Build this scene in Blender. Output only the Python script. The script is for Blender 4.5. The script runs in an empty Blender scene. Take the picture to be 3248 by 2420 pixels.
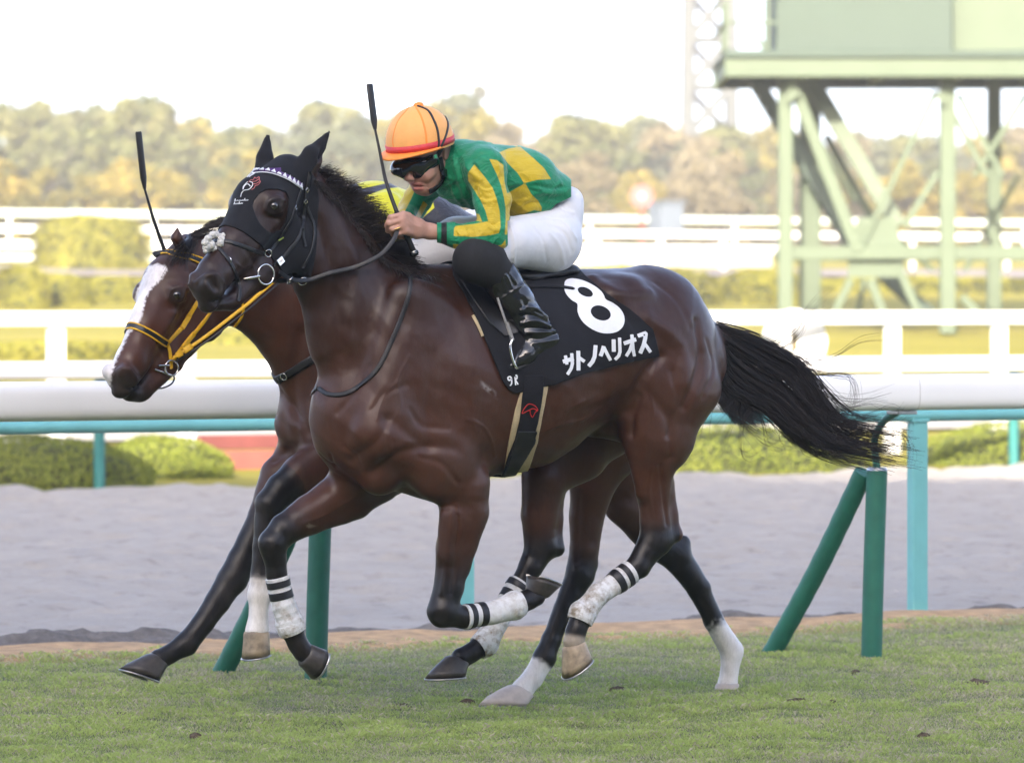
import bpy, math, random
import numpy as np
from mathutils import Vector, Matrix
from mathutils.bvhtree import BVHTree
from mathutils.geometry import tessellate_polygon

random.seed(7)
RNG = np.random.default_rng(7)
SC = bpy.context.scene
COL = SC.collection

# ------------------------------------------------------------------ camera
W0, H0 = 3248, 2420            # frame the measurements were taken in
FPX = 15560.0                  # focal length in those units
HOR = 970.0                    # horizon row
CAMH = 1.505
cam_d = bpy.data.cameras.new('camera')
cam = bpy.data.objects.new('camera', cam_d)
COL.objects.link(cam)
cam.location = (0, 0, CAMH)
cam.rotation_euler = (math.radians(90), 0, 0)
cam_d.sensor_width = 36.0
cam_d.sensor_fit = 'HORIZONTAL'
cam_d.lens = 36.0 * FPX / W0
cam_d.shift_y = -(H0 / 2 - HOR) / W0
cam_d.clip_start = 0.5
cam_d.clip_end = 6000
cam_d.dof.use_dof = True
cam_d.dof.focus_distance = 17.3
cam_d.dof.aperture_fstop = 5.0
SC.camera = cam

# ------------------------------------------------------------------ light
SUN_EL = math.radians(20)
SUN_DIR = Vector((0.12, 0.99, 0)).normalized()      # horizontal travel of the light
world = bpy.data.worlds.new('World')
SC.world = world
world.use_nodes = True
wn = world.node_tree
sky = wn.nodes.new('ShaderNodeTexSky')
sky.sky_type = 'NISHITA'
sky.sun_disc = False
sky.sun_elevation = SUN_EL
sky.sun_rotation = math.atan2(-SUN_DIR.x, -SUN_DIR.y)
sky.altitude = 10
sky.air_density = 0.42
sky.dust_density = 2.6
sky.ozone_density = 0.4
bg = wn.nodes['Background']
wn.links.new(sky.outputs[0], bg.inputs[0])
bg.inputs[1].default_value = 0.12
sun_d = bpy.data.lights.new('sun', 'SUN')
sun_d.energy = 2.2
sun_d.angle = math.radians(0.53)
sun_d.color = (1.0, 0.90, 0.74)
sun = bpy.data.objects.new('sun', sun_d)
COL.objects.link(sun)
sv = Vector((SUN_DIR.x * math.cos(SUN_EL), SUN_DIR.y * math.cos(SUN_EL), -math.sin(SUN_EL)))
sun.rotation_euler = sv.to_track_quat('-Z', 'Y').to_euler()
SC.view_settings.view_transform = 'Standard'
SC.view_settings.look = 'None'
SC.view_settings.exposure = 2.95
SC.view_settings.gamma = 1.0
SC.view_settings.use_curve_mapping = False
SC.cycles.max_bounces = 6

# ------------------------------------------------------------------ frames
YAW = math.radians(29.7)
RD = np.array([math.cos(YAW), math.sin(YAW), 0.0])       # along the track (to the right, away)
WD = np.array([-math.sin(YAW), math.cos(YAW), 0.0])      # across the track (away)
CAM = np.array([0.0, 0.0, CAMH])


def ray(px, py):
    return np.array([(px - W0 / 2) / FPX, 1.0, -(py - HOR) / FPX])


def at_depth(px, py, d):
    return CAM + ray(px, py) * d


def at_ground(px, py, z=0.0):
    r = ray(px, py)
    return CAM + r * ((z - CAMH) / r[2])


def at_w(px, py, w):
    r = ray(px, py)
    return CAM + r * (w / r.dot(WD))


def track(q, w, z=0.0):
    p = RD * q + WD * w
    return np.array([p[0], p[1], z])


def project(V):
    V = np.asarray(V, float)
    y = V[..., 1]
    return np.stack([W0 / 2 + V[..., 0] / y * FPX, HOR - (V[..., 2] - CAMH) / y * FPX], -1)


class Frame:
    """a vertical plane in the world: forward, left normal, and a distance"""
    def __init__(self, yaw_deg, c0=None, through=None):
        a = math.radians(yaw_deg)
        self.u = np.array([-math.cos(a), -math.sin(a), 0.0])
        self.n = np.array([math.sin(a), -math.cos(a), 0.0])
        self.c0 = c0 if through is None else float(self.n.dot(through))

    def p(self, px, py, s=0.0):
        r = ray(px, py)
        return CAM + r * ((self.c0 + s - self.n.dot(CAM)) / self.n.dot(r))

    def side(self, V):
        return V @ self.n - self.c0

    def mirror(self, V):
        V = np.asarray(V, float)
        return V - 2 * np.outer(self.side(V.reshape(-1, 3)), self.n).reshape(V.shape)


# ------------------------------------------------------------------ objects
def tag(o, label=None, cat=None, group=None, kind=None):
    if label: o['label'] = label
    if cat: o['category'] = cat
    if group: o['group'] = group
    if kind: o['kind'] = kind
    return o


def empty(name, loc, label=None, cat=None, group=None):
    o = bpy.data.objects.new(name, None)
    COL.objects.link(o)
    o.location = [float(v) for v in loc]
    o.empty_display_size = 0.1
    return tag(o, label, cat, group)


def mesh_data(name, V, F, mats, smooth=True, midx=None, attrs=None):
    me = bpy.data.meshes.new(name)
    V = np.asarray(V, np.float32)
    if isinstance(F, np.ndarray):
        n = F.shape[1]
        me.vertices.add(len(V)); me.vertices.foreach_set('co', V.ravel())
        me.loops.add(F.size); me.loops.foreach_set('vertex_index', F.astype(np.int32).ravel())
        me.polygons.add(len(F))
        me.polygons.foreach_set('loop_start', np.arange(0, F.size, n, dtype=np.int32))
        me.polygons.foreach_set('loop_total', np.full(len(F), n, np.int32))
        me.update(calc_edges=True)
    else:
        me.from_pydata([tuple(map(float, v)) for v in V], [], [tuple(map(int, f)) for f in F])
    me.validate()
    if not isinstance(mats, (list, tuple)): mats = [mats]
    for m in mats: me.materials.append(m)
    if len(me.polygons):
        me.polygons.foreach_set('use_smooth', np.full(len(me.polygons), smooth))
    if midx is not None and len(midx) == len(me.polygons):
        me.polygons.foreach_set('material_index', np.asarray(midx, np.int32))
    for k, a in (attrs or {}).items():
        a = np.asarray(a, np.float32)
        if a.ndim == 1:
            at = me.attributes.new(k, 'FLOAT', 'POINT'); at.data.foreach_set('value', a)
        else:
            at = me.attributes.new(k, 'FLOAT_COLOR', 'POINT')
            at.data.foreach_set('color', np.concatenate([a, np.ones((len(a), 1), np.float32)], 1).ravel())
    me.update()
    return me


def link(name, me, parent=None):
    o = bpy.data.objects.new(name, me)
    COL.objects.link(o)
    if parent is not None:
        o.parent = parent
        m = Matrix.Translation(parent.location) if parent.parent is None else parent_world(parent)
        o.matrix_parent_inverse = m.inverted()
    return o


def parent_world(o):
    m = o.matrix_basis.copy()
    if o.parent is not None:
        m = parent_world(o.parent) @ o.matrix_parent_inverse @ m
    return m


def obj(name, V, F, mats, parent=None, smooth=True, midx=None, attrs=None):
    """vertices in world space"""
    return link(name, mesh_data(name, V, F, mats, smooth, midx, attrs), parent)


def copy_thing(o, delta, parent=None):
    c = o.copy(); COL.objects.link(c)
    if parent is None:
        c.location = Vector(c.location) + Vector([float(d) for d in delta])
    else:
        c.parent = parent
    for ch in list(o.children):
        copy_thing(ch, delta, c)
    return c


# ------------------------------------------------------------------ shapes
class MB:
    def __init__(self):
        self.V = []; self.F = []; self.M = []

    def add(self, V, F, m=0):
        b = len(self.V)
        self.V += [tuple(map(float, v)) for v in V]
        self.F += [tuple(int(i) + b for i in f) for f in F]
        self.M += [m] * len(F)
        return self

    def build(self, name, mats, parent=None, smooth=False):
        return obj(name, np.array(self.V), self.F, mats, parent, smooth, self.M)


def norm(v):
    v = np.asarray(v, float)
    return v / max(1e-9, np.linalg.norm(v))


def box(c, ax, ay, az, hx, hy, hz, bev=0.0):
    """oriented box with bevelled edges, half sizes"""
    c = np.asarray(c, float)
    ax, ay, az = map(norm, (ax, ay, az))
    b = min(bev, hx * .9, hy * .9, hz * .9)
    V = []
    F = []
    if b <= 0:
        for z in (-1, 1):
            for x, y in ((-1, -1), (1, -1), (1, 1), (-1, 1)):
                V.append(c + ax * hx * x + ay * hy * y + az * hz * z)
        F = [(3, 2, 1, 0), (4, 5, 6, 7), (0, 1, 5, 4), (1, 2, 6, 5), (2, 3, 7, 6), (3, 0, 4, 7)]
        return V, F
    rings = []
    for z, ix in ((-hz, b), (-hz + b, 0), (hz - b, 0), (hz, b)):
        ring = []
        for sx, sy in ((-1, -1), (1, -1), (1, 1), (-1, 1)):
            x, y = (hx - ix), (hy - ix)
            pts = [(sx * x, sy * (y - b)), (sx * (x - b), sy * y)]
            if sx * sy > 0: pts = [(sx * x, sy * (y - b)), (sx * (x - b), sy * y)]
            else: pts = [(sx * (x - b), sy * y), (sx * x, sy * (y - b))]
            if (sx, sy) == (-1, -1): pts = [(-x, -(y - b)), (-(x - b), -y)]
            if (sx, sy) == (1, -1): pts = [((x - b), -y), (x, -(y - b))]
            if (sx, sy) == (1, 1): pts = [(x, (y - b)), ((x - b), y)]
            if (sx, sy) == (-1, 1): pts = [(-(x - b), y), (-x, (y - b))]
            ring += [c + ax * p[0] + ay * p[1] + az * z for p in pts]
        rings.append(ring)
    for r in rings: V += r
    n = 8
    for k in range(3):
        for i in range(n):
            j = (i + 1) % n
            F.append((k * n + i, k * n + j, (k + 1) * n + j, (k + 1) * n + i))
    F.append(tuple(range(n - 1, -1, -1)))
    F.append(tuple(range(3 * n, 4 * n)))
    return V, F


def frames_along(P, up=None):
    P = np.asarray(P, float)
    T = np.gradient(P, axis=0)
    T /= np.maximum(1e-9, np.linalg.norm(T, axis=1))[:, None]
    n = np.array(up if up is not None else ([0, 0, 1.0] if abs(T[0][2]) < .9 else [1.0, 0, 0]))
    N = []
    for t in T:
        n = n - t * n.dot(t)
        ln = np.linalg.norm(n)
        if ln < 1e-5:
            n = np.cross(t, [0.3, 0.5, 0.8]); ln = np.linalg.norm(n)
        n = n / ln
        N.append(n.copy())
    N = np.array(N)
    return T, N, np.cross(T, N)


def tube(P, r, k=10, caps=True, r2=None, up=None):
    P = np.asarray(P, float)
    r = np.full(len(P), r) if np.isscalar(r) else np.asarray(r, float)
    r2 = r if r2 is None else (np.full(len(P), r2) if np.isscalar(r2) else np.asarray(r2, float))
    T, N, B = frames_along(P, up)
    a = np.arange(k) * 2 * math.pi / k
    V = (P[:, None] + N[:, None] * (np.cos(a)[None, :, None] * r[:, None, None])
         + B[:, None] * (np.sin(a)[None, :, None] * r2[:, None, None])).reshape(-1, 3)
    F = []
    for i in range(len(P) - 1):
        for j in range(k):
            F.append((i * k + j, i * k + (j + 1) % k, (i + 1) * k + (j + 1) % k, (i + 1) * k + j))
    V = list(V)
    if caps:                                   # own vertices, so the end faces stay flat
        b = len(V); m = (len(P) - 1) * k
        V += [V[j] for j in range(k)] + [V[m + j] for j in range(k)]
        F.append(tuple(b + j for j in range(k - 1, -1, -1)))
        F.append(tuple(b + k + j for j in range(k)))
    return V, F


def lathe(c, axis, prof, k=24, up=None):
    """prof: list of (along, radius)"""
    axis = norm(axis)
    P = [np.asarray(c, float) + axis * h for h, _ in prof]
    n = np.array([0, 0, 1.0]) if abs(axis[2]) < .9 else np.array([1.0, 0, 0])
    if up is not None: n = np.asarray(up, float)
    n = norm(n - axis * n.dot(axis)); b = np.cross(axis, n)
    V = []; F = []
    for p, (_, r) in zip(P, prof):
        for j in range(k):
            t = 2 * math.pi * j / k
            V.append(p + n * r * math.cos(t) + b * r * math.sin(t))
    for i in range(len(prof) - 1):
        for j in range(k):
            F.append((i * k + j, i * k + (j + 1) % k, (i + 1) * k + (j + 1) % k, (i + 1) * k + j))
    F.append(tuple(range(k - 1, -1, -1)))
    F.append(tuple((len(prof) - 1) * k + j for j in range(k)))
    return V, F


def spline(P, n):
    """catmull-rom through control points"""
    P = np.asarray(P, float)
    if len(P) < 3:
        t = np.linspace(0, 1, n)[:, None]
        return P[0] * (1 - t) + P[-1] * t
    Q = np.vstack([2 * P[0] - P[1], P, 2 * P[-1] - P[-2]])
    out = []
    for x in np.linspace(0, len(P) - 1 - 1e-6, n):
        i = int(x); t = x - i
        a, b, c, d = Q[i], Q[i + 1], Q[i + 2], Q[i + 3]
        out.append(.5 * ((2 * b) + (-a + c) * t + (2 * a - 5 * b + 4 * c - d) * t * t + (-a + 3 * b - 3 * c + d) * t ** 3))
    return np.array(out)


# ------------------------------------------------------------------ materials
def nt(name):
    m = bpy.data.materials.new(name)
    m.use_nodes = True
    t = m.node_tree
    return m, t, t.nodes['Principled BSDF']


def N(t, typ, **kw):
    n = t.nodes.new(typ)
    for k, v in kw.items():
        if k in n.inputs: n.inputs[k].default_value = v
        else: setattr(n, k, v)
    return n


def mixc(t, fac, a, b, blend='MIX'):
    n = t.nodes.new('ShaderNodeMix'); n.data_type = 'RGBA'; n.blend_type = blend
    for sock, val in ((n.inputs[0], fac), (n.inputs[6], a), (n.inputs[7], b)):
        if hasattr(val, 'links'): t.links.new(val, sock)
        elif isinstance(val, (int, float)): sock.default_value = val
        else: sock.default_value = (*val, 1)
    return n.outputs[2]


def ramp(t, val, stops):
    n = t.nodes.new('ShaderNodeValToRGB')
    t.links.new(val, n.inputs[0])
    e = n.color_ramp.elements
    while len(e) < len(stops): e.new(0.5)
    for el, (p, c) in zip(e, stops):
        el.position = p
        el.color = (c, c, c, 1) if isinstance(c, (int, float)) else (*c, 1)
    return n.outputs[0]


def noise(t, scale, detail=4, rough=0.55, vec=None, coord='Object', dist=0.0, stretch=None):
    n = N(t, 'ShaderNodeTexNoise', Scale=scale, Detail=detail, Roughness=rough, Distortion=dist)
    if vec is None:
        tc = t.nodes.get('TC') or t.nodes.new('ShaderNodeTexCoord'); tc.name = 'TC'
        vec = tc.outputs[coord]
    if stretch is not None:
        mp = t.nodes.new('ShaderNodeMapping'); mp.inputs['Scale'].default_value = stretch[:3]
        if len(stretch) > 3: mp.inputs['Rotation'].default_value = (0, 0, stretch[3])
        t.links.new(vec, mp.inputs[0]); vec = mp.outputs[0]
    t.links.new(vec, n.inputs['Vector'])
    return n.outputs['Fac']


def bump(t, b, height, strength=0.3, dist=0.01):
    n = N(t, 'ShaderNodeBump', Strength=strength, Distance=dist)
    t.links.new(height, n.inputs['Height'])
    prev = b.inputs['Normal'].links[0].from_socket if b.inputs['Normal'].links else None
    if prev is not None: t.links.new(prev, n.inputs['Normal'])
    t.links.new(n.outputs[0], b.inputs['Normal'])


def simple(name, c, rough=0.5, var=0.15, scale=20, bmp=0.0, bscale=60, metal=0.0, spec=0.5, coat=0.0, sheen=0.0, bdist=0.004):
    m, t, b = nt(name)
    b.inputs['Roughness'].default_value = rough
    b.inputs['Metallic'].default_value = metal
    b.inputs['Specular IOR Level'].default_value = spec
    b.inputs['Coat Weight'].default_value = coat
    b.inputs['Coat Roughness'].default_value = 0.12
    b.inputs['Sheen Weight'].default_value = sheen
    f = noise(t, scale)
    lo = tuple(v * (1 - var) for v in c); hi = tuple(min(1, v * (1 + var)) for v in c)
    t.links.new(ramp(t, f, [(0.3, lo), (0.7, hi)]), b.inputs['Base Color'])
    if bmp:
        bump(t, b, noise(t, bscale, 3), bmp, bdist)
    return m


# ------------------------------------------------------------------ signed distance modelling
class SDF:
    def __init__(self, lo, hi, h, R=None):
        """R: rows = local axes in world; grid lives in local coordinates"""
        self.R = np.eye(3) if R is None else R
        self.lo = np.array(lo, float); self.h = h
        self.n = np.ceil((np.array(hi) - lo) / h).astype(int) + 1
        self.ax = [(self.lo[i] + h * np.arange(self.n[i])).astype(np.float32) for i in range(3)]

    def new(self):
        return np.full(self.n, 1.0, np.float32)

    def loc(self, p):
        return self.R @ np.asarray(p, float)

    def _box(self, A, B, r):
        lo = np.minimum(A, B) - r; hi = np.maximum(A, B) + r
        i0 = np.clip(np.floor((lo - self.lo) / self.h).astype(int), 0, self.n)
        i1 = np.clip(np.ceil((hi - self.lo) / self.h).astype(int) + 1, 0, self.n)
        return tuple(slice(a, b) for a, b in zip(i0, i1))

    def seg(self, f, A, B, ra, rb, k=0.02, lat=None, op='add'):
        """tapered elliptic capsule; A,B world; ra,rb = (in-plane radius, lateral radius); lat = lateral axis (world)"""
        A = self.loc(A); B = self.loc(B)
        ra = np.atleast_1d(ra).astype(float); rb = np.atleast_1d(rb).astype(float)
        if len(ra) == 1: ra = np.repeat(ra, 2)
        if len(rb) == 1: rb = np.repeat(rb, 2)
        L = self.loc(lat if lat is not None else LAT)
        d = B - A; ln = np.linalg.norm(d)
        if ln < 1e-6:
            t = np.array([0, 0, 1.0]); t = t - L * t.dot(L); t /= np.linalg.norm(t); ln = 1e-6
        else: t = d / ln
        L = L - t * L.dot(t)
        if np.linalg.norm(L) < 1e-4: L = np.cross(t, [0.1, 0.2, 1])
        L /= np.linalg.norm(L)
        Vv = np.cross(t, L)
        sl = self._box(A, B, max(ra.max(), rb.max()) + k + 2 * self.h)
        X, Y, Z = np.meshgrid(self.ax[0][sl[0]], self.ax[1][sl[1]], self.ax[2][sl[2]], indexing='ij', sparse=True)
        if min(X.size, Y.size, Z.size) == 0: return
        qx, qy, qz = X - np.float32(A[0]), Y - np.float32(A[1]), Z - np.float32(A[2])
        def dot(v): return qx * np.float32(v[0]) + qy * np.float32(v[1]) + qz * np.float32(v[2])
        hh = dot(t); hc = np.clip(hh, 0, np.float32(ln)); w = hc / np.float32(ln)
        rv = np.float32(ra[0]) + np.float32(rb[0] - ra[0]) * w
        rl = np.float32(ra[1]) + np.float32(rb[1] - ra[1]) * w
        dt = (hh - hc) / np.sqrt(rv * rl)
        dv = dot(Vv) / rv; dl = dot(L) / rl
        k0 = np.sqrt(dv * dv + dl * dl + dt * dt)
        k1 = np.sqrt((dv / rv) ** 2 + (dl / rl) ** 2 + dt * dt / (rv * rl))
        dd = np.where(k1 > 1e-6, k0 * (k0 - 1) / np.maximum(k1, 1e-6), -np.minimum(rv, rl))
        self.op(f, sl, dd, k, op)

    def op(self, f, sl, dd, k, op='add'):
        a = f[sl]
        if op == 'add':
            if k <= 0: f[sl] = np.minimum(a, dd); return
            hh = np.maximum(k - np.abs(a - dd), 0) / k
            f[sl] = np.minimum(a, dd) - hh * hh * np.float32(k * .25)
        else:
            dd = -dd
            hh = np.maximum(k - np.abs(a - dd), 0) / k
            f[sl] = np.maximum(a, dd) + hh * hh * np.float32(k * .25)

    def ball(self, f, P, r, k=0.02, op='add', lat=None):
        self.seg(f, P, P, r, r, k, lat, op)

    def chain(self, f, pts, k=0.015, lat=None):
        for (a, ra), (b, rb) in zip(pts[:-1], pts[1:]):
            self.seg(f, a, b, ra, rb, k, lat)

    def cut(self, f, P, nrm, k=0.01):
        """remove everything on the side the normal points to"""
        nl = self.loc(nrm); p = self.loc(P)
        X, Y, Z = np.meshgrid(*self.ax, indexing='ij', sparse=True)
        d = (X - p[0]) * nl[0] + (Y - p[1]) * nl[1] + (Z - p[2]) * nl[2]
        self.op(f, (slice(None),) * 3, -d.astype(np.float32), k, 'sub')

    def mesh(self, f):
        V, F = surface_nets(f)
        V = V * self.h + self.lo
        return V @ self.R, F          # back to world (R orthonormal)


def smin(a, b, k):
    h = np.maximum(k - np.abs(a - b), 0) / k
    return np.minimum(a, b) - h * h * np.float32(k * .25)


def surface_nets(f):
    s = f < 0
    nx, ny, nz = f.shape
    c = np.zeros((nx - 1, ny - 1, nz - 1), np.uint8)
    for dx in (0, 1):
        for dy in (0, 1):
            for dz in (0, 1):
                c += s[dx:nx - 1 + dx, dy:ny - 1 + dy, dz:nz - 1 + dz]
    act = (c > 0) & (c < 8)
    I = np.argwhere(act)
    vid = np.full(act.shape, -1, np.int32); vid[act] = np.arange(len(I))
    corners = np.array([(x, y, z) for x in (0, 1) for y in (0, 1) for z in (0, 1)])
    vals = np.stack([f[I[:, 0] + x, I[:, 1] + y, I[:, 2] + z] for x, y, z in corners], 1)
    acc = np.zeros((len(I), 3)); cnt = np.zeros(len(I))
    for i in range(8):
        for j in range(i + 1, 8):
            if np.abs(corners[i] - corners[j]).sum() != 1: continue
            a, b = vals[:, i], vals[:, j]
            m = (a < 0) != (b < 0)
            t = np.where(m, a / np.where(m, a - b, 1), 0)
            acc += np.where(m[:, None], corners[i] + (corners[j] - corners[i]) * t[:, None], 0)
            cnt += m
    V = I + acc / cnt[:, None]
    F = []
    for ax in range(3):
        o1, o2 = (ax + 1) % 3, (ax + 2) % 3
        sl0 = [slice(1, None)] * 3; sl1 = [slice(1, None)] * 3
        sl0[ax] = slice(0, -1); sl1[ax] = slice(1, None)
        for o in (o1, o2): sl0[o] = slice(1, -1); sl1[o] = slice(1, -1)
        a = s[tuple(sl0)]; b = s[tuple(sl1)]
        for flip, m in ((False, a & ~b), (True, ~a & b)):
            E = np.argwhere(m)
            if not len(E): continue
            E = E.copy(); E[:, o1] += 1; E[:, o2] += 1
            q = []
            for d1, d2 in ((-1, -1), (0, -1), (0, 0), (-1, 0)):
                C = E.copy(); C[:, o1] += d1; C[:, o2] += d2
                q.append(vid[C[:, 0], C[:, 1], C[:, 2]])
            q = np.stack(q if not flip else q[::-1], 1)
            F.append(q)
    F = np.concatenate(F); F = F[(F >= 0).all(1)]
    return V, F


def largest(V, F):
    """drop loose crumbs: keep the biggest connected piece"""
    lab = np.arange(len(V))
    while True:
        m = lab[F].min(1)
        new = lab.copy()
        for k in range(F.shape[1]): np.minimum.at(new, F[:, k], m)
        new = new[new]
        if (new == lab).all(): break
        lab = new
    r, c = np.unique(lab, return_counts=True)
    keep = lab == r[c.argmax()]
    idx = np.cumsum(keep) - 1
    return V[keep], idx[F[keep[F[:, 0]]]]


def vnormals(V, F):
    n = np.zeros_like(V)
    if F.shape[1] == 4: fn = np.cross(V[F[:, 2]] - V[F[:, 0]], V[F[:, 3]] - V[F[:, 1]])
    else: fn = np.cross(V[F[:, 1]] - V[F[:, 0]], V[F[:, 2]] - V[F[:, 0]])
    for k in range(F.shape[1]):
        for a in range(3):
            n[:, a] += np.bincount(F[:, k], fn[:, a], len(V))
    return n / np.maximum(1e-12, np.linalg.norm(n, axis=1))[:, None]


def relax(V, F, it=2, lam=0.5):
    for _ in range(it):
        acc = np.zeros_like(V); cnt = np.zeros(len(V))
        for k in range(F.shape[1]):
            a, b = F[:, k], F[:, (k + 1) % F.shape[1]]
            for i in range(3):
                acc[:, i] += np.bincount(a, V[b, i], len(V)) + np.bincount(b, V[a, i], len(V))
            cnt += np.bincount(a, minlength=len(V)) + np.bincount(b, minlength=len(V))
        V = V + lam * (acc / np.maximum(cnt, 1)[:, None] - V)
    return V


def tris(F):
    return F if F.shape[1] == 3 else np.concatenate([F[:, [0, 1, 2]], F[:, [0, 2, 3]]])


class Skin:
    """a finished surface that other things are laid on"""
    def __init__(self, V, F):
        self.V, self.F = V, F
        self.N = vnormals(V, F)
        self.bvh = BVHTree.FromPolygons(V.tolist(), F.tolist())

    def hit(self, px, py, off=0.0):
        r = ray(px, py); r = r / np.linalg.norm(r)
        loc, nrm, idx, d = self.bvh.ray_cast(Vector(CAM), Vector(r))
        if loc is None: return None, None
        nn = self.N[self.F[idx]].mean(0); nn = norm(nn)
        return np.array(loc) + nn * off, nn

    def near(self, p):
        loc, nrm, idx, d = self.bvh.find_nearest(Vector([float(x) for x in p]))
        return np.array(loc), norm(self.N[self.F[idx]].mean(0))

    def drape(self, pts, n=None, off=0.003):
        """pixel polyline -> points and normals on the surface"""
        n = n or max(6, int(sum(math.dist(a[:2], b[:2]) for a, b in zip(pts[:-1], pts[1:])) / 9))
        C = spline(np.array(pts, float), n)
        P, Nn = [], []
        for x, y in C:
            p, m = self.hit(x, y, off)
            if p is None: continue
            P.append(p); Nn.append(m)
        return np.array(P), np.array(Nn)


def seg_dist(P, pts):
    d = np.full(len(P), 1e9)
    for a, b in zip(pts[:-1], pts[1:]):
        ab = b - a; L = max(1e-12, ab.dot(ab))
        t = np.clip(((P - a) @ ab) / L, 0, 1)
        d = np.minimum(d, np.linalg.norm(P - (a + t[:, None] * ab), axis=1))
    return d


def sculpt(V, F, skin, lines, mirror=None):
    """lines: (pixel polyline, width, height) -> ridges (+) and furrows (-)"""
    Nn = skin.N
    D = np.zeros(len(V))
    for pts, w, hgt in lines:
        P, _ = skin.drape(pts, max(4, len(pts) * 3), 0)
        if len(P) < 2: continue
        for Q in ([P] if mirror is None else [P, mirror.mirror(P)]):
            lo = Q.min(0) - 3 * w; hi = Q.max(0) + 3 * w
            m = ((V > lo) & (V < hi)).all(1)
            if not m.any(): continue
            d = seg_dist(V[m], Q)
            D[m] += hgt * np.exp(-(d / w) ** 2)
    return V + Nn * D[:, None]


def poly_sd(P2, poly):
    """signed distance (pixels, negative inside) to a polygon"""
    poly = np.asarray(poly, float)
    d = np.full(len(P2), 1e9); ins = np.zeros(len(P2), bool)
    for a, b in zip(poly, np.roll(poly, -1, 0)):
        ab = b - a; t = np.clip(((P2 - a) @ ab) / max(1e-9, ab.dot(ab)), 0, 1)
        d = np.minimum(d, np.linalg.norm(P2 - (a + t[:, None] * ab), axis=1))
        c = (a[1] > P2[:, 1]) != (b[1] > P2[:, 1])
        with np.errstate(divide='ignore', invalid='ignore'):
            xx = (b[0] - a[0]) * (P2[:, 1] - a[1]) / (b[1] - a[1]) + a[0]
        ins ^= c & (P2[:, 0] < xx)
    return np.where(ins, -d, d)


def side_sd(V, frame, poly, mirrored=True):
    """pixel polygon read on the near side of a body, reflected for the far side"""
    Q = V
    if mirrored:
        s = frame.side(V)
        Q = np.where((s < 0)[:, None], frame.mirror(V), V)
    return poly_sd(project(Q), poly)


def clip_mesh(V, F, sd, *extra):
    """keep sd < 0, cutting triangles along the line"""
    T = tris(F)
    ins = sd < 0
    c = ins[T].sum(1)
    T = T[c > 0]; c = c[c > 0]
    full = T[c == 3]
    V = list(V); ex = [list(e) for e in extra]
    cache = {}
    def cutp(i, j):
        k = (min(i, j), max(i, j))
        if k not in cache:
            t = sd[i] / (sd[i] - sd[j])
            cache[k] = len(V)
            V.append(V[i] + (V[j] - V[i]) * t)
            for e in ex: e.append(e[i] + (e[j] - e[i]) * t)
        return cache[k]
    new = []
    for t in T[c < 3].tolist():
        poly = []
        for a, b in ((0, 1), (1, 2), (2, 0)):
            i, j = t[a], t[b]
            if ins[i]: poly.append(i)
            if ins[i] != ins[j]: poly.append(cutp(i, j))
        for k in range(1, len(poly) - 1): new.append((poly[0], poly[k], poly[k + 1]))
    T = np.concatenate([full, np.array(new, int).reshape(-1, 3)])
    V = np.array(V)
    u, inv = np.unique(T, return_inverse=True)
    return (V[u], inv.reshape(-1, 3)) + tuple(np.array(e)[u] for e in ex)


def shell(name, skin, sd, off, thick, mats, parent, attrs=None, push=None):
    """a covering cut out of a body surface, lifted off it, with a real edge"""
    disp = skin.V + skin.N * (off if push is None else (off + push))[..., None] if push is not None else skin.V + skin.N * off
    keys = list((attrs or {}).keys())
    r = clip_mesh(disp, skin.F, sd, skin.N, *[attrs[k] for k in keys])
    V, T, Nn = r[0], r[1], r[2]
    Nn = Nn / np.maximum(1e-9, np.linalg.norm(Nn, axis=1))[:, None]
    n = len(V)
    e = np.concatenate([T[:, [0, 1]], T[:, [1, 2]], T[:, [2, 0]]])
    key = np.sort(e, 1); u, ix, ct = np.unique(key, axis=0, return_index=True, return_counts=True)
    be = e[ix[ct == 1]]
    V2 = np.concatenate([V, V - Nn * thick])
    sk = np.concatenate([np.stack([be[:, 1], be[:, 0], be[:, 0] + n], 1), np.stack([be[:, 1], be[:, 0] + n, be[:, 1] + n], 1)])
    T2 = np.concatenate([T, sk]).astype(int)
    at = {k: np.concatenate([a, a]) for k, a in zip(keys, r[3:])}
    return obj(name, V2, T2, mats, parent, True, None, at)


def strap(P, Nn, w, th, m=0, k=None):
    """a flat band lying along points with given surface normals"""
    P = np.asarray(P, float); T = np.gradient(P, axis=0)
    T /= np.maximum(1e-9, np.linalg.norm(T, axis=1))[:, None]
    B = np.cross(T, Nn); B /= np.maximum(1e-9, np.linalg.norm(B, axis=1))[:, None]
    V = []; F = []
    w = np.full(len(P), w) if np.isscalar(w) else np.asarray(w)
    prof = [(-.5, 0), (-.46, .8), (-.3, 1), (.3, 1), (.46, .8), (.5, 0), (0, -.3)]
    n = len(prof)
    for p, b, q, ww in zip(P, B, Nn, w):
        for x, y in prof: V.append(p + b * ww * x + q * th * y)
    for i in range(len(P) - 1):
        for j in range(n):
            F.append((i * n + j, i * n + (j + 1) % n, (i + 1) * n + (j + 1) % n, (i + 1) * n + j))
    F.append(tuple(range(n))); F.append(tuple((len(P) - 1) * n + j for j in range(n - 1, -1, -1)))
    return V, F


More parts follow.
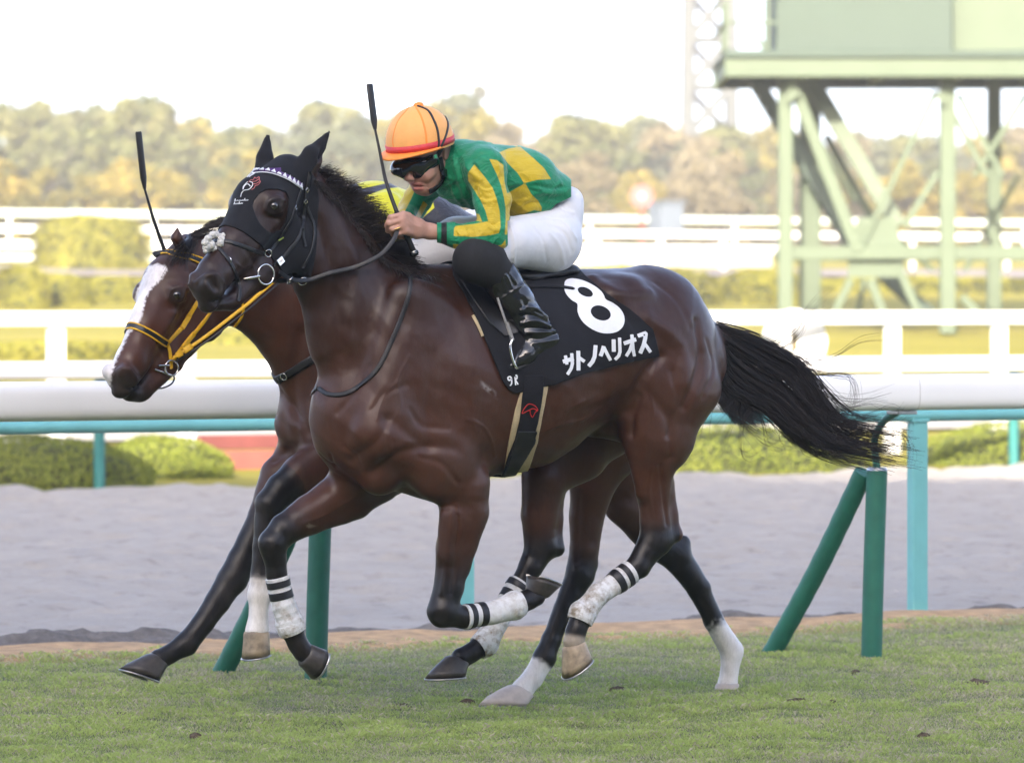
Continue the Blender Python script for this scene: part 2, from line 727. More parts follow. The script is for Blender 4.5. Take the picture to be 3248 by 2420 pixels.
def ring(c, nrm, R, r, k=28, kk=8, up=None, a0=0, a1=2 * math.pi):
    nrm = norm(nrm)
    u = np.array([0, 0, 1.0]) if up is None else np.asarray(up, float)
    u = norm(u - nrm * u.dot(nrm)); v = np.cross(nrm, u)
    full = abs(a1 - a0 - 2 * math.pi) < 1e-6
    A = np.linspace(a0, a1, k + (0 if full else 1), endpoint=not full)
    V = []; F = []
    for a in A:
        d = u * math.cos(a) + v * math.sin(a)
        for j in range(kk):
            b = 2 * math.pi * j / kk
            V.append(np.asarray(c) + d * (R + r * math.cos(b)) + nrm * r * math.sin(b))
    m = len(A)
    for i in range(m if full else m - 1):
        for j in range(kk):
            F.append((i * kk + j, ((i + 1) % m) * kk + j, ((i + 1) % m) * kk + (j + 1) % kk, i * kk + (j + 1) % kk))
    return V, F


def decal(skin, poly_px, off=0.004, holes=(), depth=0.0015):
    """flat print: a pixel polygon cut finely and laid on a surface, as a thin raised patch"""
    poly_px = np.asarray(poly_px, float)
    lo = poly_px.min(0); hi = poly_px.max(0)
    st = max(2.5, min(7.0, (hi - lo).max() / 30))
    nx = int((hi[0] - lo[0]) / st) + 4; ny = int((hi[1] - lo[1]) / st) + 4
    gx = lo[0] - 1.5 * st + np.arange(nx) * st; gy = lo[1] - 1.5 * st + np.arange(ny) * st
    P2 = np.stack(np.meshgrid(gx, gy, indexing='ij'), -1).reshape(-1, 2)
    sd = poly_sd(P2, poly_px)
    for hpoly in holes: sd = np.maximum(sd, -poly_sd(P2, hpoly))
    id_ = np.arange(nx * ny).reshape(nx, ny)
    Q = np.stack([id_[:-1, :-1], id_[:-1, 1:], id_[1:, 1:], id_[1:, :-1]], -1).reshape(-1, 4)
    P3 = np.concatenate([P2, np.zeros((len(P2), 1))], 1)
    V2, T = clip_mesh(P3, Q, sd)
    V = []
    ok = []
    for x, y, _ in V2:
        p, n_ = skin.hit(x, y, off)
        ok.append(p is not None); V.append(p if p is not None else np.zeros(3))
    ok = np.array(ok, bool)
    return np.array(V), T[ok[T].all(1)]


def thick_poly(pts, w):
    """outline of a brush stroke in pixels"""
    P = np.asarray(pts, float)
    T = np.gradient(P, axis=0); T /= np.maximum(1e-9, np.linalg.norm(T, axis=1))[:, None]
    Nn = np.stack([-T[:, 1], T[:, 0]], 1)
    return np.concatenate([P + Nn * w / 2, (P - Nn * w / 2)[::-1]])

# ================================================================== setting
def mat_turf():
    m, t, b = nt('turf')
    b.inputs['Roughness'].default_value = 0.9
    n1 = noise(t, 3.0, 5); n2 = noise(t, 40, 4)
    c = mixc(t, ramp(t, n1, [(0.35, 0), (0.65, 1)]), (0.15, 0.165, 0.06), (0.20, 0.19, 0.095))
    c = mixc(t, ramp(t, n2, [(0.3, 0.0), (0.75, 0.7)]), c, (0.11, 0.14, 0.045))
    t.links.new(c, b.inputs['Base Color'])
    bump(t, b, n2, 0.8, 0.02)
    return m


def mat_sand():
    m, t, b = nt('sand')
    b.inputs['Roughness'].default_value = 0.95
    n1 = noise(t, 2.2, 8, 0.75); n2 = noise(t, 70, 4, .7)
    c = mixc(t, ramp(t, n1, [(0.3, 0), (0.7, 1)]), (0.305, 0.276, 0.243), (0.385, 0.352, 0.315))
    n3 = noise(t, 5.5, 6, 0.7)
    c = mixc(t, ramp(t, n2, [(0.45, 0), (0.8, 0.45)]), c, (0.22, 0.2, 0.185))
    c = mixc(t, ramp(t, n3, [(0.55, 0), (0.72, 0.85)]), c, (0.17, 0.145, 0.125))  # dark patches painted in for the small shadows of trampled sand
    t.links.new(c, b.inputs['Base Color'])
    bump(t, b, n1, 0.6, 0.06); bump(t, b, n3, 0.7, 0.03); bump(t, b, n2, 0.6, 0.012)
    return m


def mat_lawn():
    m, t, b = nt('lawn')
    b.inputs['Roughness'].default_value = 0.95
    b.inputs['Specular IOR Level'].default_value = 0.1
    n1 = noise(t, 0.25, 5, stretch=(0.4, 1.6, 1, -YAW)); n2 = noise(t, 6, 4)
    c = mixc(t, ramp(t, n1, [(0.3, 0), (0.7, 1)]), (0.20, 0.18, 0.024), (0.30, 0.25, 0.045))
    c = mixc(t, ramp(t, n2, [(0.4, 0), (0.8, 0.6)]), c, (0.11, 0.12, 0.018))
    t.links.new(c, b.inputs['Base Color'])
    return m


HAZE = 0.00092
M_TURF = mat_turf(); M_SAND = mat_sand(); M_LAWN = mat_lawn()
M_SOIL = simple('dry_soil', (0.40, 0.255, 0.125), 0.95, 0.3, 12, 0.8, 45, bdist=0.02)
M_CLOD = simple('dark_soil', (0.125, 0.112, 0.102), 0.95, 0.35, 14, 0.9, 40, bdist=0.02)
M_PATH = simple('pale_path', (0.42, 0.38, 0.31), 0.9, 0.08, 0.6)
M_WHITE = simple('white_paint', (0.72, 0.72, 0.71), 0.35, 0.03, 3)
M_TUBE = simple('white_plastic', (0.83, 0.825, 0.82), 0.3, 0.025, 4, 0.03, 5)
M_SEAM = simple('seam_grime', (0.55, 0.54, 0.52), 0.7, 0.2, 30)
M_PAD = simple('green_padding', (0.016, 0.130, 0.088), 0.55, 0.12, 16, 0.25, 30)
M_TEAL = simple('teal_paint', (0.14, 0.40, 0.41), 0.45, 0.08, 8, 0.05, 20)
M_TEALD = simple('dark_teal_paint', (0.03, 0.16, 0.15), 0.5, 0.1, 8)
M_STEEL = simple('steel', (0.45, 0.45, 0.46), 0.3, 0.08, 30, metal=1.0)
M_TOWER = simple('pale_green_paint', (0.056, 0.082, 0.044), 0.6, 0.07, 1.5)
M_TOWERD = simple('pale_green_panel', (0.034, 0.055, 0.040), 0.7, 0.05, 0.8)
M_GRATE = simple('grey_steel_tread', (0.25, 0.25, 0.26), 0.6, 0.1, 3)
M_MAST = simple('pale_grey_mast', (0.035, 0.04, 0.036), 0.7, 0.1, 0.5)
M_PLANK = simple('red_brown_plank', (0.23, 0.07, 0.055), 0.7, 0.15, 3)
M_PLANKD = simple('dark_red_plank', (0.15, 0.04, 0.035), 0.7, 0.15, 3)
M_CONC = simple('concrete', (0.42, 0.41, 0.39), 0.9, 0.12, 0.5)
M_SEAT = simple('blue_grey_seat', (0.2, 0.22, 0.25), 0.6, 0.1, 2)
M_RED = simple('red_sign_paint', (0.16, 0.035, 0.03), 0.5, 0.05, 5)


def ground_z(w):
    return np.interp(w, [-400, 60, 70, 78, 92, 110, 140, 200, 4500],
                     [0, 0, .75, 1.15, 1.6, 2.35, 3.3, 3.6, 3.6])


def strip(name, qs, ws, zf, mat, kind='structure', attrs=None):
    Q, Wg = np.meshgrid(qs, ws, indexing='ij')
    Z = zf(Q, Wg)
    P = Q[..., None] * RD + Wg[..., None] * WD
    P[..., 2] = Z
    id_ = np.arange(Q.size).reshape(Q.shape)
    F = np.stack([id_[:-1, :-1], id_[1:, :-1], id_[1:, 1:], id_[:-1, 1:]], -1).reshape(-1, 4)
    o = obj(name, P.reshape(-1, 3), F, mat)
    o['kind'] = kind
    return o


def vnoise(x, y, seed=0):
    """cheap smooth value noise"""
    r = np.random.default_rng(seed).random((128, 128))
    xi = np.floor(x).astype(int); yi = np.floor(y).astype(int)
    fx = x - xi; fy = y - yi
    fx = fx * fx * (3 - 2 * fx); fy = fy * fy * (3 - 2 * fy)
    g = lambda a, b: r[a % 128, b % 128]
    return ((g(xi, yi) * (1 - fx) + g(xi + 1, yi) * fx) * (1 - fy)
            + (g(xi, yi + 1) * (1 - fx) + g(xi + 1, yi + 1) * fx) * fy) - .5


far_q = np.concatenate([[-4000, -1200, -400, -150, -60], np.linspace(-30, 60, 46), [90, 200, 500, 1400, 4000]])
W_TURF, W_SOIL, W_SAND, W_FAR = 19.15, 19.75, 20.25, 36.3


def turf_z(Q, Wg):
    return 0.010 * vnoise(Q * 1.3, Wg * 1.3, 3) + 0.008 * vnoise(Q * 6, Wg * 6, 4)


strip('turf_track', np.concatenate([[-4000, -400, -60, -15], np.linspace(4, 18, 210), [30, 60, 400, 4000]]),
      np.concatenate([[-400, -60, -10, 5], np.linspace(12, 19.2, 110)]), lambda q, w: turf_z(q, w) - .006, M_TURF)


def soil_z(Q, Wg):
    return 0.012 + 0.03 * vnoise(Q * 4, Wg * 4, 5) * np.clip((Wg - 18.95) * 3, 0, 1) - 0.02 * np.clip((19.1 - Wg) * 8, 0, 1)


strip('soil_strip', np.concatenate([[-4000, -400, -60, -15], np.linspace(4, 19, 260), [30, 60, 400, 4000]]),
      np.linspace(18.95, 19.86, 24), soil_z, M_SOIL)


def clod_z(Q, Wg):
    x = (Wg - 19.96) / 0.27
    env = np.clip(1 - x * x, 0, 1)
    bl = np.clip(0.10 + 2.0 * vnoise(Q * 1.9, Wg * 0 + 9, 18), -.3, 1.2)
    return -0.045 + env * (0.032 + 0.058 * bl + 0.05 * vnoise(Q * 6, Wg * 8, 6) + 0.03 * vnoise(Q * 20, Wg * 20, 7))


strip('track_edge', np.concatenate([[-400, -60, -15], np.linspace(4, 19, 520), [30, 60, 400]]),
      np.linspace(19.68, 20.36, 26), clod_z, M_CLOD)


def sand_z(Q, Wg):
    r = 0.07 * vnoise(Q * .8, Wg * 2.2, 11) + 0.06 * np.abs(vnoise(Q * 2.6, Wg * 3.2, 12)) + 0.05 * vnoise(Q * 5.5, Wg * 6, 13) + .025 * vnoise(Q * 9, Wg * 9, 15)
    near = np.clip((Wg - 20.1) / 1.6, 0, 1)
    berm = 0.07 * np.exp(-((Wg - 36.0) / 0.55) ** 2) * (1 + 1.0 * vnoise(Q * 2.2, Wg * .5, 14))
    return -0.03 + r * (0.2 + 0.55 * near) + berm


strip('sand_track', np.concatenate([[-4000, -400, -60, -20], np.linspace(3, 30, 440), [45, 90, 400, 4000]]),
      np.linspace(20.0, 36.6, 330), sand_z, M_SAND)


def lawn_z(Q, Wg):
    return ground_z(Wg) - 0.02 + 0.25 * vnoise(Q * .12, Wg * .12, 20) * np.clip((Wg - 62) / 15, 0, 1)


strip('lawn', far_q, np.concatenate([np.linspace(36.5, 60, 20), np.linspace(61, 150, 60), [170, 200, 300, 600, 1500, 4500]]), lawn_z, M_LAWN)
strip('path', far_q, np.linspace(49.2, 52.6, 5), lambda q, w: 0 * q + 0.02, M_PATH)
strip('gravel_path', far_q, np.linspace(107, 114, 5), lambda q, w: lawn_z(q, w) + 0.05, simple('grey_gravel', (0.2, 0.17, 0.15), .9, .15, .8))


# ------------------------------------------------------------------ rails
def line_pts(q0, q1, w, z, n=2):
    return [track(q, w, z) for q in np.linspace(q0, q1, n)]


def q_of(px, w):
    r = ray(px, HOR); t = w / r.dot(WD)
    return float((r * t).dot(RD))


W_RAIL = 17.49


def oval_tube(P, r, k=32):
    """rail section with flattened faces"""
    V, F = tube(P, 1.0, k, True, up=(0, 0, 1))
    a = np.arange(k) * 2 * math.pi / k
    cs, sn = np.cos(a), np.sin(a)
    m = (np.abs(cs) ** 3.4 + np.abs(sn) ** 3.4) ** (-1 / 3.4)
    T, N_, B_ = frames_along(np.array(P), (0, 0, 1))
    V = [P[i] + N_[i] * r * cs[j] * m[j] + B_[i] * r * .8 * sn[j] * m[j] for i in range(len(P)) for j in range(k)]
    V += V[:k] + V[-k:]
    return V, F
near_rail = empty('running_rail', track(0, W_RAIL, 0), 'long white tubular running rail on padded green posts right behind the horses', 'rail')
q_seam = q_of(2893, W_RAIL - .2)
q_posts = [q_of(1000, W_RAIL) + 2.68 * k for k in (-3, -2, -1, 0, 1, 2, 3)]
TUBE_Z, TUBE_R = 1.137, 0.0765
for a, b_ in ((q_posts[0] - 1, q_seam - 2 * 2.68), (q_seam - 2 * 2.68, q_seam), (q_seam, q_seam + 5.36)):
    P = [track(q, W_RAIL - .2, TUBE_Z) for q in np.linspace(a + .0022, b_ - .0022, 14)]
    MB().add(*oval_tube(P, TUBE_R)).build('rail_tube', M_TUBE, near_rail, True)
    P = [track(b_ + d, W_RAIL - .2, TUBE_Z) for d in (-.0035, .0035)]
    MB().add(*oval_tube(P, TUBE_R * .993)).build('tube_joint', M_SEAM, near_rail, True)
for q in q_posts:
    top = track(q + .03, W_RAIL, .80)
    mb = MB().add(*tube([track(q, W_RAIL, -.05), track(q + .012, W_RAIL, .35), top], .045, 18))
    mb.build('post', M_PAD, near_rail, True)
    MB().add(*tube([top, top + np.array([0, 0, .012])], [.046, .04], 18)).build('post_cap', M_STEEL, near_rail, True)
    arm = spline([track(q + .03, W_RAIL, .81), track(q + .03, W_RAIL + .02, .93), track(q + .03, W_RAIL - .05, 1.01), track(q + .03, W_RAIL - .16, 1.055)], 9)
    MB().add(*tube(arm, .016, 10)).build('arm', M_PAD, near_rail, True)
    MB().add(*box(track(q + .03, W_RAIL - .19, 1.052), RD, WD, (0, 0, 1), .05, .045, .008, .003)).build('bracket', M_STEEL, near_rail)
    br = [track(q - .15, W_RAIL + .60, -.06), track(q - .06, W_RAIL + .33, .36), track(q + .01, W_RAIL + .07, .79)]
    bs_ = spline(br, 70); tt_ = np.linspace(0, 1, 70)
    MB().add(*tube(bs_, .043 + .0012 * np.sin(tt_ * 190) * np.clip(1 - 1.6 * tt_, 0, 1) + .0008 * np.sin(tt_ * 61 + q), 18)).build('brace', M_PAD, near_rail, True)
    off = np.array([0, -.0, .0]) + norm(np.cross(br[2] - br[0], RD)) * .0 + RD * .044 - WD * .008
    MB().add(*tube([p + off for p in spline(br, 8)], .004, 6)).build('padding_zip', simple('zip_tape', (.22, .19, .06), .6) if q == q_posts[0] else bpy.data.materials['zip_tape'], near_rail, True)

W_TEALR = 20.13
teal = empty('teal_rail', track(0, W_TEALR, 0), 'plain teal pipe rail on square teal posts at the edge of the sand', 'rail')
MB().add(*tube(line_pts(-6, 34, W_TEALR, .962, 14), .031, 16)).build('pipe', M_TEAL, teal, True)
for k in range(-4, 4):
    q = q_of(2910, W_TEALR) + 4.0 * k if k else q_of(2910, W_TEALR)
    if k == -1: q = q_of(1470, W_TEALR)
    MB().add(*box(track(q, W_TEALR, .44), RD, WD, (0, 0, 1), .045, .03, .49, .006)).build('post', M_TEAL, teal)
    MB().add(*box(track(q, W_TEALR, .936), RD, WD, (0, 0, 1), .052, .036, .008, .002)).build('post_cap', M_TEAL, teal)

W_FR = 36.75
far_rail = empty('dirt_track_rail', track(0, W_FR, 0), 'lower white tube rail along the far edge of the sand track on dark posts', 'rail')
MB().add(*tube(line_pts(-20, 40, W_FR - .1, .975, 16), .072, 18)).build('rail_tube', M_TUBE, far_rail, True)
for k in range(-3, 7):
    q = q_of(315, W_FR) + 4.6 * k
    MB().add(*tube([track(q, W_FR, -.05), track(q, W_FR, .86), track(q, W_FR - .04, .93)], .047, 14)).build('post', M_TEALD, far_rail, True)

W_WF = 42.0
wfence = empty('white_board_fence', track(0, W_WF, 0), 'white fence of one broad top board on wide posts beyond the sand', 'fence')
MB().add(*box(track(10, W_WF, 1.385), RD, WD, (0, 0, 1), 45, .03, .066, .006)).build('top_board', M_WHITE, wfence)
qa = q_of(128 * 1.465, W_WF); qb = q_of(1940 * 1.465, W_WF)
nsp = max(1, round((qb - qa) / 1.42)); dq = (qb - qa) / nsp
for k in range(-4, nsp + 6):
    MB().add(*box(track(qa + dq * k, W_WF + .07, .64), RD, WD, (0, 0, 1), .085, .035, .70, .006)).build('post', M_WHITE, wfence)
disc = empty('round_marker', track(q_of(2520, 43), 43, 0), 'round white distance marker on a stand behind the white fence', 'marker')
c = at_w(2520, 1084, 42.4)
MB().add(*lathe(c, (0, -1, 0), [(-.03, .31), (-.025, .335), (.02, .335), (.03, .31)], 40)).build('disc', M_WHITE, disc, False)
MB().add(*box(c + np.array([0.0, -.034, 0]), (1, 0, 0), (0, 1, 0), (0, 0, 1), .03, .003, .09, .001)).build('dark_bar', simple('brown_mark', (.16, .12, .05), .7), disc)
MB().add(*tube([np.array([c[0], c[1] + .04, -.05]), np.array([c[0], c[1] + .04, c[2]])], .03, 10)).build('pole', M_WHITE, disc, True)


# ------------------------------------------------------------------ foliage
def foliage_mat(name, cols, rough=0.8):
    m, t, b = nt(name)
    b.inputs['Roughness'].default_value = rough
    b.inputs['Specular IOR Level'].default_value = 0.2
    a = N(t, 'ShaderNodeAttribute', attribute_name='tone')
    t.links.new(ramp(t, a.outputs['Fac'], [(i / (len(cols) - 1), c) for i, c in enumerate(cols)]), b.inputs['Base Color'])
    return m


FOL = [foliage_mat('olive_leaf', [(.038, .048, .014), (.075, .082, .026), (.12, .115, .04)]),
       foliage_mat('yellow_leaf', [(.06, .058, .012), (.13, .11, .02), (.22, .165, .035)]),
       foliage_mat('brown_leaf', [(.055, .048, .024), (.105, .088, .048), (.15, .125, .07)]),
       foliage_mat('grey_green_leaf', [(.035, .045, .026), (.07, .08, .042), (.10, .105, .06)])]
M_BUSH = foliage_mat('clipped_leaf', [(.10, .128, .018), (.155, .182, .028), (.22, .232, .048)])
M_HEDGE = foliage_mat('hedge_leaf', [(.075, .078, .010), (.15, .145, .018), (.24, .21, .035)])  # yellower leaf tones for the infield hedges
M_BUSHC = simple('dark_core', (.03, .035, .012), .95)
M_BARK = simple('bark', (.085, .065, .05), .95, .25, 4)


def leaf_quads(P, Nn, size, rng, jitter=.7):
    n = len(P)
    d = Nn + rng.normal(0, jitter, (n, 3)); d /= np.linalg.norm(d, axis=1)[:, None]
    u = np.cross(d, rng.normal(0, 1, (n, 3))); u /= np.linalg.norm(u, axis=1)[:, None]
    v = np.cross(d, u)
    s = (size * rng.uniform(.6, 1.3, n))[:, None]
    V = np.stack([P - u * s, P - v * s * .55 + d * s * .15, P + u * s, P + v * s * .55 + d * s * .15], 1).reshape(-1, 3)
    F = np.arange(4 * n).reshape(n, 4)
    return V, F


def dome_shrub(c, rx, ry, rz, n, leaf, label, rng, group=None, square=2.0, mat=None):
    t_ = empty('clipped_shrub', c, label, 'shrub', group)
    d = rng.normal(0, 1, (n, 3)); d[:, 2] = np.abs(d[:, 2]) - .06
    d /= (np.abs(d) ** square).sum(1)[:, None] ** (1 / square)
    lump = 1 + .025 * np.sin(d[:, 0] * 7 + c[0]) * np.sin(d[:, 1] * 6 + 1) + .03 * np.sin(d[:, 2] * 9 + d[:, 0] * 5)
    r = lump * rng.uniform(.93, 1.02, n)
    P = np.array([d[:, 0] * rx, d[:, 1] * ry, d[:, 2] * rz]).T * r[:, None]
    Nn = d.copy()
    P = P[:, :1] * RD + P[:, 1:2] * WD + P[:, 2:3] * np.array([0, 0, 1.0]) + np.asarray(c)
    Nn = Nn[:, :1] * RD + Nn[:, 1:2] * WD + Nn[:, 2:3] * np.array([0, 0, 1.0])
    V, F = leaf_quads(P, Nn, leaf, rng, .55)
    tone = np.clip(rng.normal(.5, .2, n) + .10 * np.sin(P[:, 0] * 5) * np.sin(P[:, 1] * 4), 0, 1)
    obj('foliage', V, F, mat or M_BUSH, t_, False, None, {'tone': np.repeat(tone, 4)})
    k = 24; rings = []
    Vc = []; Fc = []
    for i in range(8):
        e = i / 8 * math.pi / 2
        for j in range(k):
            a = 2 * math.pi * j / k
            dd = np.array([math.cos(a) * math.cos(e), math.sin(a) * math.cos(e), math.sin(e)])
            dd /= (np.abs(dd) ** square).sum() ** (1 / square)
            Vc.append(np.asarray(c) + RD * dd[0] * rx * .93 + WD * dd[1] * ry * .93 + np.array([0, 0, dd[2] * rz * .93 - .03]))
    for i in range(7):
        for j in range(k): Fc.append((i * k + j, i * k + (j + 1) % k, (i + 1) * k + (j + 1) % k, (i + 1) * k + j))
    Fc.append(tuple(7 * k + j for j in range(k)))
    obj('inner_core', np.array(Vc), Fc, M_BUSHC, t_, True)  # solid dark dome filling the shrub behind its leaves
    return t_


rng = np.random.default_rng(3)
def shrub_px(x0, x1, ytop, w, dw, label, n=5200, leaf=.017, group='clipped shrubs beyond the sand track', square=2.2):
    q0, q1 = q_of(x0, w), q_of(x1, w)
    ztop = at_w((x0 + x1) / 2, ytop, w)[2]
    return dome_shrub(track((q0 + q1) / 2, w, -.03), (q1 - q0) / 2, dw, ztop + .03, n, leaf, label, rng, group, square)


shrub_px(-260, 470, 1384, 37.6, .8, 'broad clipped shrub in shade at the left edge behind the dark rail post', 12000)
shrub_px(330, 700, 1384, 39.6, .8, 'rounded sunlit shrub beside the red brown planks', 8000)
shrub_px(1980, 2740, 1352, 38.4, .9, 'wide low sunlit shrub behind the tail of the horse', 9000)
shrub_px(2930, 3560, 1340, 38.8, .9, 'sunlit shrub at the right edge beyond the square teal post', 9000)
shrub_px(1120, 1700, 1380, 39.2, .8, 'low sunlit shrub hidden mostly behind the two horses', 5000)

planks = empty('plank_edging', track(q_of(760, 41), 41, 0), 'low red brown wooden plank edging beside the rounded shrub', 'edging')
for k, (z, hz, mt) in enumerate(((.06, .095, M_PLANK), (.235, .068, M_PLANKD))):
    for a, b_ in ((630, 890), (892, 1180)):
        MB().add(*box(track((q_of(a, 41) + q_of(b_, 41)) / 2, 41 + .02 * k, z), RD, WD, (0, 0, 1), (q_of(b_, 41) - q_of(a, 41)) / 2 - .006, .03, hz, .008)).build('plank', mt, planks)
for a in (650, 900, 1160):
    MB().add(*box(track(q_of(a, 41), 41.07, .12), RD, WD, (0, 0, 1), .04, .04, .17, .006)).build('stake', M_PLANKD, planks)


def hedge_px(x0, x1, y0, y1, w, dw, label, n=3500, leaf=.05):
    q0, q1 = q_of(x0, w), q_of(x1, w)
    zt = at_w((x0 + x1) / 2, y0, w)[2]; zb = at_w((x0 + x1) / 2, y1, w)[2]
    return dome_shrub(track((q0 + q1) / 2, w, zb), (q1 - q0) / 2, dw, zt - zb, n, leaf, label, rng, 'trimmed hedges on the infield', 5, M_HEDGE)


hedge_px(20, 112, 850, 975, 88, .9, 'leftmost low trimmed hedge in front of the white slatted fence', 1800)
hedge_px(122, 246, 872, 975, 89, .9, 'second low trimmed hedge from the left on the infield lawn', 1800)
hedge_px(276, 440, 880, 975, 90, .9, 'third low trimmed hedge from the left beside the horse blaze', 2000)
hedge_px(146, 425, 690, 852, 112, 1.4, 'tall block hedge standing between two stretches of white slatted fence', 5200, .07)
hedge_px(640, 1000, 1060, 1140, 74, .8, 'low hedge seen under the jaw of the far horse', 2500)
hedge_px(-60, 420, 1085, 1145, 70, .7, 'flat low hedge behind the white board fence at left', 2500)
hedge_px(1800, 2230, 850, 985, 92, 1.2, 'bushy yellow green hedge above the rump of the near horse', 4200, .06)
hedge_px(2330, 2520, 860, 985, 93, 1.1, 'brownish hedge beside the left legs of the green tower', 2500, .06)
hedge_px(2560, 3330, 880, 985, 99, 1.3, 'long hedge behind the legs of the green tower', 6000, .07)

# white slatted fence far behind and a thin pale rail above it
W_SF = 116.0
sf = empty('slatted_fence', track(10, W_SF, 3), 'far white fence of three blurred slats across the infield', 'fence')
for y, h_ in ((728, 11), (778, 13), (818, 10)):
    z = at_w(300, y, W_SF)[2]; hz = h_ * 120 / FPX
    for a, b_ in ((-200, 156), (420, 1100), (1100, 1830), (1830, 2480), (2480, 3500)):
        if y == 818 and a > 1500: continue
        q0, q1 = q_of(a, W_SF), q_of(b_, W_SF)
        MB().add(*box(track((q0 + q1) / 2, W_SF, z - .0 * q0), RD, WD, (0, 0, 1), (q1 - q0) / 2 - .02, .03, hz, .01)).build('slat', M_WHITE, sf)
for px in (-60, 140, 440, 700, 900, 1200, 1500, 1900, 2100, 2300, 2600, 2900, 3200):
    MB().add(*box(track(q_of(px, W_SF), W_SF + .1, 2.75), RD, WD, (0, 0, 1), .06, .05, .75, .01)).build('post', M_WHITE, sf)
wall = empty('low_wall', track(10, 108, 2), 'pale low retaining wall below the far slatted fence', 'wall')
for a, b_ in ((1760, 2080), (2080, 2440)):
    z = at_w(2000, 815, 106)[2]
    MB().add(*box(track((q_of(a, 106) + q_of(b_, 106)) / 2, 106, z), RD, WD, (0, 0, 1), (q_of(b_, 106) - q_of(a, 106)) / 2, .15, .26, .02)).build('wall_section', M_PATH, wall)
W_BR = 140
br_ = empty('backstretch_rail', track(10, W_BR, 3.3), 'thin pale rail in front of the far trees', 'rail')
MB().add(*tube([track(q, W_BR, at_w(300, 680, W_BR)[2]) for q in (-60, 0, 60, 140)], .12, 10)).build('rail_tube', simple('pale_rail_paint', (.5, .56, .5), .6), br_, True)
for px in range(-200, 3500, 230):
    MB().add(*tube([track(q_of(px, W_BR), W_BR, 3.0), track(q_of(px, W_BR), W_BR, at_w(300, 680, W_BR)[2])], .05, 8)).build('post', M_WHITE, br_, True)

sign = empty('round_sign', at_w(2036, 800, 128), 'small round red and white sign on a pole in the background', 'sign')
c = at_w(2036, 623, 128)
MB().add(*lathe(c, (0, -1, 0), [(-.03, .36), (.03, .36)], 32)).build('sign_disc', M_RED, sign)
MB().add(*lathe(c + np.array([0, -.035, 0]), (0, -1, 0), [(-.004, .09), (.004, .09)], 32)).build('sign_centre', M_CONC, sign)
MB().add(*tube([np.array([c[0], c[1] + .06, 2.9]), np.array([c[0], c[1] + .06, c[2]])], .06, 8)).build('pole', M_RED, sign, True)

hut = empty('small_hut', at_w(2110, 700, 133), 'small pale blue hut beside the round red sign', 'hut')
c = at_w(2112, 672, 133)
MB().add(*box((c[0], c[1], c[2] - .2), RD, WD, (0, 0, 1), .42, .4, .45, .02)).build('wall', simple('pale_blue_panel', (.09, .11, .14), .7), hut)
MB().add(*box((c[0], c[1], c[2] + .29), RD, WD, (0, 0, 1), .5, .48, .04, .02)).build('roof', bpy.data.materials['pale_blue_panel'], hut)


# ------------------------------------------------------------------ trees
def tree_meshes(seed, h, wd, mat, n=3400, leaf=.22, shape='round'):
    g = np.random.default_rng(seed)
    mb = MB()
    tops = []
    sp = [np.array([0, 0, -.3]), np.array([.1 * g.normal(), .1 * g.normal(), h * .25]), np.array([.2 * g.normal(), .2 * g.normal(), h * .62])]
    mb.add(*tube(spline(sp, 8), np.linspace(.16, .06, 8), 8))
    for k in range(7):
        a = g.uniform(0, 6.28); z0 = h * g.uniform(.2, .5)
        e = np.array([math.cos(a) * wd * .7, math.sin(a) * wd * .7, z0 + h * g.uniform(.15, .35)])
        mb.add(*tube(spline([np.array([0, 0, z0]), e * .5 + np.array([0, 0, z0 * .5 + .2]), e], 6), np.linspace(.07, .02, 6), 6))
    trunk = mesh_data('trunk', mb.V, mb.F, M_BARK, True)
    nc = 26; C = []; R = []
    for k in range(nc):
        zf = g.uniform(.12, .96)
        rad = wd * (math.sqrt(max(0.02, 1 - ((zf - .45) / .56) ** 2)) if shape == 'round' else (1.02 - zf))
        a = g.uniform(0, 6.28); rr = rad * math.sqrt(g.uniform(.1, 1)) * .85
        C.append((math.cos(a) * rr, math.sin(a) * rr, h * zf)); R.append(wd * g.uniform(.2, .38) * (1 if shape == 'round' else (1.15 - zf)))
    C = np.array(C); R = np.array(R)
    i = g.integers(0, nc, n)
    d = g.normal(0, 1, (n, 3)); d /= np.linalg.norm(d, axis=1)[:, None]
    P = C[i] + d * (R[i] * g.uniform(.55, 1.05, n))[:, None] * np.array([1, 1, .8])
    V, F = leaf_quads(P, d, leaf, g, .8)
    ct = g.uniform(.15, .85, nc)
    tone = np.clip(ct[i] + g.normal(0, .12, n), 0, 1)
    crown = mesh_data('crown', V, F, mat, False, None, {'tone': np.repeat(tone, 4)})
    return trunk, crown


TREES = []
for k in range(9):
    TREES.append(tree_meshes(40 + k, 6.6, 2.3 + .25 * (k % 3), FOL[(0, 0, 1, 1, 2, 3, 0, 2, 1)[k]]))
CONI = tree_meshes(77, 12, 2.2, FOL[3], 12000, .36, 'cone')
TREE_LABEL = {0: 'olive green leafy tree', 1: 'yellow green autumn tree', 2: 'brownish thinning tree', 3: 'grey green tree'}


def put_tree(var, px, ytop, w, label, group, zb=3.3, hh=6.6, name='tree'):
    tr, cr = var
    p = at_w(px, ytop, w)
    s = (p[2] - zb) / hh
    root = empty(name, (p[0], p[1], zb), label, 'tree', group)
    for me, nm in ((tr, 'trunk'), (cr, 'crown')):
        o = bpy.data.objects.new(nm, me); COL.objects.link(o); o.parent = root
    root.scale = (s * random.uniform(.9, 1.15), s, s)
    root.rotation_euler = (0, 0, random.uniform(0, 6.28))
    return root


